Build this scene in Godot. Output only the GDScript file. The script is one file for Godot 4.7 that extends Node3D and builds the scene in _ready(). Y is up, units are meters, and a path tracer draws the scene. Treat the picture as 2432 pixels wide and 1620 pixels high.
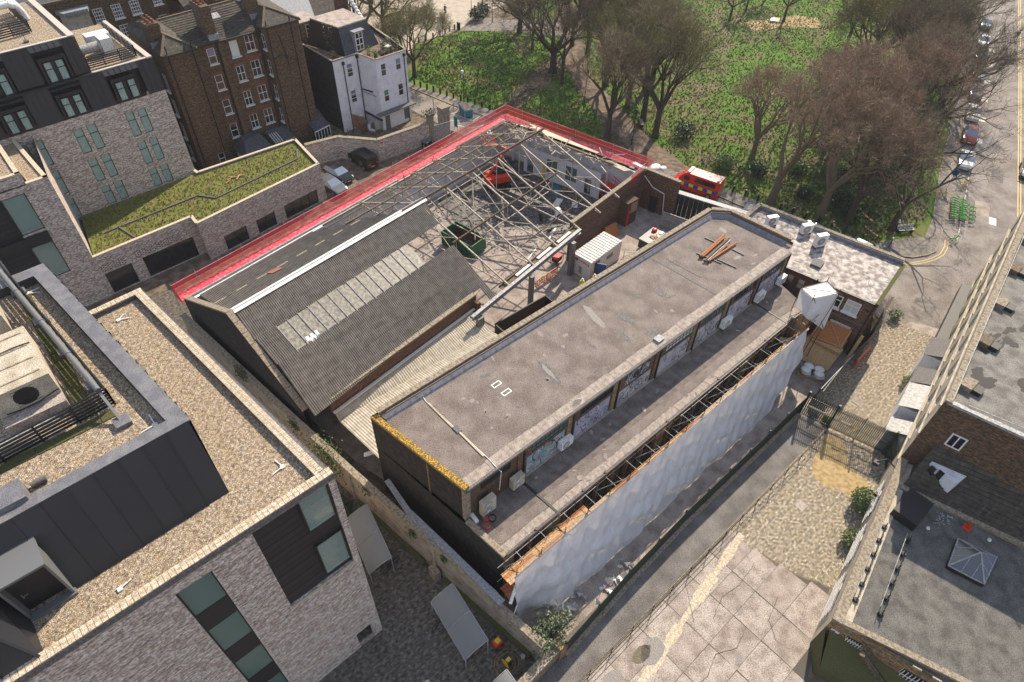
extends Node3D

class MB:
	var v := PackedVector3Array()
	var n := PackedVector3Array()
	var uv := PackedVector2Array()
	var has_uv := false
	func tri(a: Vector3, b: Vector3, c: Vector3) -> void:
		var nn := (b - a).cross(c - a).normalized()
		v.push_back(a); v.push_back(c); v.push_back(b)
		n.push_back(nn); n.push_back(nn); n.push_back(nn)
	func quad(a: Vector3, b: Vector3, c: Vector3, d: Vector3) -> void:
		tri(a, b, c); tri(a, c, d)
	func quad_uv(a: Vector3, b: Vector3, c: Vector3, d: Vector3, r := Rect2(0, 0, 1, 1)) -> void:
		has_uv = true
		tri(a, b, c); tri(a, c, d)
		var p := r.position
		var e := r.end
		var ua := Vector2(p.x, e.y)
		var ub := Vector2(e.x, e.y)
		var uc := Vector2(e.x, p.y)
		var ud := Vector2(p.x, p.y)
		uv.append_array([ua, uc, ub, ua, ud, uc])
	func box(c: Vector3, s: Vector3, b := Basis()) -> void:
		var x := b.x * s.x * 0.5
		var y := b.y * s.y * 0.5
		var z := b.z * s.z * 0.5
		quad(c - x - y + z, c + x - y + z, c + x + y + z, c - x + y + z)
		quad(c + x - y - z, c - x - y - z, c - x + y - z, c + x + y - z)
		quad(c + x - y + z, c + x - y - z, c + x + y - z, c + x + y + z)
		quad(c - x - y - z, c - x - y + z, c - x + y + z, c - x + y - z)
		quad(c - x + y + z, c + x + y + z, c + x + y - z, c - x + y - z)
		quad(c - x - y - z, c + x - y - z, c + x - y + z, c - x - y + z)
	func bx(x0: float, y0: float, z0: float, x1: float, y1: float, z1: float) -> void:
		box(Vector3(x0 + x1, y0 + y1, z0 + z1) * 0.5, Vector3(x1 - x0, y1 - y0, z1 - z0))
	func bar(a: Vector3, b: Vector3, w: float, h := -1.0, up := Vector3.UP) -> void:
		if h < 0.0: h = w
		var d := b - a
		var l := d.length()
		if l < 1e-5: return
		d /= l
		if absf(d.dot(up)) > 0.97: up = Vector3.RIGHT if absf(d.x) < 0.9 else Vector3.BACK
		var sx := up.cross(d).normalized()
		var sy := d.cross(sx)
		box((a + b) * 0.5, Vector3(w, h, l), Basis(sx, sy, d))
	func tube(a: Vector3, b: Vector3, r0: float, r1 := -1.0, sides := 6, caps := true) -> void:
		if r1 < 0.0: r1 = r0
		var d := (b - a)
		if d.length() < 1e-6: return
		d = d.normalized()
		var up := Vector3.UP if absf(d.y) < 0.9 else Vector3.RIGHT
		var sx := up.cross(d).normalized()
		var sy := d.cross(sx)
		for i in sides:
			var t0 := TAU * i / sides
			var t1 := TAU * (i + 1) / sides
			var n0 := sx * cos(t0) + sy * sin(t0)
			var n1 := sx * cos(t1) + sy * sin(t1)
			var p0 := a + n0 * r0
			var p1 := a + n1 * r0
			var q0 := b + n0 * r1
			var q1 := b + n1 * r1
			v.append_array([p0, q1, p1, p0, q0, q1])
			n.append_array([n0, n1, n1, n0, n0, n1])
			if caps:
				tri(a, p1, p0); tri(b, q0, q1)
	func path(pts: Array, r: float, sides := 6) -> void:
		for i in pts.size() - 1: tube(pts[i], pts[i + 1], r, r, sides)
	func ball(c: Vector3, r: Vector3, rings := 6, segs := 8) -> void:
		for i in rings:
			var a0 := PI * i / rings - PI / 2
			var a1 := PI * (i + 1) / rings - PI / 2
			for j in segs:
				var b0 := TAU * j / segs
				var b1 := TAU * (j + 1) / segs
				var ps := []
				for q in [[a0, b0], [a0, b1], [a1, b1], [a1, b0]]:
					ps.append(Vector3(cos(q[0]) * cos(q[1]), sin(q[0]), -cos(q[0]) * sin(q[1])))
				var t := [0, 2, 1, 0, 3, 2]
				for k in t:
					v.push_back(c + ps[k] * r)
					n.push_back((ps[k] / r).normalized())
	func poly(pts: PackedVector2Array, y: float, up := true) -> void:
		var ix := Geometry2D.triangulate_polygon(pts)
		for i in range(0, ix.size(), 3):
			var a := Vector3(pts[ix[i]].x, y, pts[ix[i]].y)
			var b := Vector3(pts[ix[i + 1]].x, y, pts[ix[i + 1]].y)
			var c := Vector3(pts[ix[i + 2]].x, y, pts[ix[i + 2]].y)
			var s := (b - a).cross(c - a).y
			if (s > 0) == up: tri(a, b, c)
			else: tri(a, c, b)
	func prism(pts: PackedVector2Array, y0: float, y1: float, bottom := false) -> void:
		poly(pts, y1)
		if bottom: poly(pts, y0, false)
		var area := 0.0
		for i in pts.size():
			area += pts[i].cross(pts[(i + 1) % pts.size()])
		for i in pts.size():
			var p := pts[i]
			var q := pts[(i + 1) % pts.size()]
			if area > 0:
				var w := p; p = q; q = w
			quad(Vector3(p.x, y0, p.y), Vector3(q.x, y0, q.y), Vector3(q.x, y1, q.y), Vector3(p.x, y1, p.y))
	func extrude(prof: PackedVector2Array, xf: Transform3D, length: float) -> void:  # profile in local x,y, along local -z..; capped
		var k := prof.size()
		for i in k:
			var p := prof[i]
			var q := prof[(i + 1) % k]
			quad(xf * Vector3(p.x, p.y, 0), xf * Vector3(q.x, q.y, 0), xf * Vector3(q.x, q.y, -length), xf * Vector3(p.x, p.y, -length))
		var ix := Geometry2D.triangulate_polygon(prof)
		for i in range(0, ix.size(), 3):
			var a := prof[ix[i]]
			var b := prof[ix[i + 1]]
			var c := prof[ix[i + 2]]
			tri(xf * Vector3(a.x, a.y, 0), xf * Vector3(b.x, b.y, 0), xf * Vector3(c.x, c.y, 0))
			tri(xf * Vector3(a.x, a.y, -length), xf * Vector3(c.x, c.y, -length), xf * Vector3(b.x, b.y, -length))
	func wall(xf: Transform3D, w: float, h: float, holes: Array, depth: float) -> void:  # front at local z=0, back at -depth; holes Rect2 in x,y
		var xs := [0.0, w]
		var ys := [0.0, h]
		for r in holes:
			for t in [r.position.x, r.end.x]:
				if t > 0.001 and t < w - 0.001: xs.append(t)
			for t in [r.position.y, r.end.y]:
				if t > 0.001 and t < h - 0.001: ys.append(t)
		xs.sort(); ys.sort()
		for i in xs.size() - 1:
			if xs[i + 1] - xs[i] < 0.001: continue
			for j in ys.size() - 1:
				if ys[j + 1] - ys[j] < 0.001: continue
				var c := Vector2((xs[i] + xs[i + 1]) / 2, (ys[j] + ys[j + 1]) / 2)
				var inside := false
				for r in holes:
					if r.has_point(c): inside = true
				if inside: continue
				quad(xf * Vector3(xs[i], ys[j], 0), xf * Vector3(xs[i + 1], ys[j], 0), xf * Vector3(xs[i + 1], ys[j + 1], 0), xf * Vector3(xs[i], ys[j + 1], 0))
		for r in holes:
			var a: Vector2 = r.position
			var b: Vector2 = r.end
			quad(xf * Vector3(a.x, a.y, -depth), xf * Vector3(a.x, a.y, 0), xf * Vector3(a.x, b.y, 0), xf * Vector3(a.x, b.y, -depth))
			quad(xf * Vector3(b.x, a.y, 0), xf * Vector3(b.x, a.y, -depth), xf * Vector3(b.x, b.y, -depth), xf * Vector3(b.x, b.y, 0))
			quad(xf * Vector3(a.x, a.y, -depth), xf * Vector3(b.x, a.y, -depth), xf * Vector3(b.x, a.y, 0), xf * Vector3(a.x, a.y, 0))
			quad(xf * Vector3(a.x, b.y, 0), xf * Vector3(b.x, b.y, 0), xf * Vector3(b.x, b.y, -depth), xf * Vector3(a.x, b.y, -depth))
	func mesh(off := Vector3.ZERO) -> ArrayMesh:
		var m := ArrayMesh.new()
		if v.is_empty(): return m
		var a := []
		a.resize(Mesh.ARRAY_MAX)
		if off != Vector3.ZERO:
			for i in v.size(): v[i] -= off
		a[Mesh.ARRAY_VERTEX] = v
		a[Mesh.ARRAY_NORMAL] = n
		if has_uv and uv.size() == v.size(): a[Mesh.ARRAY_TEX_UV] = uv
		m.add_surface_from_arrays(Mesh.PRIMITIVE_TRIANGLES, a)
		return m

var OFF := Vector3.ZERO      # base of the thing that is being built in world coordinates
var rng := RandomNumberGenerator.new()
var M := {}

func V(x: float, y: float, z: float) -> Vector3:
	return Vector3(x, y, z)

func P2(a: Array) -> PackedVector2Array:
	var r := PackedVector2Array()
	for i in range(0, a.size(), 2): r.push_back(Vector2(a[i], a[i + 1]))
	return r

func tag(o: Node, label := "", category := "", group := "", kind := "") -> Node:
	if label: o.set_meta("label", label)
	if category: o.set_meta("category", category)
	if group: o.set_meta("group", group)
	if kind: o.set_meta("kind", kind)
	return o

func put(parent: Node, called: String, mb: MB, m: Material) -> MeshInstance3D:   # commit one mesh under a parent
	var i := MeshInstance3D.new()
	i.name = called
	i.mesh = mb.mesh(OFF)
	i.material_override = m
	parent.add_child(i, true)
	return i

func inst(parent: Node, called: String, mesh: Mesh, m: Material, xf: Transform3D) -> MeshInstance3D:  # shared mesh at a world place
	var i := MeshInstance3D.new()
	i.name = called
	i.mesh = mesh
	i.material_override = m
	parent.add_child(i, true)
	xf.origin -= OFF
	i.transform = xf
	return i

func sub(parent: Node, called: String, mesh: Mesh, m: Material, xf := Transform3D()) -> MeshInstance3D:
	var i := MeshInstance3D.new()
	i.name = called
	i.mesh = mesh
	i.material_override = m
	parent.add_child(i, true)
	i.transform = xf
	return i

func thing(called: String, label: String, category: String, at := Vector3.ZERO, turn := 0.0, group := "") -> Node3D:
	OFF = Vector3.ZERO
	var o := Node3D.new()
	o.name = called
	add_child(o, true)
	o.position = at
	o.rotation.y = turn
	return tag(o, label, category, group) as Node3D

func wthing(called: String, label: String, category: String, at: Vector3, group := "") -> Node3D:  # its parts are given in world coordinates
	var o := thing(called, label, category, at, 0.0, group)
	OFF = at
	return o

func struct(called: String, mb: MB, m: Material) -> MeshInstance3D:
	OFF = Vector3.ZERO
	var o := put(self, called, mb, m)
	o.set_meta("kind", "structure")
	return o

func copy(o: Node3D, at: Vector3, turn: float, label := "", group := "") -> Node3D:
	var c: Node3D = o.duplicate()
	var nm := str(o.name)
	c.name = nm
	add_child(c, true)
	c.position = at
	c.rotation.y = turn
	if label: c.set_meta("label", label)
	if group: c.set_meta("group", group)
	return c

func face(a: Vector3, b: Vector3) -> Transform3D:   # frame on a wall: x from a to b, y up, z = x cross y
	var x := Vector3(b.x - a.x, 0, b.z - a.z).normalized()
	return Transform3D(Basis(x, Vector3.UP, x.cross(Vector3.UP)), a)

func sc(r: float, g: float, b: float) -> Color:
	return Color(r, g, b).linear_to_srgb()

func flat(c: Color, rough := 0.8, metal := 0.0) -> StandardMaterial3D:
	var m := StandardMaterial3D.new()
	m.albedo_color = c
	m.roughness = rough
	m.metallic = metal
	return m

func ntex(cols: Array, offs: Array, freq: float, oct := 5, kind := FastNoiseLite.TYPE_SIMPLEX_SMOOTH, sd := 1, size := 512) -> NoiseTexture2D:
	var f := FastNoiseLite.new()
	f.noise_type = kind
	f.seed = sd
	f.frequency = freq
	f.fractal_octaves = oct
	f.fractal_gain = 0.55
	var g := Gradient.new()
	g.offsets = PackedFloat32Array(offs)
	var cc := PackedColorArray()
	for c in cols: cc.push_back(c)
	g.colors = cc
	var t := NoiseTexture2D.new()
	t.width = size
	t.height = size
	t.seamless = true
	t.noise = f
	t.color_ramp = g
	return t

var grain_tex: Texture2D
func noisy(cols: Array, offs: Array, metres: float, rough := 0.9, freq := 0.008, oct := 6, sd := 1, grain := 1.3) -> StandardMaterial3D:
	var m := flat(Color.WHITE, rough)
	m.albedo_texture = ntex(cols, offs, freq, oct, FastNoiseLite.TYPE_SIMPLEX_SMOOTH, sd)
	m.uv1_triplanar = true
	m.uv1_world_triplanar = true
	m.uv1_scale = Vector3.ONE / metres
	if grain > 0.0: with_grain(m, grain)
	return m

func with_grain(m: StandardMaterial3D, metres: float) -> void:
	if grain_tex == null:
		grain_tex = ntex([sc(.55, .55, .55), sc(1, 1, 1), sc(1, 1, 1)], [0.25, 0.55, 1.0], 0.03, 5, FastNoiseLite.TYPE_SIMPLEX, 77)
	m.detail_enabled = true
	m.detail_albedo = grain_tex
	m.detail_blend_mode = BaseMaterial3D.BLEND_MODE_MUL
	m.detail_uv_layer = BaseMaterial3D.DETAIL_UV_2
	m.uv2_triplanar = true
	m.uv2_world_triplanar = true
	m.uv2_scale = Vector3.ONE / metres

func img_mat(im: Image, metres: float, rough := 0.9, bump := 0.0, world := true) -> StandardMaterial3D:
	var m := flat(Color.WHITE, rough)
	m.albedo_texture = ImageTexture.create_from_image(im)
	m.uv1_triplanar = true
	m.uv1_world_triplanar = world
	m.uv1_triplanar_sharpness = 8.0
	m.uv1_scale = Vector3.ONE / metres
	if bump > 0.0:
		var b: Image = im.duplicate()
		b.bump_map_to_normal_map(bump)
		m.normal_enabled = true
		m.normal_texture = ImageTexture.create_from_image(b)
		m.normal_scale = 1.0
	return m

func pick(cols: Array, wob := 0.08) -> Color:
	var c: Color = cols[rng.randi() % cols.size()]
	var k := rng.randf_range(-wob, wob)
	return Color(clampf(c.r + k, 0, 1), clampf(c.g + k, 0, 1), clampf(c.b + k, 0, 1))

func brick_img(cols: Array, mortar: Color, nx: int, ny: int, joint: int, size := 512, wob := 0.06) -> Image:
	var im := Image.create_empty(size, size, false, Image.FORMAT_RGB8)
	im.fill(mortar)
	for j in ny:
		var y0 := size * j / ny
		var y1 := size * (j + 1) / ny
		var drift := rng.randf_range(-0.5, 0.5) * wob
		for i in nx + 1:
			var x0 := int((i - (0.5 if j % 2 else 0.0)) * size / nx)
			var x1 := x0 + size / nx
			var c := pick(cols, wob)
			c = Color(clampf(c.r + drift, 0, 1), clampf(c.g + drift, 0, 1), clampf(c.b + drift, 0, 1))
			if i == nx and j % 2:
				c = im.get_pixel(2, (y0 + y1) / 2)
			im.fill_rect(Rect2i(x0, y0, x1 - x0 - joint, y1 - y0 - joint), c)
			for k in 3:
				im.fill_rect(Rect2i(maxi(x0, 0) + rng.randi() % maxi(1, x1 - x0 - joint - 2), y0 + rng.randi() % maxi(1, y1 - y0 - joint), 2 + rng.randi() % 5, 1 + rng.randi() % 2), pick([c], wob))
	return im

func stones_img(cols: Array, base: Color, count: int, smin: int, smax: int, size := 512) -> Image:
	var im := Image.create_empty(size, size, false, Image.FORMAT_RGB8)
	im.fill(base)
	for i in count:
		var c := pick(cols, 0.06)
		var w := rng.randi_range(smin, smax)
		var h := rng.randi_range(smin, smax)
		var x := rng.randi() % size
		var y := rng.randi() % size
		for ox in [0, -size]:
			for oy in [0, -size]:
				if (ox < 0 and x + w < size) or (oy < 0 and y + h < size): continue
				im.fill_rect(Rect2i(x + ox + 1, y + oy, w - 2, h), c)
				im.fill_rect(Rect2i(x + ox, y + oy + 1, w, h - 2), c)
				im.fill_rect(Rect2i(x + ox + 1, y + oy + h - 1, w - 1, 1), c.darkened(0.5))
	return im

func glass(c: Color, rough := 0.08) -> StandardMaterial3D:
	var m := flat(c, rough)
	m.metallic_specular = 0.7
	return m

func _ready() -> void:
	rng.seed = 20240411
	var cam := Camera3D.new()
	cam.name = "camera"
	cam.fov = 55.13
	cam.near = 0.1
	cam.far = 900.0
	cam.transform = Transform3D(Basis(Vector3(0.747868, 0.022824, 0.663455), Vector3(0.465327, 0.694760, -0.548433), Vector3(-0.473460, 0.718879, 0.508969)), Vector3(0, 45, 0))
	add_child(cam)
	var sky_m := ProceduralSkyMaterial.new()
	sky_m.sky_top_color = Color(0.58, 0.63, 0.72)
	sky_m.sky_horizon_color = Color(0.84, 0.84, 0.85)
	sky_m.sky_curve = 0.2
	sky_m.ground_horizon_color = Color(0.60, 0.58, 0.55)
	sky_m.ground_bottom_color = Color(0.25, 0.24, 0.22)
	sky_m.sky_energy_multiplier = 1.0
	var sky := Sky.new()
	sky.sky_material = sky_m
	var env := Environment.new()
	env.background_mode = Environment.BG_SKY
	env.sky = sky
	env.tonemap_mode = Environment.TONE_MAPPER_LINEAR
	env.tonemap_exposure = 1.8
	env.sdfgi_enabled = true
	env.ssao_enabled = true
	env.ssil_enabled = true
	env.fog_enabled = true
	env.fog_density = 0.0002
	env.fog_light_color = Color(0.80, 0.82, 0.85)
	var we := WorldEnvironment.new()
	we.name = "world_environment"
	we.environment = env
	add_child(we)
	var sun := DirectionalLight3D.new()
	sun.name = "sun"
	sun.light_energy = 1.45
	sun.light_color = Color(1.0, 0.94, 0.85)
	sun.light_angular_distance = 0.6
	sun.shadow_enabled = true
	var down := Vector3(-0.92 * 0.766, -0.643, 0.38 * 0.766).normalized()
	sun.transform = Transform3D(Basis.looking_at(down, Vector3.UP), Vector3(60, 60, -40))
	add_child(sun)
	make_materials()
	ground()
	hotel()
	mansion()
	georgian()
	white_house()
	car_park()
	shed()
	site_yard()
	long_building()
	scaffold()
	annex()
	fences_lane()
	right_buildings()
	shelters()
	street_things()
	vehicles()
	people()
	trees()

func make_materials() -> void:
	M.pale = img_mat(brick_img([sc(.44, .375, .325), sc(.36, .295, .25), sc(.54, .48, .43), sc(.30, .245, .21), sc(.46, .365, .30), sc(.58, .54, .50)], sc(.40, .36, .32), 12, 40, 1, 1024, 0.05), 3.0, 0.92, 1.5)
	with_grain(M.pale, 3.7)
	M.pale_top = noisy([sc(.36, .29, .20), sc(.50, .42, .31), sc(.58, .50, .38)], [0.2, 0.5, 0.8], 1.5, 0.92, 0.01, 5, 3)
	M.pale_top2 = noisy([sc(.42, .34, .25), sc(.55, .47, .36), sc(.62, .55, .44)], [0.2, 0.5, 0.8], 1.1, 0.92, 0.01, 5, 4)
	M.brown = img_mat(brick_img([sc(.115, .068, .036), sc(.085, .052, .030), sc(.15, .092, .046), sc(.055, .038, .025), sc(.13, .072, .034)], sc(.11, .085, .06), 12, 36, 1, 512, 0.045), 2.7, 0.95, 1.0)
	with_grain(M.brown, 4.1)
	M.red_brick = img_mat(brick_img([sc(.155, .072, .042), sc(.115, .056, .036), sc(.19, .095, .055), sc(.085, .046, .032)], sc(.15, .11, .085), 12, 36, 1, 512, 0.05), 2.7, 0.95, 1.0)
	with_grain(M.red_brick, 3.3)
	M.red_arch = flat(sc(.17, .065, .035), 0.9)
	M.stock = img_mat(brick_img([sc(.26, .17, .075), sc(.20, .125, .06), sc(.31, .21, .10), sc(.13, .09, .05)], sc(.2, .16, .1), 12, 36, 1, 512, 0.05), 2.7, 0.95, 1.0)
	with_grain(M.stock, 3.1)
	M.near_black = noisy([sc(.010, .009, .009), sc(.022, .020, .018), sc(.055, .045, .036)], [0.25, 0.6, 0.9], 4.0, 0.85, 0.012, 6, 9)  # mottled near-black for walls; on the workshop gable it paints in shade
	M.dark_clad = flat(sc(.0125, .0130, .0170), 0.42)
	M.dark_clad2 = flat(sc(.0160, .0165, .0210), 0.40)
	M.frame_dark = flat(sc(.008, .009, .011), 0.4)
	M.coping = noisy([sc(.135, .135, .150), sc(.165, .165, .180), sc(.20, .195, .20)], [0.3, 0.55, 0.85], 5.0, 0.5, 0.01, 5, 12)
	M.coping_pale = flat(sc(.42, .38, .34), 0.8)
	M.gravel = img_mat(stones_img([sc(.34, .215, .10), sc(.44, .32, .18), sc(.23, .15, .08), sc(.56, .47, .36), sc(.17, .125, .085), sc(.40, .28, .16), sc(.60, .55, .48), sc(.30, .29, .28)], sc(.07, .05, .03), 5200, 6, 14), 1.5, 0.9, 3.0)
	with_grain(M.gravel, 4.3)
	M.green_glass = glass(sc(.075, .145, .135), 0.12)
	M.curtain = noisy([sc(.16, .24, .215), sc(.24, .34, .305), sc(.36, .46, .42)], [0.25, 0.5, 0.8], 0.9, 0.7, 0.02, 3, 21, 0.0)
	M.curtain.uv1_scale = Vector3(1.6, 0.12, 1.6)
	M.blind = flat(sc(.44, .46, .43), 0.7)
	M.dark_glass = glass(sc(.012, .014, .016), 0.06)
	M.sky_glass = glass(sc(.16, .20, .27), 0.06)
	M.pane_clear = flat(Color(0.80, 0.92, 0.88, 0.16), 0.05)
	M.pane_clear.transparency = BaseMaterial3D.TRANSPARENCY_ALPHA
	M.white = noisy([sc(.66, .65, .63), sc(.74, .73, .71), sc(.79, .785, .77)], [0.2, 0.5, 0.8], 2.0, 0.6, 0.012, 5, 5)
	M.render_white = noisy([sc(.55, .56, .60), sc(.68, .69, .73), sc(.74, .75, .79)], [0.12, 0.4, 0.8], 6.0, 0.85, 0.01, 6, 6)
	M.cream = noisy([sc(.34, .29, .215), sc(.46, .405, .315), sc(.52, .465, .375)], [0.15, 0.5, 0.85], 7.0, 0.9, 0.01, 6, 7)
	M.cream_wall = noisy([sc(.20, .165, .12), sc(.335, .285, .22), sc(.41, .36, .285)], [0.12, 0.45, 0.85], 6.0, 0.9, 0.012, 6, 8)
	M.steel = flat(sc(.30, .29, .28), 0.42, 0.7)
	M.galv = noisy([sc(.20, .20, .20), sc(.32, .32, .32), sc(.44, .44, .43)], [0.2, 0.5, 0.85], 2.0, 0.5, 0.012, 4, 31)
	M.black = flat(sc(.010, .010, .011), 0.55)
	M.black_gloss = flat(sc(.008, .008, .010), 0.15)
	M.rubber = flat(sc(.012, .012, .012), 0.9)
	M.grey_paint = flat(sc(.12, .125, .13), 0.5)
	M.asbestos = noisy([sc(.075, .068, .060), sc(.125, .113, .100), sc(.175, .16, .142)], [0.2, 0.5, 0.85], 5.0, 0.95, 0.012, 6, 33)
	M.asbestos_light = noisy([sc(.30, .265, .205), sc(.43, .39, .315), sc(.53, .495, .415)], [0.15, 0.5, 0.85], 4.0, 0.85, 0.012, 6, 34)
	M.rooflight = noisy([sc(.085, .08, .065), sc(.20, .185, .15), sc(.33, .315, .27)], [0.2, 0.5, 0.8], 3.0, 0.5, 0.014, 4, 35)
	M.felt = noisy([sc(.145, .118, .104), sc(.185, .152, .136), sc(.225, .19, .17)], [0.2, 0.5, 0.85], 9.0, 0.93, 0.008, 7, 36, 2.1)
	M.felt_dark = noisy([sc(.115, .095, .085), sc(.155, .128, .115), sc(.20, .17, .152)], [0.2, 0.5, 0.85], 6.0, 0.93, 0.01, 7, 37, 1.7)
	M.felt_edge = noisy([sc(.25, .205, .175), sc(.32, .275, .24), sc(.40, .345, .30)], [0.15, 0.5, 0.85], 3.0, 0.92, 0.012, 6, 38)
	M.felt_blue = noisy([sc(.10, .105, .125), sc(.17, .175, .20), sc(.24, .24, .26)], [0.2, 0.5, 0.85], 3.0, 0.7, 0.012, 6, 39)
	M.patch = noisy([sc(.085, .078, .078), sc(.13, .12, .118), sc(.21, .195, .19)], [0.2, 0.5, 0.85], 1.5, 0.8, 0.015, 5, 40)
	M.patch_light = noisy([sc(.22, .195, .18), sc(.29, .265, .25)], [0.3, 0.7], 1.0, 0.8, 0.015, 5, 41)
	M.stone_cap = noisy([sc(.16, .125, .085), sc(.27, .225, .165), sc(.36, .31, .24)], [0.15, 0.5, 0.85], 2.0, 0.95, 0.014, 6, 42)
	M.lichen = noisy([sc(.10, .07, .04), sc(.30, .18, .03), sc(.52, .32, .01)], [0.35, 0.55, 0.75], 1.3, 0.95, 0.014, 5, 43, 0.0)
	M.concrete = noisy([sc(.23, .185, .155), sc(.33, .275, .238), sc(.40, .345, .305)], [0.15, 0.5, 0.85], 8.0, 0.95, 0.01, 7, 44, 1.9)
	M.concrete2 = noisy([sc(.26, .215, .185), sc(.36, .305, .265), sc(.43, .375, .33)], [0.15, 0.5, 0.85], 6.0, 0.95, 0.01, 7, 45, 2.3)
	M.concrete_wet = noisy([sc(.045, .045, .040), sc(.085, .08, .07), sc(.20, .18, .155)], [0.25, 0.5, 0.85], 6.0, 0.6, 0.012, 7, 46, 1.4)
	M.asphalt = noisy([sc(.115, .105, .096), sc(.15, .138, .127), sc(.20, .185, .17)], [0.2, 0.5, 0.85], 12.0, 0.95, 0.01, 7, 47, 2.0)
	M.road = noisy([sc(.175, .15, .132), sc(.235, .205, .183), sc(.29, .26, .235)], [0.2, 0.5, 0.85], 16.0, 0.95, 0.01, 7, 48, 2.6)
	M.pavement = noisy([sc(.14, .12, .105), sc(.20, .175, .155), sc(.26, .235, .21)], [0.2, 0.5, 0.85], 5.0, 0.95, 0.012, 6, 49, 1.2)
	M.dirt = noisy([sc(.10, .07, .045), sc(.165, .12, .085), sc(.225, .175, .13)], [0.2, 0.5, 0.85], 7.0, 1.0, 0.012, 7, 50, 1.5)
	M.sand = noisy([sc(.30, .21, .09), sc(.40, .29, .14), sc(.46, .36, .20)], [0.2, 0.5, 0.85], 3.0, 1.0, 0.012, 6, 51, 1.0)
	M.grass = noisy([sc(.135, .115, .050), sc(.105, .140, .022), sc(.090, .175, .010), sc(.065, .145, .008)], [0.22, 0.40, 0.56, 0.85], 34.0, 1.0, 0.01, 8, 52, 2.2)
	M.grass2 = noisy([sc(.150, .125, .065), sc(.125, .140, .038), sc(.095, .145, .018), sc(.070, .125, .012)], [0.30, 0.46, 0.6, 0.85], 22.0, 1.0, 0.01, 8, 53, 1.7)
	M.sedum = noisy([sc(.13, .085, .035), sc(.13, .13, .03), sc(.16, .17, .025), sc(.09, .11, .02)], [0.28, 0.42, 0.58, 0.8], 6.0, 1.0, 0.014, 7, 54, 0.9)
	M.plaza = noisy([sc(.36, .30, .235), sc(.43, .37, .30), sc(.48, .42, .345)], [0.2, 0.5, 0.85], 9.0, 0.95, 0.01, 6, 55, 2.0)
	M.setts = img_mat(brick_img([sc(.34, .275, .195), sc(.42, .355, .27), sc(.27, .225, .17), sc(.48, .42, .335), sc(.235, .215, .195), sc(.38, .31, .21)], sc(.12, .10, .055), 12, 20, 5, 512, 0.06), 2.4, 0.95, 2.5)
	with_grain(M.setts, 5.3)
	M.yard_setts = img_mat(brick_img([sc(.105, .088, .07), sc(.13, .11, .09), sc(.08, .07, .058), sc(.15, .13, .105)], sc(.05, .043, .034), 10, 20, 2, 512, 0.04), 2.0, 0.95, 1.2)
	with_grain(M.yard_setts, 6.1)
	M.yellow_line = flat(sc(.50, .37, .13), 0.8)
	M.white_line = flat(sc(.52, .50, .46), 0.8)
	M.slate = img_mat(brick_img([sc(.058, .048, .036), sc(.074, .062, .046), sc(.046, .039, .031), sc(.088, .074, .056)], sc(.026, .022, .018), 10, 14, 2, 512, 0.035), 3.0, 0.9, 2.0)
	with_grain(M.slate, 4.0)
	M.slate_grey = img_mat(brick_img([sc(.055, .058, .068), sc(.07, .073, .083), sc(.045, .048, .056)], sc(.03, .03, .035), 12, 18, 1, 512, 0.03), 2.4, 0.7, 1.0)
	M.lead = noisy([sc(.17, .18, .20), sc(.25, .26, .285), sc(.33, .335, .35)], [0.2, 0.5, 0.85], 2.0, 0.6, 0.012, 5, 56)
	M.ply = noisy([sc(.40, .235, .10), sc(.50, .31, .145), sc(.56, .36, .18)], [0.2, 0.5, 0.85], 2.0, 0.8, 0.012, 5, 57)
	M.timber = noisy([sc(.36, .20, .085), sc(.50, .31, .145), sc(.60, .40, .20)], [0.2, 0.5, 0.85], 1.2, 0.8, 0.012, 5, 58)
	M.timber_red = flat(sc(.33, .10, .04), 0.8)
	M.old_timber = noisy([sc(.075, .05, .03), sc(.14, .10, .06), sc(.22, .165, .105)], [0.2, 0.5, 0.85], 1.5, 0.9, 0.012, 5, 59)
	M.truss = noisy([sc(.26, .20, .145), sc(.44, .38, .32), sc(.58, .53, .48)], [0.25, 0.5, 0.8], 2.2, 0.7, 0.014, 5, 60)
	M.rust = noisy([sc(.055, .034, .022), sc(.10, .06, .035), sc(.16, .10, .06)], [0.2, 0.5, 0.85], 1.5, 0.9, 0.014, 5, 61)
	M.rust_orange = noisy([sc(.26, .085, .022), sc(.40, .15, .045), sc(.48, .20, .07)], [0.2, 0.5, 0.85], 1.0, 0.85, 0.014, 5, 62)
	M.green_skip = noisy([sc(.006, .095, .040), sc(.010, .135, .055), sc(.015, .16, .07)], [0.2, 0.5, 0.85], 2.0, 0.5, 0.012, 5, 63)
	M.dark_green = flat(sc(.006, .020, .013), 0.5)
	M.orange = flat(sc(.62, .15, .03), 0.5)
	M.red = flat(sc(.50, .018, .012), 0.4)
	M.red_lift = flat(sc(.62, .045, .012), 0.4)
	M.blue = flat(sc(.010, .075, .25), 0.45)
	M.purple = flat(sc(.07, .03, .28), 0.6)
	M.yellow = flat(sc(.66, .42, .02), 0.5)
	M.teal = flat(sc(.012, .165, .21), 0.5)
	M.hivis = flat(sc(.55, .62, .05), 0.7)
	M.hivis_orange = flat(sc(.78, .16, .03), 0.7)
	M.skin = flat(sc(.42, .26, .18), 0.6)
	M.dark_cloth = flat(sc(.016, .017, .024), 0.9)
	M.white_cloth = flat(sc(.66, .67, .70), 0.9)
	M.bark = noisy([sc(.035, .028, .018), sc(.065, .052, .033), sc(.10, .085, .055)], [0.2, 0.5, 0.85], 1.2, 1.0, 0.014, 5, 64, 0.0)
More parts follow.
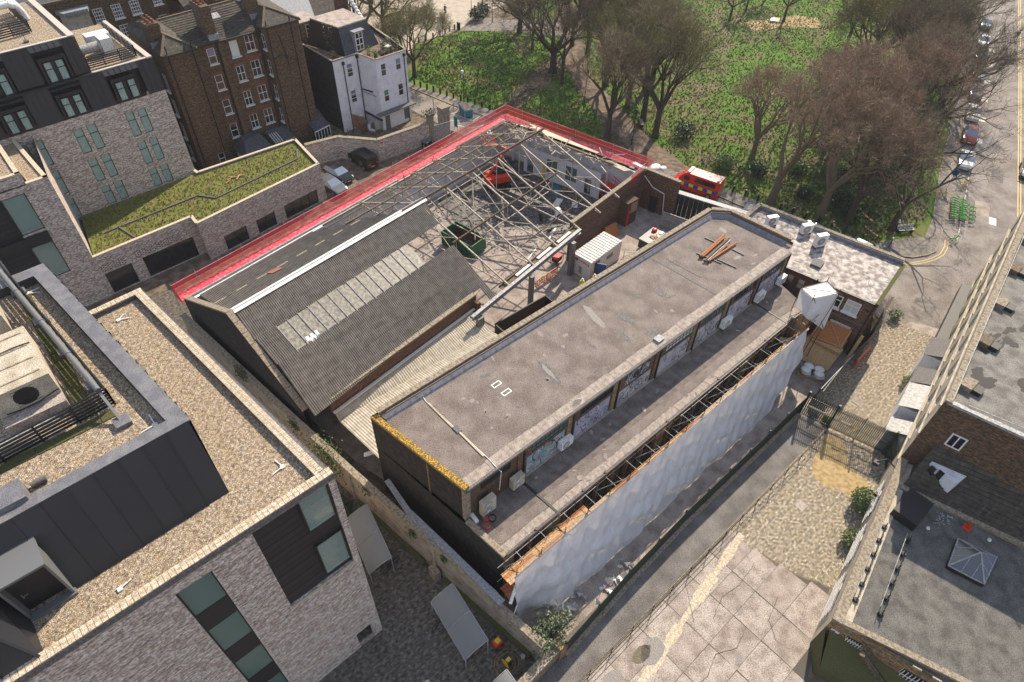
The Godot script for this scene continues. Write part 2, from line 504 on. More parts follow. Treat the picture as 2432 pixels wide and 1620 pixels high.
	M.bark_pale = noisy([sc(.085, .065, .038), sc(.14, .11, .068), sc(.20, .165, .105)], [0.2, 0.5, 0.85], 1.2, 1.0, 0.014, 5, 65, 0.0)
	M.twig = flat(sc(.190, .145, .090), 1.0)
	M.twig_dark = flat(sc(.140, .110, .068), 1.0)
	M.twig_pink = flat(sc(.255, .170, .110), 1.0)
	M.twig_green = flat(sc(.165, .150, .060), 1.0)
	M.bud = flat(sc(.19, .155, .035), 1.0)
	M.leaf = flat(sc(.055, .098, .030), 0.6)
	M.leaf.backlight_enabled = true
	M.leaf.backlight = sc(.05, .08, .015)
	M.leaf_light = flat(sc(.115, .155, .055), 0.6)
	M.leaf_light.backlight_enabled = true
	M.leaf_light.backlight = sc(.06, .09, .02)
	M.leaf_dark = flat(sc(.022, .045, .016), 0.6)
	M.ivy = flat(sc(.055, .075, .012), 0.7)
	M.moss = noisy([sc(.05, .045, .02), sc(.07, .075, .02), sc(.10, .10, .035)], [0.2, 0.5, 0.85], 1.0, 1.0, 0.02, 5, 66, 0.0)
	var net := flat(Color(0.92, 0.16, 0.22, 0.60), 0.7)
	net.transparency = BaseMaterial3D.TRANSPARENCY_ALPHA
	net.cull_mode = BaseMaterial3D.CULL_DISABLED
	M.net = net
	M.net_solid = noisy([sc(.42, .022, .045), sc(.60, .055, .085), sc(.74, .16, .18)], [0.2, 0.5, 0.85], 3.0, 0.7, 0.012, 4, 67, 0.0)
	M.board_red = flat(sc(.55, .20, .19), 0.8)
	var sh := noisy([sc(.60, .60, .62), sc(.68, .68, .70), sc(.74, .74, .75)], [0.2, 0.5, 0.85], 6.0, 0.5, 0.01, 5, 68, 0.0)
	sh.backlight_enabled = true
	sh.backlight = sc(.42, .40, .37)
	sh.cull_mode = BaseMaterial3D.CULL_DISABLED
	M.sheet = sh
	var pc := flat(Color(0.55, 0.56, 0.56, 0.62), 0.35)
	pc.transparency = BaseMaterial3D.TRANSPARENCY_ALPHA
	M.polycarb = pc

func sheet(called: String, pts: Array, y: float, m: Material) -> MeshInstance3D:
	var b := MB.new()
	b.poly(P2(pts), y)
	return struct(called, b, m)

func ground() -> void:
	var b := MB.new()
	b.quad(V(-400, -0.03, 500), V(700, -0.03, 500), V(700, -0.03, -600), V(-400, -0.03, -600))
	struct("ground", b, M.dirt)
	sheet("hotel_yard", [-30, -62.5, 9.2, -60, 11.9, -8.6, 9, -4, -30, -4], 0.0, M.yard_setts)
	sheet("car_park_ground", [-30, -90, 48, -90, 50.3, -67, 51.5, -58, 9, -52, 9.2, -60, -30, -62.5], 0.004, M.dirt)
	sheet("factory_floor", [9, -52.5, 52.2, -58.5, 56.2, -38.8, 57.5, -35, 60, -26, 12, -26, 11, -30], 0.008, M.concrete)
	sheet("dirty_factory_floor", [38.5, -55.6, 51.6, -57.5, 55.0, -41, 47.2, -38.6, 40.5, -46.5, 36.6, -48.0], 0.014, M.concrete_wet)
	sheet("yard_ground", [11.9, -14, 56, -14, 54.6, -9.2, 44, -9.0, 11.6, -9.0], 0.004, M.concrete)
	sheet("asphalt_path", [9, -9.0, 44, -9.0, 43.5, -6.45, 9, -6.3], 0.008, M.asphalt)
	sheet("lane_base", [6, -6.3, 30, -6.4, 31.5, 6, 6, 8], 0.0, M.dirt)
	sheet("cobbled_lane", [28.6, -6.42, 44, -6.55, 44, -9, 54.4, -9.2, 59.9, -10.05, 61.6, -8.0, 62.0, -4.6, 31, 1.6, 29.7, -1.5, 29.3, -3.5], 0.006, M.setts)
	sheet("sand_patch", [42.6, -6.3, 39.2, -5.4, 38.1, -4.7, 38.0, -3.6, 38.6, -2.7, 38.8, -1.8, 40.0, -0.9, 41.0, -1.6, 41.2, -3.4, 42.6, -4.2, 43.4, -5.4], 0.012, M.sand)
	sheet("crossover_strip", [61.0, -8.1, 62.0, -7.9, 63.6, -4.8, 61.9, -4.6], 0.014, M.concrete2)
	sheet("road", [48.0, -86, 53.3, -82, 54.8, -73.6, 56.4, -67.5, 65.2, -37, 65.9, -31, 69.4, -17.4, 72.4, -12.6, 75.5, -11.4, 81.3, -13.1, 92.8, -17.3, 132, -30, 260, -74.5, 260, -60, 162, -32.2, 131.6, -21.6, 104.4, -12.0, 90.3, -7.0, 76, -3.0, 62, -3.4, 61.5, -8.0, 59.9, -10.05, 60.5, -11, 58.2, -25, 58, -36, 52, -58, 50, -67, 48.9, -75], 0.004, M.road)
	var kb := MB.new()
	var edge := [V(53.3, 0, -82), V(54.8, 0, -73.6), V(56.4, 0, -67.5), V(65.2, 0, -37), V(65.9, 0, -31), V(69.4, 0, -17.4), V(70.6, 0, -14.6), V(72.4, 0, -12.6), V(74.0, 0, -11.7), V(75.5, 0, -11.4), V(78.0, 0, -11.95), V(81.3, 0, -13.1), V(92.8, 0, -17.3), V(132, 0, -30), V(260, 0, -74.5)]
	for i in edge.size() - 1: kb.bar(edge[i] + V(0, 0.06, 0), edge[i + 1] + V(0, 0.06, 0), 0.18, 0.13)
	struct("kerb", kb, M.stone_cap)
	var fw := MB.new()
	fw.prism(P2([53.2, -82, 54.7, -73.6, 56.3, -67.5, 65.1, -37, 65.8, -31, 69.3, -17.4, 70.5, -14.6, 72.3, -12.5, 74.0, -11.6, 75.5, -11.3, 78.0, -11.85, 81.3, -13.0, 92.8, -17.2, 132, -29.9, 260, -74.4, 260, -76.4, 132, -31.6, 92.8, -18.6, 81.3, -14.4, 77.2, -13.4, 75.4, -14.5, 71.2, -17.0, 69.4, -24.5, 68.3, -30, 67.6, -34.4, 58.2, -68.5, 55.6, -77.4, 53.4, -86]), -0.02, 0.11)
	struct("footway", fw, M.pavement)
	var f2 := MB.new()
	f2.prism(P2([76, -2.6, 90.4, -6.4, 104.6, -11.4, 131.8, -21, 162, -31.6, 260, -59.4, 260, -40, 76, 20]), -0.02, 0.11)
	struct("right_footway", f2, M.pavement)
	var yl := MB.new()
	for off in [0.0, 0.32]:
		var pr := [V(90.2, 0, -7.55), V(104.4, 0, -12.6), V(131.6, 0, -22.3), V(162.5, 0, -33.5), V(258, 0, -67)]
		for i in pr.size() - 1: yl.bar(pr[i] + V(0, 0.006, -off), pr[i + 1] + V(0, 0.006, -off), 0.13, 0.012)
		var pc := [V(70.0, 0, -13.4), V(71.0, 0, -12.4), V(72.6, 0, -11.6), V(74.0, 0, -11.1), V(75.6, 0, -10.85), V(77.2, 0, -11.1), V(78.6, 0, -11.6)]
		for i in pc.size() - 1: yl.bar(pc[i] + V(0, 0.006, off * 1.1), pc[i + 1] + V(0, 0.006, off * 1.1), 0.10, 0.012)
	for k in 2: yl.bar(V(54.0 + k * 0.25 - 0.75, 0.006, -81), V(55.6 + k * 0.25 - 0.75, 0.006, -72), 0.1, 0.012)
	struct("yellow_road_markings", yl, M.yellow_line)
	var wl := MB.new()
	for q in [[53.2, -71.6, 55.9, -70.9], [55.9, -70.9, 56.6, -68.6], [56.6, -68.6, 54.2, -67.9], [54.2, -67.9, 53.2, -71.6], [51.4, -70.4, 53.0, -69.0], [51.6, -68.4, 52.8, -66.4], [52.8, -66.4, 54.6, -66.0], [50.2, -73.4, 51.6, -71.4]]:
		wl.bar(V(q[0], 0.006, q[1]), V(q[2], 0.006, q[3]), 0.12, 0.012)
	for k in 14: wl.bar(V(79.5 + k * 1.6, 0.006, -10.6 - k * 0.52), V(80.5 + k * 1.6, 0.006, -10.92 - k * 0.52), 0.09, 0.012)
	for k in 6: wl.bar(V(105.0 + k * 7.0, 0.006, -18.4 - k * 2.35), V(106.5 + k * 7.0, 0.006, -18.9 - k * 2.35), 0.9, 0.012)
	wl.bar(V(66.4, 0.006, -30.3), V(66.7, 0.006, -31.0), 0.1, 0.012)
	wl.bar(V(86.0, 0.006, -9.2), V(87.6, 0.006, -9.8), 0.8, 0.012)
	struct("white_road_markings", wl, M.white_line)
	sheet("parking_strip", [80.5, -12.6, 92.6, -16.9, 131, -29.4, 131.5, -27.5, 93.2, -14.8, 81.2, -10.6], 0.007, M.pavement)
	sheet("road_patch", [86.5, -11.6, 90.0, -12.8, 90.6, -11.2, 87.2, -10.1], 0.009, M.concrete)
	sheet("road_patch", [96.0, -13.2, 99.6, -14.5, 100.1, -13.1, 96.6, -12.0], 0.009, M.asphalt)
	sheet("road_patch", [62.4, -8.6, 66.2, -9.3, 66.8, -7.2, 63.0, -6.4], 0.009, M.pavement)
	sheet("park_lawn", [53.4, -86, 55.6, -77.4, 58.2, -68.5, 67.6, -34.4, 68.3, -30, 69.4, -24.5, 71.2, -17, 75.4, -14.5, 77.2, -13.4, 81.3, -14.4, 92.8, -18.6, 132, -31.6, 260, -76.4, 260, -300, 150, -300, 92, -97.0, 79.9, -88.9, 73.2, -94.7, 63.7, -94.9], 0.004, M.grass)
	sheet("bare_lawn", [66, -46, 70.8, -45.2, 79, -62, 88, -76, 100, -84, 116, -76, 128, -66, 118, -56, 104, -60, 92, -52, 84, -47, 76, -42, 70, -34, 68.0, -35, 64.5, -47], 0.010, M.grass2)
	sheet("shrubby_ground", [69, -29, 70, -24, 72, -17.4, 76, -14.8, 81, -14.8, 93, -19.2, 132, -32.4, 150, -42, 140, -50, 112, -46, 92, -42, 78, -38, 70, -36], 0.012, M.grass2)
	sheet("main_path", [61.9, -49.4, 63.4, -43.6, 66.0, -40.0, 67.2, -36.2, 69.5, -47.3, 71.2, -52.2, 73.8, -57.4, 76.1, -63, 78, -68.4, 84, -75, 91.5, -82.5, 100, -90, 96, -94, 86.5, -83.5, 80, -75.5, 75.4, -69.2, 72.8, -65.5, 71.3, -61.8, 67.8, -55.5, 64, -52.5], 0.018, M.dirt)
	sheet("worn_path", [60.6, -69.2, 61.5, -66.6, 64.5, -67.2, 70.5, -69.6, 74.2, -71.4, 78.4, -70.6, 80.5, -74.5, 77, -76.3, 70, -73.6], 0.022, M.dirt)
	sheet("cross_path", [73.2, -94.7, 79.9, -88.9, 83, -84, 86, -82, 91, -88, 84, -92.5, 80, -97.5], 0.020, M.pavement)
	sheet("plaza", [53.4, -86, 63.7, -95.1, 73.0, -94.9, 79.9, -98.5, 92, -100, 150, -130, 150, -300, -60, -300, -60, -150, 30, -115], 0.002, M.plaza)
	sheet("bare_earth", [116, -66, 123, -63, 128, -61.2, 130, -58, 126, -55, 121, -59, 115, -62], 0.016, M.sand)
	var tm := MB.new()
	for k in 5:
		var a := rng.randf() * TAU
		var p := V(cos(a), 0, sin(a)) * rng.randf_range(0.02, 0.12)
		var q := V(cos(a + 1.6), 0, sin(a + 1.6)) * 0.035
		tm.tri(p - q, p + q, p * 2.2 + V(0, rng.randf_range(0.10, 0.2), 0))
	for pass_no in 2:
		var mm := MultiMesh.new()
		mm.transform_format = MultiMesh.TRANSFORM_3D
		mm.mesh = tm.mesh()
		var xs := []
		var lawn := P2([55.8, -84, 58.4, -68.5, 67.8, -34.4, 68.5, -30, 69.6, -24.5, 71.4, -17.4, 75.6, -14.9, 81.3, -14.9, 92.8, -19, 132, -32, 150, -60, 140, -90, 92, -96.0, 80.2, -89.2, 73.4, -94, 64, -94])
		var path := P2([63.5, -44, 67.2, -36.2, 69.5, -47.3, 71.2, -52.2, 76.1, -63, 78, -68.4, 91.5, -82.5, 86.5, -83.5, 75.4, -69.2, 71.3, -61.8])
		while xs.size() < 26000:
			var x := 54.0 + pow(rng.randf(), 1.5) * 90.0
			var z := rng.randf_range(-96, -14)
			var pt := Vector2(x, z)
			if not Geometry2D.is_point_in_polygon(pt, lawn) or Geometry2D.is_point_in_polygon(pt, path): continue
			xs.append(Transform3D(Basis(Vector3.UP, rng.randf() * TAU).scaled(Vector3.ONE * rng.randf_range(0.6, 1.5)), V(x, 0.01, z)))
		mm.instance_count = xs.size()
		for i in xs.size(): mm.set_instance_transform(i, xs[i])
		var mi := MultiMeshInstance3D.new()
		mi.name = "grass_tufts"
		mi.multimesh = mm
		mi.material_override = flat([sc(.060, .125, .008), sc(.110, .125, .030)][pass_no], 1.0)
		add_child(mi, true)
		tag(mi, ["fresh green grass tufts over the park lawn", "dry yellow green grass tufts over the park lawn"][pass_no], "grass", "", "stuff")
	var base := MB.new()
	base.poly(P2([10, -6.28, 28.9, -6.38, 29.0, -3.6, 29.5, -1.6, 30.6, 1.0, 26.3, 2.2, 24, 3.2, 10, 5]), 0.004)
	var lane := struct("lane", base, flat(sc(.085, .075, .062), 1.0))
	var rows := [-6.25, -4.35, -2.4, -0.2, 2.2, 4.6]
	var cols := [9.0, 12.2, 15.1, 18.3, 21.0, 23.8, 26.4, 29.0]
	for i in cols.size() - 1:
		for j in rows.size() - 1:
			var x1: float = cols[i + 1]
			if j == 1 and i == 6: x1 = 29.2
			if j == 2 and i == 6: x1 = 29.6
			if j == 3 and i == 6: x1 = 30.1
			if j == 4 and i >= 5: continue
			var s := MB.new()
			var g := 0.012
			var sk := (i + j) * 0.03
			s.prism(P2([cols[i] + g + sk * 0.3, rows[j] + g, x1 - g, rows[j] + g + rng.randf() * 0.03, x1 - g + rng.randf() * 0.05, rows[j + 1] - g, cols[i] + g + rng.randf() * 0.06, rows[j + 1] - g]), 0.0, 0.012 + rng.randf() * 0.01)
			put(lane, "concrete_slab", s, [M.concrete, M.concrete2][(i * 3 + j) % 2])
	var ck := MB.new()
	for c in [[28.2, -3.6, 26.0, -3.4, 24.3, -3.7, 22.6, -3.2], [24.0, -1.4, 22.2, -1.0, 20.8, -1.7, 19.2, -1.2, 17.6, -1.6], [27.2, -1.1, 25.4, -0.6, 24.6, 0.5], [20.4, 0.4, 19.0, 1.3, 17.2, 1.0], [22.9, -5.7, 21.4, -3.9], [16.6, -3.4, 15.2, -2.2, 14.4, -2.5]]:
		for i in range(0, c.size() - 2, 2):
			var p := V(c[i], 0.026, c[i + 1])
			var q := V(c[i + 2], 0.026, c[i + 3])
			for k in 5:
				var a := p.lerp(q, k / 5.0) + V(rng.randf_range(-.05, .05), 0, rng.randf_range(-.05, .05))
				ck.bar(a, p.lerp(q, (k + 1) / 5.0), rng.randf_range(0.015, 0.04), 0.004)
	put(lane, "crack", ck, flat(sc(.06, .052, .042), 1.0))
	var stp := MB.new()
	var px := 12.0
	while px < 29.0:
		var zc := -4.35 - (px - 20.0) * 0.13
		var w := rng.randf_range(0.16, 0.42)
		stp.quad(V(px, 0.026, zc + w), V(px + 0.62, 0.026, zc - 0.08 + w), V(px + 0.62, 0.026, zc - 0.08 - w), V(px, 0.026, zc - w))
		px += 0.6
	put(lane, "worn_cream_strip", stp, noisy([sc(.40, .33, .215), sc(.52, .45, .33), sc(.60, .54, .43)], [0.2, 0.5, 0.85], 2.0, 0.95, 0.014, 5, 71))
	for q in [[17.2, -4.9, 1.1, 0.55], [17.9, -4.6, 1.3, 0.8], [16.2, -0.9, .5, .3], [21.6, -0.4, .55, .25], [24.4, -2.2, .35, .25], [14.6, -5.2, .9, .5]]:
		var s2 := MB.new()
		var pts := PackedVector2Array()
		for k in 9: pts.push_back(Vector2(q[0], q[1]) + Vector2(cos(TAU * k / 9) * q[2], sin(TAU * k / 9) * q[3]) * rng.randf_range(0.6, 1.0))
		s2.poly(pts, 0.028)
		put(lane, "stain", s2, noisy([sc(.10, .085, .055), sc(.17, .145, .10)], [0.3, 0.7], 1.0, 0.95, 0.014, 4, 72, 0.0) if q == [17.2, -4.9, 1.1, 0.55] else M.patch_light)
	for q in [[35.0, -3.95], [48.2, -6.3]]:
		var mh := MB.new()
		mh.box(V(q[0], 0.02, q[1]), V(0.85, 0.03, 0.75))
		var mm2 := struct("manhole_cover", mh, M.concrete2)
		mm2.set_meta("kind", "thing")
		tag(mm2, ["square pale inspection cover set in the cobbles short of the gate", "square grey inspection cover in the shaded cobbles beyond the gate"][0 if q[0] < 40 else 1], "manhole cover", "inspection covers in the cobbled lane")

var shared := {}
func frame_mesh(w: float, h: float, cols: Array, rows: Array, t := 0.06, d := 0.07) -> ArrayMesh:  # frame with bars at fractions
	var key := "f%s" % [[w, h, cols, rows, t, d]]
	if not shared.has(key):
		var b := MB.new()
		b.bx(0, 0, -d, t, h, 0); b.bx(w - t, 0, -d, w, h, 0)
		b.bx(t, 0, -d, w - t, t, 0); b.bx(t, h - t, -d, w - t, h, 0)
		for c in cols: b.bx(c * w - t * 0.4, t, -d, c * w + t * 0.4, h - t, -0.004)
		for r in rows: b.bx(t, r * h - t * 0.5, -d, w - t, r * h + t * 0.5, -0.002)
		shared[key] = b.mesh()
	return shared[key]

func pane_mesh(w: float, h: float) -> ArrayMesh:
	var key := "p%s" % [[w, h]]
	if not shared.has(key):
		var b := MB.new()
		b.bx(0, 0, -0.02, w, h, 0)
		shared[key] = b.mesh()
	return shared[key]

func window(parent: Node, xf: Transform3D, r: Rect2, fm: Material, gm: Material, cols: Array, rows: Array, depth := 0.15, t := 0.06, sill: Material = null, gm2: Material = null, split := 0.5) -> MeshInstance3D:
	var o := inst(parent, "window", frame_mesh(r.size.x, r.size.y, cols, rows, t), fm, xf * Transform3D(Basis(), V(r.position.x, r.position.y, -depth + 0.07)))
	if gm2:
		sub(o, "pane", pane_mesh(r.size.x - t, r.size.y * split - t * 0.5), gm, Transform3D(Basis(), V(t / 2, t / 2, -0.03)))
		sub(o, "pane", pane_mesh(r.size.x - t, r.size.y * (1.0 - split) - t * 0.5), gm2, Transform3D(Basis(), V(t / 2, r.size.y * split, -0.034)))
	else:
		sub(o, "pane", pane_mesh(r.size.x - t, r.size.y - t), gm, Transform3D(Basis(), V(t / 2, t / 2, -0.03)))
	if sill:
		var key := "s%f" % r.size.x
		if not shared.has(key):
			var b := MB.new()
			b.bx(-0.10, -0.12, -0.12, r.size.x + 0.10, 0.0, 0.22)
			shared[key] = b.mesh()
		sub(o, "sill", shared[key], sill)
	return o

func coping_row(parent: Node, a: Vector3, b: Vector3, inward: Vector3, width: float, rows: int, pitch: float, h := 0.07) -> void:
	var l := a.distance_to(b)
	var k := int(l / pitch)
	var d := (b - a) / l
	var w := width / rows
	var ms := []
	for i in 2:
		var bb := MB.new()
		bb.box(V(0, h / 2, 0), V(l / k - 0.018, h, w - 0.012))
		ms.append(bb.mesh())
	for r in rows:
		for i in k:
			var c := a + d * ((i + 0.5) * l / k) + inward * (w * (r + 0.5))
			var x := Transform3D(Basis(d, Vector3.UP, d.cross(Vector3.UP)), c + V(0, rng.randf() * 0.006, 0))
			inst(parent, "coping_brick", ms[i % 2], [M.pale_top, M.pale_top2][rng.randi() % 2], x)

func hotel() -> void:
	var root := wthing("hotel", "pale brick hotel with black standing seam roofs, gravel roofs and a grass roof", "building", V(0, 0, -40))
	var K := V(5.25, 0, -17.4)
	var L := V(-16, 0, -17.14)
	var far := V(3.31, 0, -35.8)
	var xf := face(L, K)
	var w := L.distance_to(K)
	var strip := Rect2(w - 7.78, 1.0, 1.58, 16.85)
	var panel := Rect2(w - 4.16, 10.6, 3.8, 7.95)
	var bw := MB.new()
	bw.wall(xf, w, 19.0, [strip, panel, Rect2(w - 1.7, 0.0, 1.1, 2.1)], 0.28)
	var fs := face(K, far)
	bw.wall(fs, K.distance_to(far), 19.0, [], 0.25)
	var fb := face(far, V(-16, 0, -34.8))
	bw.wall(fb, 19.4, 19.0, [], 0.25)
	put(root, "brick_wall", bw, M.pale)
	for k in 5:
		var y := 15.05 - 4.4 * k
		var r := Rect2(strip.position.x, y, strip.size.x, 2.8)
		if y < 0: continue
		window(root, xf, r, M.frame_dark, M.green_glass, [], [], 0.24, 0.07)
		var sp := MB.new()
		sp.box(xf * V(r.position.x + 0.79, y - 0.8, -0.2), V(1.58, 1.6, 0.06), xf.basis)
		put(root, "spandrel_panel", sp, M.dark_clad)
	for k in 16:
		var pb := MB.new()
		var y0 := panel.position.y + k * panel.size.y / 16.0
		pb.box(xf * V(panel.position.x + panel.size.x / 2, y0 + 0.245, -0.2 + (k % 2) * 0.004), V(panel.size.x - 0.02, panel.size.y / 16.0 - 0.02, 0.05), xf.basis)
		put(root, "cladding_board", pb, [M.dark_clad, M.dark_clad2][k % 2])
	var bk := MB.new()
	bk.box(xf * V(panel.get_center().x, panel.get_center().y, -0.26), V(panel.size.x, panel.size.y, 0.05), xf.basis)
	put(root, "panel_backing", bk, M.black)
	for y in [11.05, 15.66]:
		var r := Rect2(w - 1.97, y, 1.55, 3.0 if y > 12 else 3.25)
		var win := window(root, xf, r, M.frame_dark, M.pane_clear, [], [], 0.10, 0.09)
		var rm := MB.new()    # the room box in one even pale green behind the glass
		rm.box(xf * V(r.get_center().x, r.position.y + 0.04, -0.75), V(1.5, 0.06, 1.2), xf.basis)
		rm.box(xf * V(r.get_center().x, r.get_center().y, -1.35), V(1.5, r.size.y, 0.06), xf.basis)
		put(root, "room", rm, flat(sc(.20, .34, .30), 0.8))
		if y < 12:
			for c in 8:
				var cb := MB.new()
				cb.tube(xf * V(r.position.x + 0.12 + c * 0.185, y + 0.1, -0.3 + 0.04 * (c % 2)), xf * V(r.position.x + 0.12 + c * 0.185, y + 3.1, -0.3 + 0.04 * (c % 2)), 0.10, 0.10, 8)
				put(win, "curtain_fold", cb, flat(sc(.42, .56, .52), 0.8))
		else:
			for c in 3:
				var cb := MB.new()
				cb.tube(xf * V(r.position.x + 0.12 + c * 0.17, y + 0.1, -0.3), xf * V(r.position.x + 0.12 + c * 0.17, y + 2.9, -0.3), 0.10, 0.10, 8)
				put(win, "curtain_fold", cb, flat(sc(.13, .25, .23), 0.8))
			var dk := MB.new()
			dk.box(xf * V(r.position.x + 1.05, y + 0.75, -0.7), V(0.8, 0.06, 0.6), xf.basis)
			dk.box(xf * V(r.position.x + 1.05, y + 0.4, -0.9), V(0.8, 0.7, 0.05), xf.basis)
			put(win, "desk", dk, flat(sc(.03, .035, .03), 0.5))
	var so := MB.new()
	for k in 34: so.box(xf * V(panel.position.x + 0.05 + k * 0.112, panel.position.y - 0.11, 0.0), V(0.09, 0.2, 0.03), xf.basis)
	put(root, "soldier_course", so, M.pale_top)
	var gr := MB.new()
	gr.poly(P2([4.95, -17.8, 3.1, -35.4, -16, -34.6, -16, -17.6]), 18.72)
	put(root, "gravel_roof", gr, M.gravel)
	var cb2 := MB.new()
	cb2.prism(P2([5.27, -17.38, -16, -17.12, -16, -17.55, 4.88, -17.80]), 18.6, 18.985)
	cb2.prism(P2([5.27, -17.38, 4.88, -17.80, 2.92, -35.4, 3.33, -35.82]), 18.6, 18.985)
	cb2.prism(P2([3.33, -35.82, 2.92, -35.4, -2, -35.1, -2, -35.6]), 18.6, 18.985)
	put(root, "parapet", cb2, M.patch)
	coping_row(root, V(5.25, 18.985, -17.4), V(-10.5, 18.985, -17.21), V(0, 0, -1), 0.43, 2, 0.24)
	coping_row(root, V(5.0, 18.985, -17.86), V(3.3, 18.985, -35.4), V(-1, 0, 0.1), 0.46, 2, 0.13)
	coping_row(root, V(3.3, 18.985, -35.82), V(-1.0, 18.985, -35.55), V(0, 0, 1), 0.42, 2, 0.24)
	var top := [V(1.37, 22.4, -21.4), V(-0.27, 22.4, -36.4), V(-16, 22.4, -35.6), V(-16, 22.4, -21.0)]
	var bot := [V(1.24, 18.72, -19.76), V(-0.2, 18.72, -36.4), V(-16, 18.72, -35.6), V(-16, 18.72, -19.3)]
	var door_x0 := -6.95
	var door_x1 := -5.45
	var x := 1.24
	var u := 0
	while x > -6.9:
		var x2 := maxf(x - 0.96, -7.0)
		var pm := MB.new()
		var a := V(x2, 18.72, lerpf(-19.3, -19.76, (x2 + 16) / 17.2))
		var b := V(x, 18.72, lerpf(-19.3, -19.76, (x + 16) / 17.2))
		var c := V(x * 1.02, 22.38, lerpf(-21.0, -21.4, (x + 16) / 17.4))
		var d := V(x2 * 1.02, 22.38, lerpf(-21.0, -21.4, (x2 + 16) / 17.4))
		if u in [7, 8]:   # over the door only the upper part
			a = a.lerp(d, 0.72); b = b.lerp(c, 0.72)
		pm.quad(a, b, c, d)
		pm.bar(a + V(0, 0, 0.03), d + V(0, 0, 0.03), 0.035, 0.07)
		put(root, "roof_panel", pm, M.dark_clad if u % 2 else M.dark_clad2)
		x = x2; u += 1
	var side := MB.new()
	side.quad(bot[0], bot[1], top[1], top[0])
	side.quad(bot[1], bot[2], top[2], top[1])
	put(root, "mansard_side", side, M.dark_clad)
	for k in 17:
		var sb := MB.new()
		var t := (k + 0.5) / 17.0
		sb.bar(bot[0].lerp(bot[1], t) + V(0.03, 0, 0), top[0].lerp(top[1], t) + V(0.03, 0.02, 0), 0.05, 0.07)
		put(root, "standing_seam", sb, M.dark_clad2)
	var dr := MB.new()
	dr.bx(-6.95, 18.74, -19.9, -5.4, 21.3, -19.86)
	put(root, "roof_door", dr, M.black)
	var dl := MB.new()
	dl.bx(-8.4, 21.28, -20.9, -5.35, 21.4, -19.35)
	dl.bx(-7.0, 18.72, -19.6, -5.3, 18.86, -19.3)
	dl.bx(-7.02, 18.72, -20.4, -6.93, 21.3, -19.4); dl.bx(-5.45, 18.72, -20.4, -5.36, 21.3, -19.4)
	put(root, "door_lintel", dl, M.grey_paint)
	var hd := MB.new()
	hd.bx(-6.75, 19.72, -19.84, -6.55, 19.76, -19.80); hd.bx(-6.76, 19.6, -19.85, -6.72, 19.86, -19.82)
	put(root, "door_handle", hd, M.steel)
	var rt := MB.new()
	rt.quad(V(-7.0, 18.72, -17.5), V(-7.0, 18.72, -19.4), V(-7.6, 22.3, -21.2), V(-8.3, 22.3, -19.0))
	rt.quad(V(-16, 18.72, -17.3), V(-7.0, 18.72, -17.5), V(-8.3, 22.3, -19.0), V(-16, 22.3, -18.8))
	put(root, "mansard_return", rt, M.dark_clad2)
	var rt2 := MB.new()
	rt2.bar(V(-7.0, 18.78, -17.45), V(-8.3, 22.3, -18.95), 0.10, 0.10)
	for k in 5: rt2.bar(V(-8.2 - k, 18.75, -17.45), V(-9.3 - k, 22.3, -18.95), 0.04, 0.07)
	put(root, "standing_seam", rt2, M.dark_clad)
	var cp := MB.new()
	var inner := [V(0.56, 22.4, -22.0), V(-0.95, 22.4, -35.6), V(-16, 22.4, -34.8), V(-16, 22.4, -21.55)]
	for i in 4:
		if i == 2: continue
		var j := (i + 1) % 4
		cp.quad(top[i], top[j], inner[j], inner[i])
		cp.quad(inner[i], inner[j], inner[j] - V(0, 0.55, 0), inner[i] - V(0, 0.55, 0))
		cp.quad(inner[j], inner[i], inner[i] - V(0, 0.55, 0), inner[j] - V(0, 0.55, 0))
		cp.quad(top[j], top[i], top[i] - V(0, 0.1, 0), top[j] - V(0, 0.1, 0))
	put(root, "roof_coping", cp, M.coping)
	for k in 15:
		var cj := MB.new()
		var t := (k + 0.7) / 15.0
		cj.box(top[0].lerp(top[1], t), V(0.05, 0.04, 0.04))
		put(root, "coping_clip", cj, M.dark_clad)
	var g2 := MB.new()
	g2.poly(P2([0.56, -22.0, -0.95, -35.6, -16, -34.8, -16, -21.55]), 21.9)
	put(root, "gravel_roof", g2, M.gravel)
	var wlk := MB.new()
	for k in 20: wlk.bx(-2.05, 21.9, -25.3 - k * 0.62, -1.5, 21.95, -24.72 - k * 0.62)
	for k in 9: wlk.bx(-6.6 + k * 0.64, 21.9, -24.55, -6.0 + k * 0.64, 21.95, -24.1)
	put(root, "walkway_slab", wlk, M.moss)
	for q in [[0.15, 21.9, -22.5, -0.6, 0.05, 0.0, -0.7], [3.7, 18.72, -19.4, -0.55, 0.1, -0.1, -0.55], [-1.6, 21.9, -35.0, 0.6, -0.1, 0.5, 0.3], [1.4, 18.72, -34.2, 0.5, 0.2, 0.4, -0.3], [-4.0, 18.72, -18.4, 0.5, -0.12, 0.02, 0.0]]:
		var lc := MB.new()
		var p := V(q[0], q[1] + 0.06, q[2])
		lc.bar(p, p + V(q[3], 0, q[4]), 0.05); lc.bar(p, p + V(q[5], 0, q[6]), 0.05)
		lc.bx(p.x - 0.1, q[1], p.z - 0.1, p.x + 0.1, q[1] + 0.08, p.z + 0.1)
		put(root, "conductor_tape", lc, M.white)
	var W0 := V(-14, 0, -61.9)
	var W1 := V(3.3, 0, -62.7)
	var wx := face(W0, W1)
	var ww := W0.distance_to(W1)
	var wholes := []
	for y in [4.35, 9.28]: wholes.append(Rect2(ww - 4.0, y, 1.85, 3.62))
	wholes.append(Rect2(ww - 6.4, 4.0, 2.4, 9.0))
	var wm := MB.new()
	wm.wall(wx, ww, 13.5, wholes, 0.3)
	wm.quad(W1, V(4.4, 0, -72), V(4.4, 13.5, -72), W1 + V(0, 13.5, 0))
	wm.bx(-14, 13.5, -71, 1.6, 14.4, -62.8)
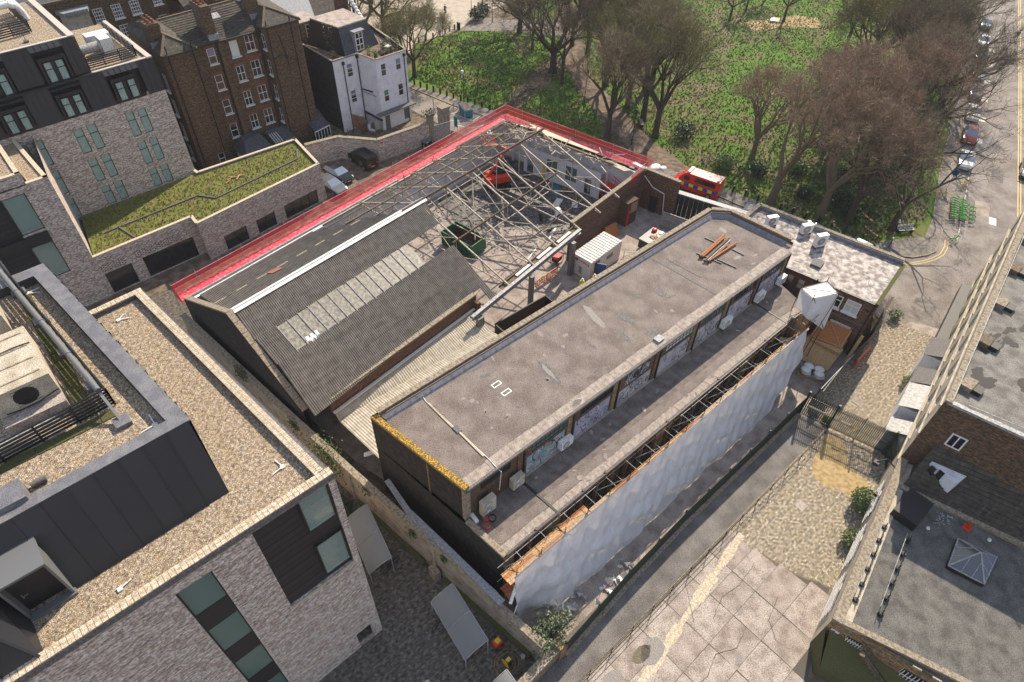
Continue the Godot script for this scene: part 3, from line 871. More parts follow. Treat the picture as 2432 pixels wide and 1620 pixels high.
	put(root, "brick_wall", wm, M.pale)
	var wr := MB.new()
	wr.quad(wx * V(ww - 1.5, 13.46, -0.35), wx * V(ww - 0.35, 13.46, -0.35), wx * V(ww - 0.35, 13.46, -9), wx * V(ww - 1.5, 13.46, -9))
	wr.bx(-14, 14.3, -70.5, 1.2, 14.42, -63.2)
	put(root, "gravel_roof", wr, M.gravel)
	var wc := MB.new()
	wc.bar(wx * V(ww - 0.18, 13.56, 0), wx * V(ww - 0.18, 13.56, -8.6), 0.36, 0.14)
	wc.bar(wx * V(ww - 1.7, 13.56, -0.18), wx * V(ww, 13.56, -0.18), 0.36, 0.14)
	wc.bar(V(1.42, 14.5, -62.8), V(1.42, 14.5, -71), 0.36, 0.14)
	wc.bar(V(-14, 14.5, -62.6), V(1.6, 14.5, -62.96), 0.36, 0.14)
	put(root, "coping", wc, M.pale_top2)
	for k in 20:
		var pb := MB.new()
		pb.box(wx * V(ww - 5.2, 4.2 + k * 0.45, -0.2), V(2.4, 0.43, 0.05), wx.basis)
		put(root, "cladding_board", pb, [M.dark_clad, M.dark_clad2][k % 2])
	for y in [4.35, 9.28]:
		var win := window(root, wx, Rect2(ww - 4.0, y, 1.85, 3.62), M.frame_dark, M.pane_clear, [], [], 0.12, 0.07)
		for c in 9:
			var cb := MB.new()
			cb.tube(wx * V(ww - 3.9 + c * 0.185, y + 0.1, -0.42), wx * V(ww - 3.9 + c * 0.185, y + 3.5, -0.42), 0.105, 0.105, 8)
			put(win, "curtain_fold", cb, flat(sc(.20, .33, .29) if c % 4 else sc(.42, .55, .50), 0.8))
		var bb := MB.new()
		bb.box(wx * V(ww - 3.1, y + 1.8, -0.62), V(1.9, 3.7, 0.05), wx.basis)
		put(root, "room", bb, flat(sc(.05, .09, .08), 0.8))
	var wb := MB.new()
	wb.bx(-14, 8.1, -62.2, 1.15, 9.1, -62.55)
	put(root, "spandrel_panel", wb, M.dark_clad)
	var wmn := MB.new()
	wmn.quad(V(-14, 14.4, -64.2), V(0.2, 14.4, -64.6), V(-1.0, 18.5, -66.4), V(-14, 18.5, -66.0))
	wmn.quad(V(0.2, 14.4, -64.6), V(0.6, 14.4, -72), V(-0.4, 18.5, -72), V(-1.0, 18.5, -66.4))
	put(root, "mansard_side", wmn, M.dark_clad2)
	var pa := V(13.1, 0, -61.7)
	var pb2 := V(28.5, 0, -64.0)
	var pc := V(3.2, 0, -62.75)
	var pd := V(13.3, 0, -63.25)
	var px := face(pa, pb2)
	var pl := pa.distance_to(pb2)
	var ph := [Rect2(pl - 5.75, 0.02, 4.6, 1.83), Rect2(pl - 9.46, 0.02, 2.4, 1.8), Rect2(pl - 13.46, 0.02, 2.75, 1.86)]
	for i in 3: ph[i] = Rect2(ph[i].position.x, 0.04, ph[i].size.x, ph[i].size.y)
	var pm2 := MB.new()
	pm2.wall(px, pl, 4.7, ph, 0.3)
	var px2 := face(pc, pd)
	var pl2 := pc.distance_to(pd)
	var ph2 := [Rect2(pl2 - 6.1, 0.05, 5.3, 2.5), Rect2(0.3, 0.05, 2.6, 2.5)]
	pm2.wall(px2, pl2, 4.7, ph2, 0.3)
	pm2.quad(pb2, V(29.2, 0, -70.9), V(29.2, 4.7, -70.9), pb2 + V(0, 4.7, 0))
	pm2.quad(pd, pa, pa + V(0, 4.7, 0), pd + V(0, 4.7, 0))
	pm2.quad(V(29.2, 0, -70.9), V(16.9, 0, -71.2), V(16.9, 4.7, -71.2), V(29.2, 4.7, -70.9))
	put(root, "podium_wall", pm2, M.pale)
	for r in ph:
		var n := int(round(r.size.x / 1.15))
		var cs := []
		for k in n - 1: cs.append((k + 1.0) / n)
		window(root, px, r, M.frame_dark, M.dark_glass, cs, [], 0.2, 0.06)
	window(root, px2, ph2[0], M.frame_dark, M.dark_glass, [0.25, 0.5, 0.75], [], 0.2, 0.06)
	var pn := window(root, px2, ph2[1], M.frame_dark, M.dark_glass, [], [], 0.2, 0.06)
	var pcur := MB.new()
	pcur.box(px2 * V(pl2 - 4.5, 1.3, -0.14), V(0.12, 2.4, 0.03), px2.basis)
	pcur.box(px2 * V(pl2 - 3.5, 1.3, -0.14), V(0.5, 2.4, 0.03), px2.basis)
	put(pn, "curtain", pcur, flat(sc(.10, .155, .14), 0.7))
	for q in [[0.3, 2.75, 2.6], [3.6, 2.75, 5.0]]:
		var pp := MB.new()
		for i in int(q[2] / 0.24):
			for j in 7:
				if (i + j) % 2: pp.box(px2 * V(q[0] + i * 0.24, q[1] + 0.08 + j * 0.115, 0.002), V(0.15, 0.085, 0.012), px2.basis)
		put(root, "pierced_brickwork", pp, flat(sc(.05, .04, .033), 1.0))
	var gp := MB.new()
	gp.poly(P2([3.4, -63.0, 13.2, -63.5, 13.4, -62.0, 28.3, -64.3, 28.9, -70.6, 17.4, -70.9, 17.3, -71.4, 4.6, -70.9]), 4.45)
	var greens := put(root, "green_roof", gp, M.sedum)
	var pcg := MB.new()
	for q in [[3.2, -62.9, 13.2, -63.4], [13.2, -63.5, 13.1, -61.9], [13.1, -61.87, 28.5, -64.17], [28.34, -64.1, 29.04, -70.9], [29.1, -70.75, 17.3, -71.05], [17.1, -70.9, 16.9, -72.6]]:
		pcg.bar(V(q[0], 4.70, q[1]), V(q[2], 4.70, q[3]), 0.32, 0.10)
	put(root, "coping", pcg, M.pale_top2)
	var dc := MB.new()
	for q in [[5.5, -66.4, 15.3, -66.9], [15.3, -66.9, 16.6, -65.2], [16.6, -65.2, 27.2, -66.9], [27.2, -66.9, 28.2, -68.8], [6.9, -66.6, 7.6, -63.4]]:
		dc.bar(V(q[0], 4.53, q[1]), V(q[2], 4.53, q[3]), 0.14, 0.14)
	put(greens, "drain_channel", dc, M.patch)
	var tuft := MB.new()
	for k in 5200:
		var p := Vector2(rng.randf_range(3.6, 28.6), rng.randf_range(-70.8, -62.2))
		if not Geometry2D.is_point_in_polygon(p, P2([3.6, -63.2, 13.3, -63.6, 13.6, -62.3, 28.1, -64.5, 28.7, -70.4, 17.4, -70.7, 4.7, -70.7])): continue
		var a := rng.randf() * TAU
		var q := V(cos(a), 0, sin(a)) * 0.06
		tuft.tri(V(p.x, 4.45, p.y) - q, V(p.x, 4.45, p.y) + q, V(p.x + rng.randf_range(-.12, .12), 4.45 + rng.randf_range(0.05, 0.28), p.y + rng.randf_range(-.12, .12)))
	var tf := put(greens, "sedum_tufts", tuft, flat(sc(.13, .155, .022), 1.0))
	tf.set_meta("kind", "stuff")
	var lg := MB.new()
	for k in 5: lg.tube(V(18.6 + k * 0.42, 4.52, -67.2 - (k % 3) * 0.5), V(19.3 + k * 0.42, 4.62, -67.4 - (k % 2) * 0.4), 0.09, 0.06, 6)
	put(greens, "log_pile", lg, M.timber)
	var T0 := V(-14, 0, -70.0)
	var T1 := V(17.09, 0, -71.67)
	var tx := face(T0, T1)
	var tw := T0.distance_to(T1)
	var th := []
	for y in [4.46, 7.20, 10.38]:
		var hh := 2.15 if y < 5 else 2.55
		for q in [-4.57, -3.34]: th.append(Rect2(tw + q, y, 0.82, hh))
		for q in [-9.57, -8.28]: th.append(Rect2(tw + q, y, 0.85, hh))
		if y > 10:
			for q in [-14.49, -13.15]: th.append(Rect2(tw + q, y, 0.85, hh))
		else: th.append(Rect2(tw - 13.16, y, 0.85, hh))
	var tm := MB.new()
	tm.wall(tx, tw, 14.0, th, 0.22)
	tm.quad(T1, V(17.9, 0, -84), V(17.9, 14, -84), T1 + V(0, 14, 0))
	put(root, "brick_wall", tm, M.pale)
	for r in th: window(root, tx, r, M.frame_dark, M.curtain, [], [0.66], 0.16, 0.05)
	var lean := 0.10
	var wins1 := [Rect2(tw - 4.35, 14.15, 0.75, 1.85), Rect2(tw - 3.2, 14.15, 0.75, 1.85), Rect2(tw - 9.35, 14.15, 0.72, 1.85), Rect2(tw - 8.3, 14.15, 0.72, 1.85), Rect2(tw - 14.2, 14.15, 0.72, 1.85), Rect2(tw - 13.1, 14.15, 0.72, 1.85)]
	var wins2 := [Rect2(tw - 9.3, 17.35, 0.72, 1.85), Rect2(tw - 8.3, 17.35, 0.72, 1.85), Rect2(tw - 14.2, 17.35, 0.72, 1.85), Rect2(tw - 13.1, 17.35, 0.72, 1.85)]
	var s1 := tw
	var k1 := 0
	while s1 > tw - 18.0:
		for lev in 2:
			if lev == 1 and s1 > tw - 5.75: continue
			var bx0 := s1 - 0.545
			var y0 := 14.02 if lev == 0 else 17.45
			var y1 := 17.2 if lev == 0 else 20.6
			var z0 := 0.0 if lev == 0 else -0.35
			var skip := false
			for r in (wins1 if lev == 0 else wins2):
				if bx0 + 0.545 > r.position.x - 0.3 and bx0 < r.end.x + 0.3: skip = true
			var pm := MB.new()
			if skip: y0 += 2.75
			pm.quad(tx * V(bx0, y0, z0 - (y0 - 14) * 0.0), tx * V(s1, y0, z0), tx * V(s1, y1, z0 - 0.45), tx * V(bx0, y1, z0 - 0.45))
			pm.bar(tx * V(s1, y0, z0 + 0.02), tx * V(s1, y1, z0 - 0.43), 0.035, 0.06)
			put(root, "roof_panel", pm, [M.dark_clad, M.dark_clad2][k1 % 2])
			k1 += 1
		s1 -= 0.545
	var tb := MB.new()
	tb.quad(tx * V(tw, 14, 0), tx * V(tw + 0.3, 14, -12.5), tx * V(tw + 0.3, 17.2, -12.5), tx * V(tw, 17.2, -0.45))
	tb.quad(tx * V(tw - 5.75, 17.2, -0.35), tx * V(tw - 5.4, 17.2, -13), tx * V(tw - 5.4, 20.6, -13), tx * V(tw - 5.75, 20.6, -0.8))
	tb.box(tx * V(tw - 11.9, 17.28, -0.1), V(12.4, 0.2, 0.36), tx.basis)
	tb.quad(tx * V(0, 14, -0.9), tx * V(tw, 14, -0.9), tx * V(tw, 17, -0.9), tx * V(0, 17, -0.9))
	tb.quad(tx * V(0, 17, -1.2), tx * V(tw - 5.9, 17, -1.2), tx * V(tw - 5.9, 20.4, -1.2), tx * V(0, 20.4, -1.2))
	put(root, "mansard_side", tb, M.dark_clad)
	for set_ in [[wins1, 0.0], [wins2, -0.35]]:
		var i := 0
		for r in set_[0]:
			var shifted := tx * Transform3D(Basis(), V(0, 0, set_[1] + 0.06))
			var win := window(root, shifted, r, M.frame_dark, M.curtain, [], [0.64], 0.1, 0.07)
			if i % 2 == 0:
				var db := MB.new()
				var c0: float = r.position.x - 0.28
				var c1: float = r.position.x + 2.05
				db.box(shifted * V((c0 + c1) / 2, r.end.y + 0.22, -0.25), V(c1 - c0, 0.3, 0.5), tx.basis)
				db.box(shifted * V(c0 + 0.1, r.get_center().y, -0.25), V(0.2, r.size.y + 0.2, 0.5), tx.basis)
				db.box(shifted * V(c1 - 0.1, r.get_center().y, -0.25), V(0.2, r.size.y + 0.2, 0.5), tx.basis)
				db.box(shifted * V(r.end.x + 0.15, r.get_center().y, -0.2), V(0.32, r.size.y, 0.3), tx.basis)
				put(root, "dormer_surround", db, M.dark_clad)
			i += 1
	var trf := MB.new()
	trf.quad(tx * V(tw - 5.6, 17.1, -0.7), tx * V(tw, 17.1, -0.7), tx * V(tw, 17.1, -12.5), tx * V(tw - 5.6, 17.1, -12.5))
	trf.quad(tx * V(0, 20.45, -1.0), tx * V(tw - 6, 20.45, -1.0), tx * V(tw - 6, 20.45, -13), tx * V(0, 20.45, -13))
	put(root, "gravel_roof", trf, M.gravel)
	var tcp := MB.new()
	tcp.bar(tx * V(tw - 0.25, 17.25, -0.4), tx * V(tw + 0.05, 17.25, -12.5), 0.5, 0.14)
	tcp.bar(tx * V(tw - 5.7, 17.22, -0.6), tx * V(tw, 17.22, -0.6), 0.3, 0.1)
	tcp.bar(tx * V(tw - 6.0, 20.62, -0.8), tx * V(tw - 5.6, 20.62, -13), 0.55, 0.14)
	tcp.bar(tx * V(0, 20.6, -0.95), tx * V(tw - 5.75, 20.6, -0.95), 0.3, 0.1)
	put(root, "roof_coping", tcp, M.coping_pale)
	roof_plant(tx, tw)

func railing(called: String, label: String, pts: Array, y: float, h: float, n: int, closed_screen := false) -> void:
	var root := wthing(called, label, "railing", V(pts[0].x, y, pts[0].z))
	for i in pts.size() - 1:
		var a: Vector3 = pts[i]
		var b: Vector3 = pts[i + 1]
		for k in n:
			var s := MB.new()
			var yy := y + h * (0.12 + 0.88 * k / (n - 1.0))
			s.bar(V(a.x, yy, a.z), V(b.x, yy, b.z), 0.05, 0.11 if k < n - 1 else 0.07)
			put(root, "slat", s, M.frame_dark)
		var m := int(ceil(a.distance_to(b) / 1.6))
		for k in m + 1:
			var p := a.lerp(b, float(k) / m)
			var s := MB.new()
			s.bar(V(p.x, y, p.z), V(p.x, y + h, p.z), 0.08, 0.08)
			put(root, "post", s, M.frame_dark)
	OFF = Vector3.ZERO

func roof_plant(tx: Transform3D, tw: float) -> void:
	OFF = Vector3.ZERO
	railing("plant_screen", "black slatted rail screen round the big cream fan unit on the front hotel roof", [V(-9.5, 0, -24.35), V(-0.74, 0, -24.75), V(-1.95, 0, -37.0)], 21.95, 1.05, 6)
	var hr := wthing("handrail", "grey tubular handrail on braced feet running beside the slatted screen", "railing", V(-0.9, 21.9, -25))
	for seg in [[V(-1.0, 22.95, -24.9), V(-2.2, 22.95, -37.0)]]:
		for k in 4:
			var t0: Vector3 = seg[0].lerp(seg[1], k / 4.0)
			var t1: Vector3 = seg[0].lerp(seg[1], (k + 0.985) / 4.0)
			var s := MB.new()
			s.tube(t0, t1, 0.13, 0.13, 10)
			put(hr, "rail", s, M.grey_paint)
	for k in 5:
		var p := V(-0.85, 0, -24.2).lerp(V(-1.9, 0, -36.0), k / 4.0)
		var s := MB.new()
		s.bar(V(p.x - 0.15, 22.9, p.z - 0.6), V(p.x, 22.05, p.z + 0.65), 0.12, 0.10)
		put(hr, "strut", s, M.steel)
		var f := MB.new()
		f.bx(p.x - 0.32, 21.9, p.z + 0.4, p.x + 0.32, 22.12, p.z + 1.0)
		put(hr, "foot_block", f, M.coping)
	OFF = Vector3.ZERO
	for q in [[V(-3.4, 22.55, -28.2), 2.35, 3.75, 1.2, "long cream air handling unit with a round black fan opening, inside the slatted screen"], [V(-4.1, 22.55, -32.9), 2.6, 2.6, 1.1, "white rooftop unit behind the fan unit, half out of the picture"]]:
		var ac := thing("roof_fan_unit", q[4], "air conditioner", q[0])
		var b := MB.new()
		b.bx(-q[1] / 2, 0, -q[2] / 2, q[1] / 2, q[3], q[2] / 2)
		put(ac, "casing", b, M.cream)
		for k in 4:
			var s := MB.new()
			s.bx(-q[1] / 2, q[3], -q[2] / 2 + 0.4 + k * 0.95, q[1] / 2 - 0.2, q[3] + 0.03, -q[2] / 2 + 0.47 + k * 0.95)
			put(ac, "top_rib", s, M.stone_cap)
		if q[2] > 3:
			var f := MB.new()
			f.tube(V(0.05, q[3] * 0.5, q[2] / 2 - 0.05), V(0.05, q[3] * 0.5, q[2] / 2 + 0.01), 0.46, 0.46, 24)
			put(ac, "fan_opening", f, M.black)
			var g := MB.new()
			for k in 7: g.bx(-0.4, q[3] * 0.5 - 0.42 + k * 0.14, q[2] / 2 + 0.012, 0.5, q[3] * 0.5 - 0.405 + k * 0.14, q[2] / 2 + 0.02)
			put(ac, "fan_grille", g, M.frame_dark)
			var fr := MB.new()
			fr.bx(-q[1] / 2, -0.6, -q[2] / 2, q[1] / 2, -0.02, q[2] / 2 + 0.62)
			put(ac, "plinth", fr, M.concrete2)
			var lb := MB.new()
			lb.bx(-0.75, q[3], -0.35, -0.15, q[3] + 0.012, 0.0)
			put(ac, "label_plate", lb, M.white)
			var cbx := MB.new()
			cbx.path([V(-0.9, 0.12, q[2] / 2 + 0.03), V(-0.4, 0.06, q[2] / 2 + 0.05), V(0.3, 0.05, q[2] / 2 + 0.05), V(0.9, 0.2, q[2] / 2 + 0.04), V(1.18, 0.22, q[2] / 2 + 0.02)], 0.025, 5)
			cbx.path([V(-1.1, q[3] + 0.03, -0.35), V(-0.3, q[3] + 0.05, -0.55), V(0.5, q[3] + 0.04, -0.62), V(1.1, q[3] + 0.03, -0.55)], 0.025, 5)
			put(ac, "cable", cbx, M.black)
	var sl := thing("slatted_crate", "low grey louvre box on the gravel under the front slatted rail", "vent box", V(-4.0, 21.95, -25.2))
	for k in 6:
		var b := MB.new()
		b.bx(-1.1, 0.1 + k * 0.07, -0.5 + k * 0.16, 1.1, 0.13 + k * 0.07, -0.42 + k * 0.16)
		put(sl, "slat", b, M.galv)
	var bb := MB.new()
	bb.bx(-1.2, 0, -0.6, 1.2, 0.1, 0.6)
	put(sl, "base", bb, M.concrete2)
	var bx2 := thing("parapet_box", "grey sheet metal box against the inside of the front roof coping", "roof box", V(-6.2, 21.9, -22.1))
	var b2 := MB.new()
	b2.bx(-1.4, 0, -0.6, 1.4, 0.75, 0.45)
	put(bx2, "casing", b2, M.coping)
	var b3 := MB.new()
	b3.tube(V(1.55, 0.15, -0.5), V(2.1, 0.15, -0.5), 0.14, 0.14, 8)
	put(bx2, "pipe_foot", b3, M.patch)
	railing("plant_screen", "black slatted rail screen on the lower roof of the tall hotel block", [tx * V(tw - 5.5, 0, -1.6), tx * V(tw - 1.0, 0, -1.6), tx * V(tw - 0.8, 0, -10)], 17.15, 1.1, 6)
	railing("plant_screen", "black slatted rail screen on the upper roof of the tall hotel block", [tx * V(tw - 19, 0, -3.6), tx * V(tw - 8.2, 0, -4.4), tx * V(tw - 8.0, 0, -11)], 20.5, 1.1, 6)
	var du := thing("roof_ductwork", "white duct and box units behind the slatted screen of the lower hotel roof", "ductwork", tx * V(tw - 4.0, 17.1, -4.6))
	var d := MB.new()
	d.tube(V(-1.2, 0.9, 0.5), V(0.8, 0.9, 0.2), 0.45, 0.45, 12)
	put(du, "round_duct", d, M.galv)
	d = MB.new(); d.tube(V(-1.24, 0.9, 0.51), V(-1.21, 0.9, 0.505), 0.38, 0.38, 12); put(du, "duct_mouth", d, M.black)
	d = MB.new(); d.bx(0.9, 0, -1.0, 1.9, 1.5, 0.6); put(du, "fan_box", d, M.white)
	d = MB.new(); d.bx(0.2, 0, -2.6, 2.4, 1.3, -1.4); put(du, "fan_box", d, M.white)
	d = MB.new(); d.bx(-1.3, 0.05, -1.2, -0.7, 0.35, -0.3); put(du, "orange_box", d, M.rust_orange)
	var pp := thing("white_duct_pipes", "fat white curved pipes beside the upper slatted screen of the hotel", "ductwork", tx * V(tw - 8.6, 20.5, -8.0))
	for k in 3:
		d = MB.new()
		var z := -0.9 * k
		d.path([V(-3.0, 1.5, z), V(0.2, 1.5, z), V(0.75, 1.25, z), V(1.0, 0.7, z), V(1.1, 0.0, z)], 0.3, 10)
		put(pp, "pipe", d, M.white)
	var wb := thing("white_roof_unit", "long white roof unit inside the upper slatted screen of the hotel", "air conditioner", tx * V(tw - 13.5, 20.5, -7.0))
	d = MB.new(); d.bx(-4, 0, -1.4, 3.4, 1.5, 1.0); put(wb, "casing", d, M.white)
	d = MB.new(); d.bx(-4, 1.5, -1.2, 3.2, 1.62, 0.8); put(wb, "lid", d, M.galv)
	var ae := thing("roof_aerial", "thin rod on a small base on the gravel of the tall hotel block", "aerial", tx * V(tw - 9.3, 20.5, -2.4))
	d = MB.new(); d.tube(V(0, 0, 0), V(0, 1.2, 0), 0.03, 0.03, 5); put(ae, "rod", d, M.patch)
	d = MB.new(); d.bx(-0.2, 0, -0.2, 0.2, 0.12, 0.2); put(ae, "base", d, M.patch)

func mansion() -> void:
	var root := wthing("mansion_block", "tall brown brick mansion block with two bays, sash windows and a dark tiled roof", "building", V(27, 0, -78))
	var bz := -76.95
	var fz := -78.4
	var ev := 15.15
	var fe := 14.75
	var w := MB.new()
	var lb := face(V(19.3, 0, bz), V(22.75, 0, bz))
	w.wall(lb, 3.45, ev, [Rect2(2.2, 1.2, 0.8, 1.5)], 0.2)
	w.wall(face(V(22.75, 0, bz), V(22.75, 0, fz)), fz * -1 + bz, ev, [], 0.2)
	var sd := face(V(19.3, 0, -88), V(19.3, 0, bz))
	var sh := []
	for y in [1.8, 4.6, 7.5, 10.4]: sh.append(Rect2(8.2, y, 0.95, 1.9))
	w.wall(sd, 88 + bz, ev, sh, 0.2)
	var fx := face(V(22.75, 0, fz), V(30.95, 0, fz))
	var holes := []
	for y in [3.25, 6.3, 9.3, 12.35]: holes.append(Rect2(1.6, y, 0.92, 1.75))
	for y in [3.55, 6.55, 9.6, 12.5]: holes.append(Rect2(4.32, y, 0.98, 1.8))
	for y in [3.6, 6.6, 9.65, 12.7]: holes.append(Rect2(6.2, y, 1.12, 1.9))
	w.wall(fx, 8.2, fe, holes, 0.2)
	var rs := face(V(30.95, 0, fz), V(30.95, 0, bz))
	var rh := []
	for y in [3.6, 6.6, 9.65, 12.7]: rh.append(Rect2(0.35, y, 0.7, 1.75))
	w.wall(rs, bz - fz, ev + 0.3, rh, 0.2)
	w.wall(face(V(30.95, 0, bz), V(35.3, 0, bz)), 4.35, ev + 0.3, [], 0.2)
	w.wall(face(V(35.3, 0, bz), V(35.3, 0, -90)), 90 + bz, ev + 0.3, [], 0.2)
	w.quad(V(35.3, 0, -90), V(19.3, 0, -88), V(19.3, 15, -88), V(35.3, 15, -90))
	put(root, "brick_wall", w, M.brown)
	var i := 0
	for r in holes:
		var gl: Material = M.dark_glass
		if i in [3, 2]: gl = flat(sc(.10, .06, .035), 0.3)
		if i == 7: gl = flat(sc(.55, .57, .53), 0.6)
		var cs := [] if i < 4 else [0.5]
		var gm2: Material = M.sky_glass if i == 3 else (gl if i % 3 else M.dark_glass)
		window(root, fx, r, M.white, gl, cs, [0.5], 0.14, 0.075, M.white, gm2)
		i += 1
	for r in rh: window(root, rs, r, M.white, M.dark_glass, [], [0.5], 0.06, 0.08, M.white)
	for r in sh: window(root, sd, r, M.white, M.dark_glass, [0.5], [0.5], 0.05, 0.08, M.white)
	window(root, lb, Rect2(2.2, 1.2, 0.8, 1.5), M.white, M.dark_glass, [], [0.5], 0.14, 0.075, M.white)
	var ar := MB.new()
	for r in holes: ar.box(fx * V(r.get_center().x, r.end.y + 0.16, 0.006), V(r.size.x + 0.3, 0.3, 0.012), fx.basis)
	for y in [5.95, 9.0, 12.0]: ar.box(fx * V(6.75, y, 0.004), V(2.6, 0.18, 0.01), fx.basis)
	put(root, "brick_arch", ar, M.red_arch)
	var pil := MB.new()
	pil.box(fx * V(3.25, fe / 2, 0.12), V(0.55, fe, 0.24), fx.basis)
	put(root, "pilaster", pil, M.brown)
	for q in [[19.75, bz], [22.45, bz], [31.25, bz], [34.2, bz], [30.55, fz], [25.6, fz]]:
		var pp := MB.new()
		pp.tube(V(q[0], 0, q[1] + 0.12), V(q[0], ev + (0.9 if q[0] != 25.6 else -0.6), q[1] + 0.12), 0.065, 0.065, 8)
		put(root, "soil_pipe", pp, M.black)
	var bp := MB.new()
	bp.path([V(31.25, 11.6, bz + 0.1), V(32.3, 12.1, bz + 0.1), V(33.2, 11.3, bz + 0.1), V(34.2, 11.0, bz + 0.1)], 0.04, 5)
	bp.path([V(32.5, 14.2, bz + 0.1), V(32.9, 11.8, bz + 0.1), V(33.0, 10.2, bz + 0.1)], 0.04, 5)
	put(root, "branch_pipe", bp, M.black)
	var wt := MB.new()
	for y in [3.4, 6.4, 9.3, 12.2]: wt.bx(22.74, y, fz + 0.25, 22.83, y + 1.9, fz + 0.36)
	put(root, "white_reveal", wt, M.white)
	var rf := MB.new()
	var A := V(21.6, 16.5, -83.2)
	var B := V(31.0, 16.5, -84.0)
	rf.quad(V(22.6, fe, fz + 0.3), V(31.0, fe, fz + 0.3), B, A)
	rf.quad(B + V(0, 0, 0), V(31.0, 14.5, -90), V(21.6, 14.5, -89), A)
	var la := V(20.7, 16.45, -79.0)
	rf.tri(V(19.1, ev, bz + 0.25), V(22.95, ev, bz + 0.25), la)
	rf.quad(V(22.95, ev, bz + 0.25), V(22.95, fe + 0.1, fz), A, la)
	rf.quad(V(19.1, ev, -88), V(19.1, ev, bz + 0.25), la, V(20.0, 16.5, -84))
	rf.quad(la, V(20.7, 16.5, -79.0), A, V(20.0, 16.5, -84))
	rf.tri(V(20.0, 16.5, -84), A, V(20.4, 15.2, -88))
	var ra := V(32.6, 16.75, -79.2)
	rf.tri(V(30.8, ev + 0.3, bz + 0.25), V(35.5, ev + 0.3, bz + 0.25), ra)
	rf.quad(V(30.8, fe, fz - 1.0), V(30.8, ev + 0.3, bz + 0.25), ra, V(31.0, 16.5, -84))
	rf.quad(V(35.5, ev + 0.3, bz + 0.25), V(35.5, ev + 0.3, -90), V(33.0, 16.75, -85), ra)
	rf.tri(ra, V(33.0, 16.75, -85), V(31.0, 16.5, -84))
	put(root, "tiled_roof", rf, M.slate)
	for k in 15:
		var cs := MB.new()
		var t := (k + 0.5) / 15.0
		var p := V(22.9, fe, fz + 0.3).lerp(A, t)
		var q := V(30.9, fe, fz + 0.3).lerp(B, t)
		cs.bar(p + V(0, 0.012, 0), q + V(0, 0.012, 0), 0.08, 0.035)
		put(root, "tile_course", cs, M.slate)
	var hp := MB.new()
	for q in [[V(19.1, ev, bz + 0.25), la], [V(22.95, ev, bz + 0.25), la], [V(30.8, ev + 0.3, bz + 0.25), ra], [V(35.5, ev + 0.3, bz + 0.25), ra], [la, V(20.0, 16.5, -84)], [A, B]]:
		hp.bar(q[0] + V(0, 0.05, 0), q[1] + V(0, 0.05, 0), 0.22, 0.12)
	put(root, "hip_tile", hp, M.old_timber)
	var gt := MB.new()
	gt.bar(V(22.7, fe - 0.05, fz + 0.38), V(31.0, fe - 0.05, fz + 0.38), 0.14, 0.12)
	gt.bar(V(19.1, ev - 0.05, bz + 0.33), V(22.95, ev - 0.05, bz + 0.33), 0.14, 0.12)
	gt.bar(V(30.8, ev + 0.25, bz + 0.33), V(35.5, ev + 0.25, bz + 0.33), 0.14, 0.12)
	put(root, "gutter", gt, M.black)
	for q in [[19.9, -80.2, 1.3, 1.9, 14.8, 17.6, true], [25.5, -79.6, 0.95, 3.0, 14.6, 18.5, true], [31.6, -81.0, 1.1, 2.2, 15, 18.6, false]]:
		var ch := MB.new()
		ch.bx(q[0] - q[2] / 2, q[4], q[1] - q[3] / 2, q[0] + q[2] / 2, q[5], q[1] + q[3] / 2)
		ch.bx(q[0] - q[2] / 2 - 0.08, q[5] - 0.45, q[1] - q[3] / 2 - 0.08, q[0] + q[2] / 2 + 0.08, q[5] - 0.15, q[1] + q[3] / 2 + 0.08)
		var c := put(root, "chimney", ch, M.brown)
		if q[6]:
			for k in 6:
				var pt := MB.new()
				pt.tube(V(q[0] - 0.25 + 0.5 * (k % 2), q[5], q[1] - 0.8 + 0.7 * (k / 2)), V(q[0] - 0.25 + 0.5 * (k % 2), q[5] + 0.4, q[1] - 0.8 + 0.7 * (k / 2)), 0.16, 0.12, 8)
				put(c, "chimney_pot", pt, M.red_arch)
		var fl := MB.new()
		fl.bx(q[0] - q[2] / 2 - 0.12, q[4] + 0.4, q[1] + q[3] / 2 - 0.1, q[0] + q[2] / 2 + 0.12, q[4] + 1.0, q[1] + q[3] / 2 + 0.14)
		put(c, "lead_flashing", fl, M.lead)
	var sk := MB.new()
	sk.box(V(27.6, 16.0, -82.0), V(1.0, 0.08, 0.9), Basis(Vector3.RIGHT, 0.36))
	put(root, "rooflight", sk, M.galv)
	var s1 := wthing("garden_shed", "small shed with a dark felt pitched roof at the foot of the brown block", "shed", V(25.7, 0, -75.8))
	var sm := MB.new()
	sm.bx(24.0, 0, -77.6, 27.6, 2.3, -74.2)
	put(s1, "wall", sm, M.render_white)
	sm = MB.new()
	sm.quad(V(23.9, 2.3, -74.0), V(27.8, 2.3, -74.9), V(27.2, 3.5, -76.8), V(24.8, 3.5, -76.4))
	sm.quad(V(27.8, 2.3, -74.9), V(27.9, 2.3, -78.4), V(27.2, 3.5, -77.8), V(27.2, 3.5, -76.8))
	sm.quad(V(23.7, 2.3, -77.8), V(23.9, 2.3, -74.0), V(24.8, 3.5, -76.4), V(25.0, 3.5, -77.8))
	sm.quad(V(24.8, 3.5, -76.4), V(27.2, 3.5, -76.8), V(27.2, 3.5, -77.8), V(25.0, 3.5, -77.8))
	put(s1, "felt_roof", sm, M.slate_grey)
	var s2 := wthing("brick_outhouse", "low brick outhouse with a slatted glass roof and tiny white window below the right bay", "outhouse", V(29.6, 0, -76.5))
	sm = MB.new()
	sm.bx(28.4, 0, -77.6, 30.9, 2.4, -75.2)
	put(s2, "wall", sm, M.stock)
	sm = MB.new()
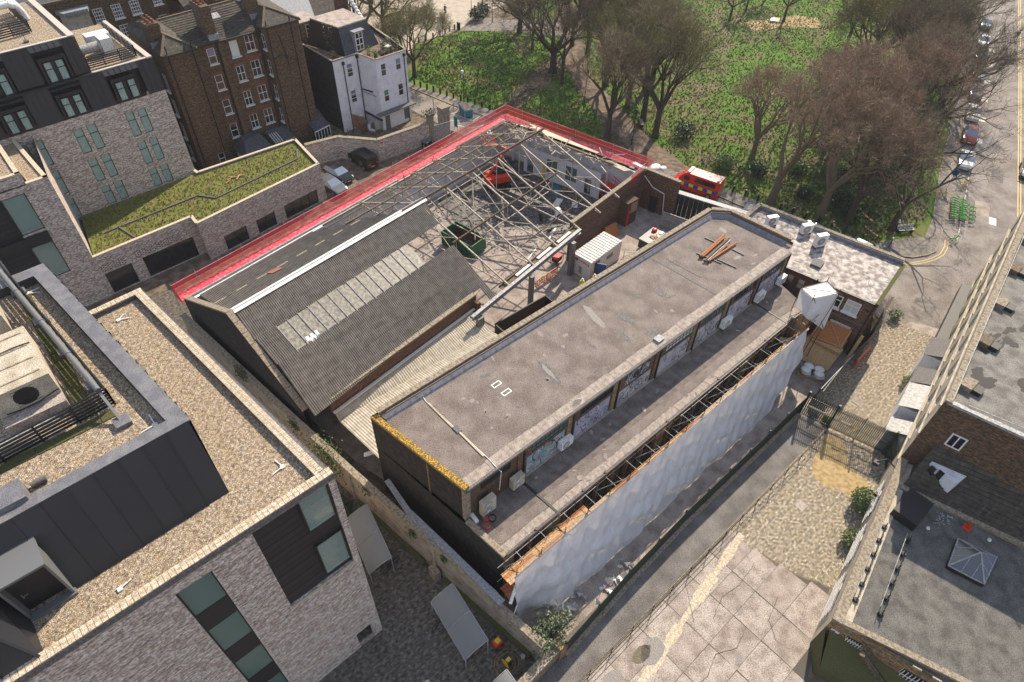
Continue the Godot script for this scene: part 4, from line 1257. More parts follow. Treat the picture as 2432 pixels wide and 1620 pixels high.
	sm.quad(V(28.2, 2.3, -75.0), V(31.0, 2.3, -75.0), V(31.0, 3.1, -77.8), V(28.2, 3.1, -77.8))
	put(s2, "roof", sm, M.slate_grey)
	for k in 4:
		sm = MB.new()
		sm.bar(V(28.4 + k * 0.3, 2.42, -75.3), V(28.4 + k * 0.3, 2.95, -77.0), 0.07, 0.05)
		put(s2, "glazing_bar", sm, M.white)
	window(s2, face(V(28.4, 0, -75.2), V(30.9, 0, -75.2)), Rect2(1.8, 1.1, 0.6, 0.7), M.white, M.dark_glass, [0.5], [0.5], -0.03, 0.06)
	var s3 := wthing("lean_to", "glazed white lean-to against the dark side wall between the brown block and the white house", "conservatory", V(35, 0, -76))
	sm = MB.new()
	sm.quad(V(33.6, 2.3, -74.9), V(36.0, 2.3, -75.4), V(36.4, 3.2, -78.8), V(34.2, 3.2, -78.8))
	put(s3, "roof", sm, M.slate_grey)
	for k in 6:
		sm = MB.new()
		sm.bar(V(33.6 + k * 0.48, 0.9, -74.9 - k * 0.1), V(33.6 + k * 0.48, 2.3, -74.9 - k * 0.1), 0.09, 0.07)
		put(s3, "mullion", sm, M.white)
	sm = MB.new()
	sm.bar(V(33.6, 2.3, -74.9), V(36.05, 2.3, -75.42), 0.09, 0.1); sm.bar(V(33.6, 0.9, -74.9), V(36.05, 0.9, -75.42), 0.09, 0.1)
	put(s3, "frame", sm, M.white)
	sm = MB.new()
	sm.quad(V(33.6, 0, -74.95), V(36.05, 0, -75.45), V(36.05, 2.3, -75.45), V(33.6, 2.3, -74.95))
	put(s3, "pane", sm, M.dark_glass)
	OFF = Vector3.ZERO

func georgian() -> void:
	var root := wthing("georgian_house", "long brown brick house with white many-paned sash windows behind the hotel", "building", V(14, 0, -100))
	var xf := face(V(2, 0, -99.2), V(28, 0, -100.5))
	var hs := []
	for x in [16.8, 19.1, 21.4]: hs.append(Rect2(x, 11.9, 1.2, 1.7))
	hs.append(Rect2(24.4, 12.4, 1.15, 1.6))
	for x in [16.9, 19.2, 21.4, 24.4]: hs.append(Rect2(x, 9.2, 1.15, 1.9))
	for x in [16.9, 19.2, 21.4, 24.4]: hs.append(Rect2(x, 6.0, 1.15, 1.9))
	var w := MB.new()
	w.wall(xf, 26, 15.4, hs, 0.12)
	w.wall(face(V(28, 0, -100.5), V(28.4, 0, -110)), 9.5, 15.4, [], 0.1)
	put(root, "brick_wall", w, M.brown)
	for r in hs: window(root, xf, r, M.white, M.dark_glass, [0.25, 0.5, 0.75], [0.25, 0.5, 0.75], 0.08, 0.10, M.white)
	var r2 := MB.new()
	r2.quad(xf * V(-2, 15.4, 0.2), xf * V(26.2, 15.4, 0.2), xf * V(26.2, 16.6, -3), xf * V(-2, 16.6, -3))
	r2.quad(xf * V(-2, 16.6, -3), xf * V(26.2, 16.6, -3), xf * V(26.2, 15.5, -9), xf * V(-2, 15.5, -9))
	put(root, "roof", r2, M.slate_grey)
	var co := MB.new()
	co.box(xf * V(13, 15.3, 0.15), V(26.4, 0.28, 0.35), xf.basis)
	put(root, "cornice", co, M.old_timber)
	var by := MB.new()
	by.prism(P2([15.0, -99.9, 15.6, -98.8, 17.8, -98.9, 18.4, -100.1]), 8.0, 13.9)
	put(root, "bay_wall", by, M.cream)
	by = MB.new()
	by.prism(P2([14.6, -100.2, 15.3, -98.4, 18.1, -98.5, 18.8, -100.4]), 13.9, 14.3)
	by.quad(V(14.6, 14.3, -100.1), V(18.8, 14.3, -100.2), V(18.8, 15.3, -101.2), V(14.6, 15.3, -101.2))
	put(root, "bay_roof", by, M.lead)
	for q in [[V(15.7, 0, -98.8), V(17.7, 0, -98.9), 0.1], [V(15.7, 0, -98.8), V(17.7, 0, -98.9), 1.1]]:
		window(root, face(q[0], q[1]), Rect2(q[2], 10.8, 0.8, 1.6), M.white, M.dark_glass, [0.5], [0.25, 0.5, 0.75], -0.05, 0.07)
	for q in [[3.0, -104], [20, -104.5]]:
		var ch := MB.new()
		ch.bx(q[0], 14, q[1] - 1, q[0] + 1.0, 18.5, q[1] + 1)
		put(root, "chimney", ch, M.brown)
	var pv := wthing("flat_roof_panels", "pale blue roof panels on the flat roof at the top left corner", "solar panel", V(10, 16, -112))
	for k in 3:
		var p := MB.new()
		p.box(V(6 + k * 4.0, 15.6, -110 - k * 0.2), V(3.6, 0.1, 2.2), Basis(Vector3.RIGHT, 0.12))
		put(pv, "panel", p, flat(sc(.30, .33, .40), 0.3))
	var bb := wthing("far_brick_house", "brown brick house with a chimney behind the mansion block roof", "building", V(30, 0, -104))
	var b := MB.new()
	b.bx(29.5, 0, -108, 36.5, 11.5, -97)
	put(bb, "brick_wall", b, M.brown)
	b = MB.new()
	b.quad(V(29.3, 11.5, -96.8), V(36.7, 11.5, -96.8), V(36.7, 14, -102), V(29.3, 14, -102)); b.quad(V(36.7, 11.5, -108), V(29.3, 11.5, -108), V(29.3, 14, -102), V(36.7, 14, -102))
	b.tri(V(36.7, 11.5, -96.8), V(36.7, 11.5, -108), V(36.7, 14, -102))
	put(bb, "roof", b, M.slate)
	b = MB.new(); b.bx(32.4, 12, -99.5, 33.6, 16.4, -97.9)
	put(bb, "chimney", b, M.brown)
	OFF = Vector3.ZERO

func white_house() -> void:
	var root := wthing("white_house", "white rendered three-storey house with a slate mansard and a planted roof terrace", "building", V(44, 0, -77))
	var R := V(47.77, 0, -73.59)
	var Mi := V(42.95, 0, -73.43)
	var S := V(42.2, 0, -76.5)
	var L := V(38.5, 0, -76.4)
	var f1 := face(Mi, R)
	var w1 := Mi.distance_to(R)
	var h1 := []
	for q in [[-1.78, 7.5, .82, 1.5], [-1.75, 4.0, .82, 1.62], [-4.12, 7.35, .78, 1.58], [-4.1, 3.88, .78, 1.6]]:
		h1.append(Rect2(w1 + q[0], q[1], q[2], q[3]))
	var w := MB.new()
	w.wall(f1, w1, 9.75, h1, 0.14)
	var f2 := face(S, Mi)
	w.wall(f2, S.distance_to(Mi), 9.75, [], 0.1)
	var f3 := face(L, S)
	var w3 := L.distance_to(S)
	var h3 := [Rect2(1.9, 7.1, 0.85, 1.7), Rect2(1.9, 3.6, 0.85, 1.7)]
	w.wall(f3, w3, 9.6, h3, 0.14)
	put(root, "rendered_wall", w, M.render_white)
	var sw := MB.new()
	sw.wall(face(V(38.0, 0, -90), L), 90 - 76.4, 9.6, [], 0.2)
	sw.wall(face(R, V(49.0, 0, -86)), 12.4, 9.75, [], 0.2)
	put(root, "side_wall", sw, M.near_black)
	for r in h1: window(root, f1, r, M.white, M.dark_glass, [], [0.5], 0.1, 0.06, null, [M.sky_glass, M.dark_glass, M.dark_glass, M.green_glass][h1.find(r)])
	for r in h3: window(root, f3, r, M.white, M.dark_glass, [], [0.33, 0.66], 0.1, 0.06, null, M.sky_glass)
	var pr := MB.new()
	for q in [[V(47.35, 0, -73.5), 9.3], [V(42.05, 0, -76.4), 9.5], [V(39.9, 0, -76.3), 9.2]]:
		pr.tube(q[0], q[0] + V(0, q[1], 0), 0.06, 0.06, 6)
		pr.bx(q[0].x - 0.16, q[1] - 0.25, q[0].z - 0.1, q[0].x + 0.16, q[1] + 0.1, q[0].z + 0.14)
	pr.bar(f2 * V(0.2, 5.1, 0.07), f2 * V(2.0, 5.2, 0.07), 0.12, 0.16)
	pr.bar(f2 * V(0.2, 4.75, 0.07), f2 * V(2.6, 4.75, 0.07), 0.05)
	pr.bar(f2 * V(0.0, 1.9, 0.08), f2 * V(3.2, 1.55, 0.08), 0.2, 0.22)
	put(root, "rainwater_pipe", pr, M.black)
	var tr := MB.new()
	tr.poly(P2([38.5, -76.5, 42.2, -76.6, 43.0, -73.6, 47.6, -73.75, 48.7, -84, 38.2, -84]), 9.35)
	put(root, "terrace_floor", tr, M.dirt)
	var ed := MB.new()
	for q in [[L, S], [S, Mi], [Mi, R], [R, V(48.6, 0, -82)], [V(38.2, 0, -83.5), L]]:
		ed.bar(q[0] + V(0, 9.78, 0), q[1] + V(0, 9.78, 0), 0.26, 0.08)
	put(root, "parapet_coping", ed, M.stone_cap)
	var t := [V(41.0, 12.6, -78.2), V(45.4, 12.6, -78.6), V(45.0, 12.6, -83.5), V(39.8, 12.6, -83.2)]
	var bt := [V(40.9, 9.4, -77.3), V(46.6, 9.4, -78.2), V(46.4, 9.4, -84), V(39.0, 9.4, -83.6)]
	var ms := MB.new()
	ms.quad(bt[0], bt[1], t[1], t[0]); ms.quad(bt[1], bt[2], t[2], t[1])
	put(root, "slate_mansard", ms, M.slate_grey)
	ms = MB.new()
	ms.quad(bt[3], bt[0], t[0], t[3])
	put(root, "slate_mansard_side", ms, M.dark_clad2)
	ms = MB.new()
	ms.prism(P2([t[0].x, t[0].z, t[1].x, t[1].z, t[2].x, t[2].z, t[3].x, t[3].z]), 12.6, 12.75)
	put(root, "flat_lead_roof", ms, M.concrete2)
	var dx := face(V(42.8, 0, -77.55), V(44.2, 0, -77.75))
	window(root, dx, Rect2(0, 9.5, 1.25, 2.3), M.white, M.dark_glass, [0.5], [0.33, 0.66], 0.0, 0.12)
	ms = MB.new()
	ms.box(dx * V(0.62, 11.95, -0.2), V(1.7, 0.14, 1.0), dx.basis); ms.box(dx * V(-0.1, 10.6, -0.5), V(0.14, 2.4, 0.9), dx.basis)
	put(root, "dormer_hood", ms, M.lead)
	ms = MB.new()
	ms.box(f1 * V(w1 / 2 - 0.3, 2.66, 0.45), V(w1 + 1.2, 0.14, 0.9), f1.basis)
	put(root, "canopy", ms, M.patch)
	for k in 16:
		ms = MB.new()
		ms.box(f1 * V(-0.6 + k * 0.36, 2.56, 0.5), V(0.09, 0.08, 0.85), f1.basis)
		put(root, "canopy_rafter", ms, M.white)
	ms = MB.new(); ms.box(f1 * V(w1 - 0.8, 1.3, 0.02), V(0.8, 1.6, 0.04), f1.basis); put(root, "back_window", ms, M.patch)
	ms = MB.new(); ms.box(f1 * V(0.8, 1.0, 0.02), V(0.75, 2.0, 0.04), f1.basis); put(root, "back_door", ms, M.patch)
	for q in [[43.6, -74.3, .35, 0], [44.5, -74.2, .4, 1], [45.3, -74.4, .5, 0], [46.1, -74.5, .35, 1], [46.9, -74.6, .55, 2], [47.4, -75.4, .5, 2], [47.2, -76.6, .6, 2], [43.4, -75.6, .6, 0], [40.0, -79.0, .95, 3], [39.4, -77.4, .35, 1], [45.8, -76.0, .5, 2]]:
		var pt := thing("potted_plant", ["potted grey-green bush along the front edge of the white house terrace", "low brown dry plant in a trough on the white house terrace", "dark rounded pot shrub at the right end of the white house terrace", "tall bushy green conifer in the left corner of the white house terrace"][q[3]], "plant", V(q[0], 9.35, q[1]), 0.0, "pots on the roof terrace")
		var b := MB.new()
		b.tube(Vector3.ZERO, V(0, 0.45, 0), 0.2, 0.28, 8)
		sub(pt, "pot", b.mesh(), [M.rust_orange, M.old_timber, M.rust][int(q[0] * 7) % 3])
		var f := MB.new()
		var tall := 2.6 if q[3] == 3 else 1.0
		for k in 150:
			var d: Vector3 = V(rng.randfn(), rng.randfn() * tall, rng.randfn()) * q[2] * 0.45
			leaf(f, V(0, 0.5 + q[2] * tall * 0.6, 0) + d, 0.16)
		sub(pt, "foliage", f.mesh(), [M.leaf, M.twig, M.leaf_dark, M.leaf][q[3]])
	var tbl := thing("round_table", "round white table among the pots on the roof terrace", "table", V(46.2, 9.35, -75.3))
	var b3 := MB.new(); b3.tube(V(0, 0.7, 0), V(0, 0.74, 0), 0.45, 0.45, 12); sub(tbl, "table_top", b3.mesh(), M.white)
	b3 = MB.new(); b3.tube(V(0, 0, 0), V(0, 0.7, 0), 0.05, 0.05, 6); sub(tbl, "leg", b3.mesh(), M.steel)
	var nb := wthing("yellow_brick_house", "yellow brick house with a white casement window beside the white house mansard", "building", V(39, 0, -88))
	var yx := face(V(38.2, 0, -85.2), V(41.6, 0, -85.0))
	var yw := MB.new()
	yw.wall(yx, 3.4, 11.6, [Rect2(1.7, 9.6, 1.1, 1.75)], 0.1)
	yw.quad(V(38.2, 0, -92), V(38.2, 0, -85.2), V(38.2, 11.6, -85.2), V(38.2, 11.6, -92))
	put(nb, "brick_wall", yw, M.stock)
	window(nb, yx, Rect2(1.7, 9.6, 1.1, 1.75), M.white, M.dark_glass, [0.5], [0.33, 0.66], 0.05, 0.1)
	yw = MB.new(); yw.bx(37.9, 11.6, -88.5, 41.8, 11.75, -84.9); put(nb, "flat_roof", yw, M.concrete2)
	yw = MB.new(); yw.tube(V(39.0, 9, -84.95), V(39.0, 12.3, -84.95), 0.06); put(nb, "rainwater_pipe", yw, M.black)
	var rh := wthing("hip_roofed_house", "house with grey hipped slate roofs behind the white house", "building", V(42, 0, -92))
	var hw := MB.new(); hw.bx(38.5, 0, -97, 48, 10.4, -88.6); put(rh, "brick_wall", hw, M.brown)
	hw = MB.new()
	hw.quad(V(38.3, 10.4, -88.4), V(43.2, 10.4, -88.4), V(44.4, 12.6, -92.5), V(39.0, 12.6, -92.5))
	hw.quad(V(48.2, 10.4, -97), V(38.3, 10.4, -97), V(39, 12.6, -92.5), V(47, 12.6, -92.5))
	put(rh, "slate_roof", hw, M.lead)
	hw = MB.new()
	hw.quad(V(43.2, 10.4, -88.4), V(48.2, 10.4, -88.4), V(47.0, 12.6, -92.5), V(44.4, 12.6, -92.5))
	hw.quad(V(48.2, 10.4, -88.4), V(48.2, 10.4, -97), V(47, 12.6, -92.5), V(47.0, 12.6, -92.5))
	put(rh, "tiled_roof", hw, M.slate)
	hw = MB.new(); hw.bx(46.6, 10, -88.9, 48.0, 13.6, -87.4); put(rh, "chimney", hw, M.red_brick)
	hw = MB.new()
	for k in 12: hw.ball(V(48.15, 13.4 - k * 0.32, -88.2 + k * 0.42), V(0.28, 0.26, 0.24), 5, 6)
	hw.bar(V(48.1, 13.3, -88.4), V(48.1, 9.7, -83.2), 0.4, 0.3)
	put(rh, "white_gable_moulding", hw, M.white)

func leaf(b: MB, p: Vector3, s: float) -> void:
	var d := V(rng.randfn(), rng.randfn() * 0.7, rng.randfn()).normalized()
	var e := d.cross(V(rng.randfn(), rng.randfn(), rng.randfn())).normalized()
	b.tri(p - e * s * 0.4, p + e * s * 0.4, p + d * s)

func car_park() -> void:
	var wl := wthing("car_park_wall", "pale painted brick wall with a chamfered corner round the car park", "wall", V(38, 0, -67))
	var b := MB.new()
	b.prism(P2([30.5, -71.6, 34.6, -70.8, 38.0, -67.0, 46.2, -66.6, 46.2, -67.0, 38.2, -67.4, 34.9, -71.2, 30.5, -72.0]), 0, 2.95)
	put(wl, "brick_wall", b, M.pale)
	b = MB.new()
	for q in [[30.5, -71.8, 34.75, -71.0], [34.75, -71.0, 38.1, -67.2], [38.1, -67.2, 46.2, -66.8]]: b.bar(V(q[0], 3.0, q[1]), V(q[2], 3.0, q[3]), 0.55, 0.12)
	put(wl, "coping", b, M.stone_cap)
	b = MB.new(); b.bx(45.8, 0, -67.2, 46.5, 3.9, -66.5); b.bx(45.7, 3.9, -67.3, 46.6, 4.1, -66.4)
	put(wl, "end_pier", b, M.stone_cap)
	var sg := thing("red_sign", "small pink and red warning sign on the pale car park wall", "sign", V(38.3, 2.0, -66.95))
	b = MB.new(); b.bx(0, 0, 0, 0.55, 0.7, 0.03); sub(sg, "board", b.mesh(), M.white)
	b = MB.new(); b.bx(0.05, 0.4, 0.032, 0.5, 0.65, 0.04); b.bx(0.05, 0.15, 0.032, 0.5, 0.22, 0.04); b.bx(0.05, 0.27, 0.032, 0.4, 0.33, 0.04); sub(sg, "print", b.mesh(), M.red)
	var gt := wthing("metal_gate", "grey galvanised sheet gate leaf standing open at the car park entrance", "gate", V(47, 0, -66.5))
	for k in 8:
		b = MB.new()
		var p := V(46.4, 0, -66.5).lerp(V(48.8, 0, -66.1), k / 8.0)
		var q := V(46.4, 0, -66.5).lerp(V(48.8, 0, -66.1), (k + 0.94) / 8.0)
		b.bar(p + V(0, 1.25, 0), q + V(0, 1.25, 0), 0.04, 2.3)
		put(gt, "sheet_rib", b, M.galv)
	b = MB.new()
	for y in [0.12, 2.4]: b.bar(V(46.4, y, -66.46), V(48.8, y, -66.06), 0.07)
	put(gt, "frame", b, M.steel)
	var pl := wthing("gate_pillar", "concrete gate pillar with dark inset bricks at the car park entrance", "pillar", V(50.1, 0, -69.2))
	b = MB.new(); b.bx(49.5, 0, -69.8, 50.8, 2.8, -68.7); put(pl, "pier", b, M.concrete2)
	b = MB.new(); b.bx(49.75, 0.5, -68.69, 50.0, 2.4, -68.65); b.bx(50.3, 0.5, -68.69, 50.55, 2.4, -68.65); put(pl, "dark_inset", b, M.stone_cap)
	b = MB.new(); b.bx(49.4, 2.8, -69.9, 50.9, 2.95, -68.6); put(pl, "cap", b, M.stone_cap)
	var bd := wthing("blue_notice_board", "narrow blue notice board on posts by the car park entrance", "sign", V(50.8, 0, -67.6))
	b = MB.new(); b.bx(50.7, 0.5, -67.7, 50.78, 2.0, -67.0); put(bd, "board", b, M.teal)
	b = MB.new(); b.tube(V(50.74, 0, -67.65), V(50.74, 0.6, -67.65), 0.04); b.tube(V(50.74, 0, -67.05), V(50.74, 0.6, -67.05), 0.04); put(bd, "post", b, M.steel)
	var wb := thing("wheelie_bin", "black two-wheeled bin tipped by the car park wall", "bin", V(45.0, 0, -66.3), 0.4)
	b = MB.new(); b.bx(-0.6, 0.1, -0.4, 0.6, 0.8, 0.4); sub(wb, "body", b.mesh(), M.black)
	b = MB.new(); b.bx(-0.68, 0.8, -0.46, 0.68, 0.92, 0.46); sub(wb, "lid", b.mesh(), M.grey_paint)
	b = MB.new(); b.tube(V(-0.5, 0.12, 0.42), V(-0.4, 0.12, 0.42), 0.12, 0.12, 10); b.tube(V(0.4, 0.12, 0.42), V(0.5, 0.12, 0.42), 0.12, 0.12, 10); sub(wb, "wheel", b.mesh(), M.rubber)
	var of := wthing("orange_fence", "orange brown timber fence panel below the white house", "fence", V(40, 0, -76))
	for k in 9:
		b = MB.new()
		var p := V(39.2, 0, -78.6).lerp(V(40.9, 0, -74.6), (k + 0.5) / 9.0)
		b.box(p + V(0, 1.2, 0), V(0.04, 1.9, 0.43), Basis(Vector3.UP, 0.4))
		put(of, "board", b, M.rust_orange)
	var du := wthing("extract_duct", "bent silver kitchen duct with boxes behind the white house", "ductwork", V(41, 0, -73))
	b = MB.new(); b.path([V(41.6, 1.7, -74.0), V(40.7, 1.6, -73.4), V(40.4, 1.2, -72.9), V(40.9, 1.1, -72.2)], 0.3, 10); put(du, "duct", b, M.steel)
	b = MB.new(); b.bx(41.5, 0.6, -74.2, 42.3, 1.7, -73.2); put(du, "fan_box", b, M.galv)
	b = MB.new(); b.bx(40.0, 1.2, -75.0, 41.2, 1.6, -74.3); put(du, "lid_box", b, M.patch)
	var ac := thing("wall_fan_unit", "white fan unit at the foot of the white house inner corner", "air conditioner", V(41.0, 1.0, -76.0), 0.2)
	ac_unit(ac, 1.0, 0.8, 0.4)
	for q in [[33.0, -73.4, 1.6], [35.0, -72.6, 1.3], [37.2, -71.4, 1.2], [38.6, -70.2, 1.1], [36.4, -73.8, 1.4], [31.4, -73.0, 1.2]]:
		var sh := thing("bramble", "tangled brown green bramble in the strip behind the pale car park wall", "shrub", V(q[0], 0, q[1]), 0.0, "brambles behind the car park wall")
		var f := MB.new()
		for k in 380: leaf(f, V(rng.randfn() * 0.7, absf(rng.randfn()) * 0.55 + 0.2, rng.randfn() * 0.6) * q[2], 0.2)
		sub(sh, "foliage", f.mesh(), [M.leaf_dark, M.twig, M.twig_green][int(q[0]) % 3])
	var iv := thing("ivy_clump", "ivy clump on top of the car park wall pier", "shrub", V(46.3, 3.9, -66.9))
	var ff := MB.new()
	for k in 300: leaf(ff, V(rng.randfn() * 0.5, absf(rng.randfn()) * 0.3, rng.randfn() * 0.4), 0.18)
	sub(iv, "foliage", ff.mesh(), M.leaf_dark)
	ff = MB.new(); ff.tube(V(0, -0.2, 0), V(0, 0.4, 0), 0.05); sub(iv, "stem", ff.mesh(), M.bark)

func ac_unit(root: Node, w: float, h: float, d: float, fans := 1) -> void:   # fan grille faces +z
	var b := MB.new()
	b.bx(-w / 2, 0, -d / 2, w / 2, h, d / 2)
	sub(root, "casing", b.mesh(), M.cream if fans > 1 else M.white)
	for k in fans:
		var cy := h * (k + 0.5) / fans
		var r := minf(w * 0.36, h / fans * 0.42)
		var cx := -w * 0.1
		b = MB.new(); b.tube(V(cx, cy, d / 2 - 0.02), V(cx, cy, d / 2 + 0.012), r, r, 18)
		sub(root, "fan_grille", b.mesh(), M.grey_paint)
		b = MB.new()
		for j in 6: b.box(V(cx, cy, d / 2 + 0.018), V(r * 1.9, 0.02, 0.012), Basis(Vector3.BACK, j * PI / 6))
		b.tube(V(cx, cy, d / 2 + 0.01), V(cx, cy, d / 2 + 0.03), r * 0.2, r * 0.2, 10)
		sub(root, "fan_guard", b.mesh(), M.white)
	b = MB.new(); b.bx(-w / 2 + 0.05, -0.14, -d / 2 - 0.02, -w / 2 + 0.13, 0, d / 2 + 0.02); b.bx(w / 2 - 0.13, -0.14, -d / 2 - 0.02, w / 2 - 0.05, 0, d / 2 + 0.02)
	sub(root, "foot", b.mesh(), M.black)

func zl(x: float) -> float: return -50.1 - 0.16 * x      # left eave
func zr(x: float) -> float: return -28.5 - 0.176 * x     # right eave
func zm(x: float) -> float: return -41.3 - 0.142 * x     # ridge
func on_right(x: float, t: float) -> Vector3:             # t 0 at the ridge, 1 at the eave
	return V(x, 8.7, zm(x)).lerp(V(x, 4.6, zr(x)), t)
func on_left(x: float, t: float) -> Vector3:
	return V(x, 8.7, zm(x)).lerp(V(x, 4.6, zl(x)), t)

func corrugated(a: Vector3, b: Vector3, c: Vector3, d: Vector3, pitch: float, depth: float) -> MB:  # waves run from a-b (top) to d-c (bottom)
	var m := MB.new()
	var n := int(a.distance_to(b) / pitch) * 2
	var up := (b - a).cross(d - a).normalized()
	if up.y < 0: up = -up
	for i in n:
		var h0 := depth * (1.0 if i % 2 else 0.0)
		var h1 := depth * (0.0 if i % 2 else 1.0)
		var t0 := float(i) / n
		var t1 := float(i + 1) / n
		var p := a.lerp(b, t0) + up * h0
		var q := a.lerp(b, t1) + up * h1
		var r := d.lerp(c, t1) + up * h1
		var s := d.lerp(c, t0) + up * h0
		if (q - p).cross(r - p).dot(up) > 0: m.quad(p, q, r, s)
		else: m.quad(p, s, r, q)
	return m

func shed() -> void:
	var root := wthing("workshop", "half demolished workshop with grey corrugated roof, bare roof trusses and open concrete floor", "building", V(30, 0, -43))
	var w := MB.new()
	for q in [[V(7.7, 0, zl(7.7)), V(51.9, 0, -58.3)], [V(51.9, 0, -58.3), V(55.9, 0, -39.0)]]:
		var xf := face(q[0], q[1])
		var l: float = q[0].distance_to(q[1])
		w.box(xf * V(l / 2, 2.25, 0), V(l, 4.5, 0.34), xf.basis)
	put(root, "white_wall", w, M.render_white)
	var g := MB.new()
	var ga := V(7.5, 0, -51.6)
	var gb := V(9.25, 0, -33.2)
	var gp := V(8.6, 8.8, -42.55)
	for off in [0.0, 0.35]:
		var o := V(off, 0, 0)
		g.quad(gb + o, ga + o, ga + o + V(0, 4.7, 0), gb + o + V(0, 4.7, 0))
		g.tri(gb + o + V(0, 4.7, 0), ga + o + V(0, 4.7, 0), gp + o)
	put(root, "gable_wall", g, M.near_black)  # the shade on this side is put into the near-black colour
	var gc := MB.new()
	for k in 9:
		for s in [[gp, gb + V(0, 4.75, 0)], [gp, ga + V(0, 4.75, 0)]]:
			var st := MB.new()
			st.bar(s[0].lerp(s[1], k / 9.0) + V(0.2, 0.05, 0), s[0].lerp(s[1], (k + 0.96) / 9.0) + V(0.2, 0.05, 0), 0.5, 0.16)
			put(root, "coping_stone", st, M.stone_cap)
	var step := 2.1
	var x := 9.2
	while x < 29.6:
		var x2 := minf(x + step, 29.85)
		put(root, "corrugated_sheet", corrugated(on_right(x, 0.02), on_right(x2, 0.02), on_right(x2, 0.245), on_right(x, 0.245), 0.17, 0.055), M.asbestos)
		x = x2
	x = 9.6
	while x < 29.2:
		var x2 := minf(x + step, 29.3)
		put(root, "corrugated_sheet", corrugated(on_right(x, 0.455), on_right(x2, 0.455), on_right(x2, 0.70), on_right(x, 0.70), 0.17, 0.055), M.asbestos)
		var e1 := 0.86 if x < 27 else 0.985
		var e2 := 0.86 if x < 27 else 0.985
		put(root, "corrugated_sheet", corrugated(on_right(x, 0.69) + V(0, -0.03, 0), on_right(x2, 0.69) + V(0, -0.03, 0), on_right(x2, e2) + V(0, -0.03, 0), on_right(x, e1) + V(0, -0.03, 0), 0.17, 0.055), M.asbestos)
		x = x2
	put(root, "corrugated_sheet", corrugated(on_right(9.3, 0.24), on_right(11.15, 0.24), on_right(11.35, 0.46), on_right(9.5, 0.46), 0.17, 0.055), M.asbestos)
	for k in 14:    # patent glazing
		var a := 11.2 + k * 1.02
		var pm := MB.new()
		pm.quad(on_right(a + 0.25, 0.465), on_right(a + 1.24, 0.465), on_right(a + 0.99, 0.248), on_right(a, 0.248))
		put(root, "rooflight_pane", pm, M.rooflight)
		pm = MB.new()
		pm.bar(on_right(a, 0.245) + V(0, 0.04, 0), on_right(a + 0.25, 0.47) + V(0, 0.04, 0), 0.05, 0.07)
		put(root, "glazing_bar", pm, M.galv)
	var bp := MB.new()
	for k in 5: bp.box(on_right(12.7 + k * 0.22, 0.43 + 0.02 * (k % 2)) + V(0, 0.02, 0), V(0.3, 0.02, 0.45), Basis(V(1, 0, 0), 0.36))
	put(root, "white_patch", bp, M.white)
	x = 8.6
	var i := 0
	while x < 26.6:
		var x2 := x + 1.05
		var e := 0.97
		var s := 0.02
		if x > 20.5: e = lerpf(0.97, 0.12, (x - 20.5) / 6.2)
		var pm := corrugated(on_left(x, s), on_left(x2, s), on_left(x2 + 0.1, 0.44), on_left(x + 0.1, 0.44), 0.15, 0.05)
		if e > 0.44: put(root, "corrugated_sheet", pm, M.asbestos)
		else: put(root, "corrugated_sheet", corrugated(on_left(x, s), on_left(x2, s), on_left(x2, e), on_left(x, e), 0.15, 0.05), M.asbestos)
		if e > 0.5:
			pm = corrugated(on_left(x + 0.1, 0.43) - V(0, 0.06, 0), on_left(x2 + 0.1, 0.43) - V(0, 0.06, 0), on_left(x2 + 0.2, e) - V(0, 0.06, 0), on_left(x + 0.2, e) - V(0, 0.06, 0), 0.15, 0.05)
			put(root, "corrugated_sheet", pm, M.asbestos)
			if i % 2 == 0:
				var bd := MB.new()
				bd.bar(on_left(x + 0.2, 0.445) + V(0, 0.05, 0), on_left(x2 + 0.25, 0.445) + V(0, 0.05, 0), 0.16, 0.04)
				put(root, "sheet_edge", bd, M.stone_cap)
		x = x2; i += 1
	var rp := MB.new()
	rp.quad(on_left(14.0, 0.46) + V(0, 0.1, 0), on_left(15.0, 0.44) + V(0, 0.1, 0), on_left(15.3, 0.33) + V(0, 0.1, 0), on_left(14.2, 0.35) + V(0, 0.1, 0))
	put(root, "red_patch", rp, flat(sc(.26, .10, .065), 0.9))
	for k in 11:    # white ridge capping
		var a := 9.1 + k * 1.92
		var rc := MB.new()
		for sgn in [-1.0, 1.0]:
			var p0 := V(a, 8.86, zm(a))
			var p1 := V(a + 1.9, 8.86, zm(a + 1.9))
			var d := V(0.04 * sgn, -0.13, 0.36 * sgn)
			if sgn > 0: rc.quad(p0 + d, p1 + d, p1, p0)
			else: rc.quad(p0, p1, p1 + d, p0 + d)
		rc.tube(V(a, 8.86, zm(a)), V(a + 1.9, 8.86, zm(a + 1.9)), 0.07, 0.07, 8)
		put(root, "ridge_cap", rc, M.white)
	var gut := MB.new()
	gut.tube(V(7.8, 4.62, zl(7.8) - 0.25), V(33.5, 4.62, zl(33.5) - 0.25), 0.11, 0.11, 8)
	put(root, "gutter", gut, M.galv)
	gut = MB.new()
	gut.tube(V(51.5, 4.95, -57.9), V(55.4, 4.95, -40.6), 0.11, 0.11, 8)
	gut.bar(V(43, 4.66, zl(43)), V(51.6, 4.8, -58.0), 0.3, 0.2)
	gut.bar(V(51.6, 4.8, -58.0), V(55.6, 4.8, -40.0), 0.34, 0.26)
	put(root, "wall_plate", gut, M.black)
	var pb := MB.new()
	pb.bar(V(11.2, 4.35, -32.7), V(27.6, 4.35, -34.85), 0.36, 1.6)
	put(root, "brick_parapet", pb, M.red_brick)
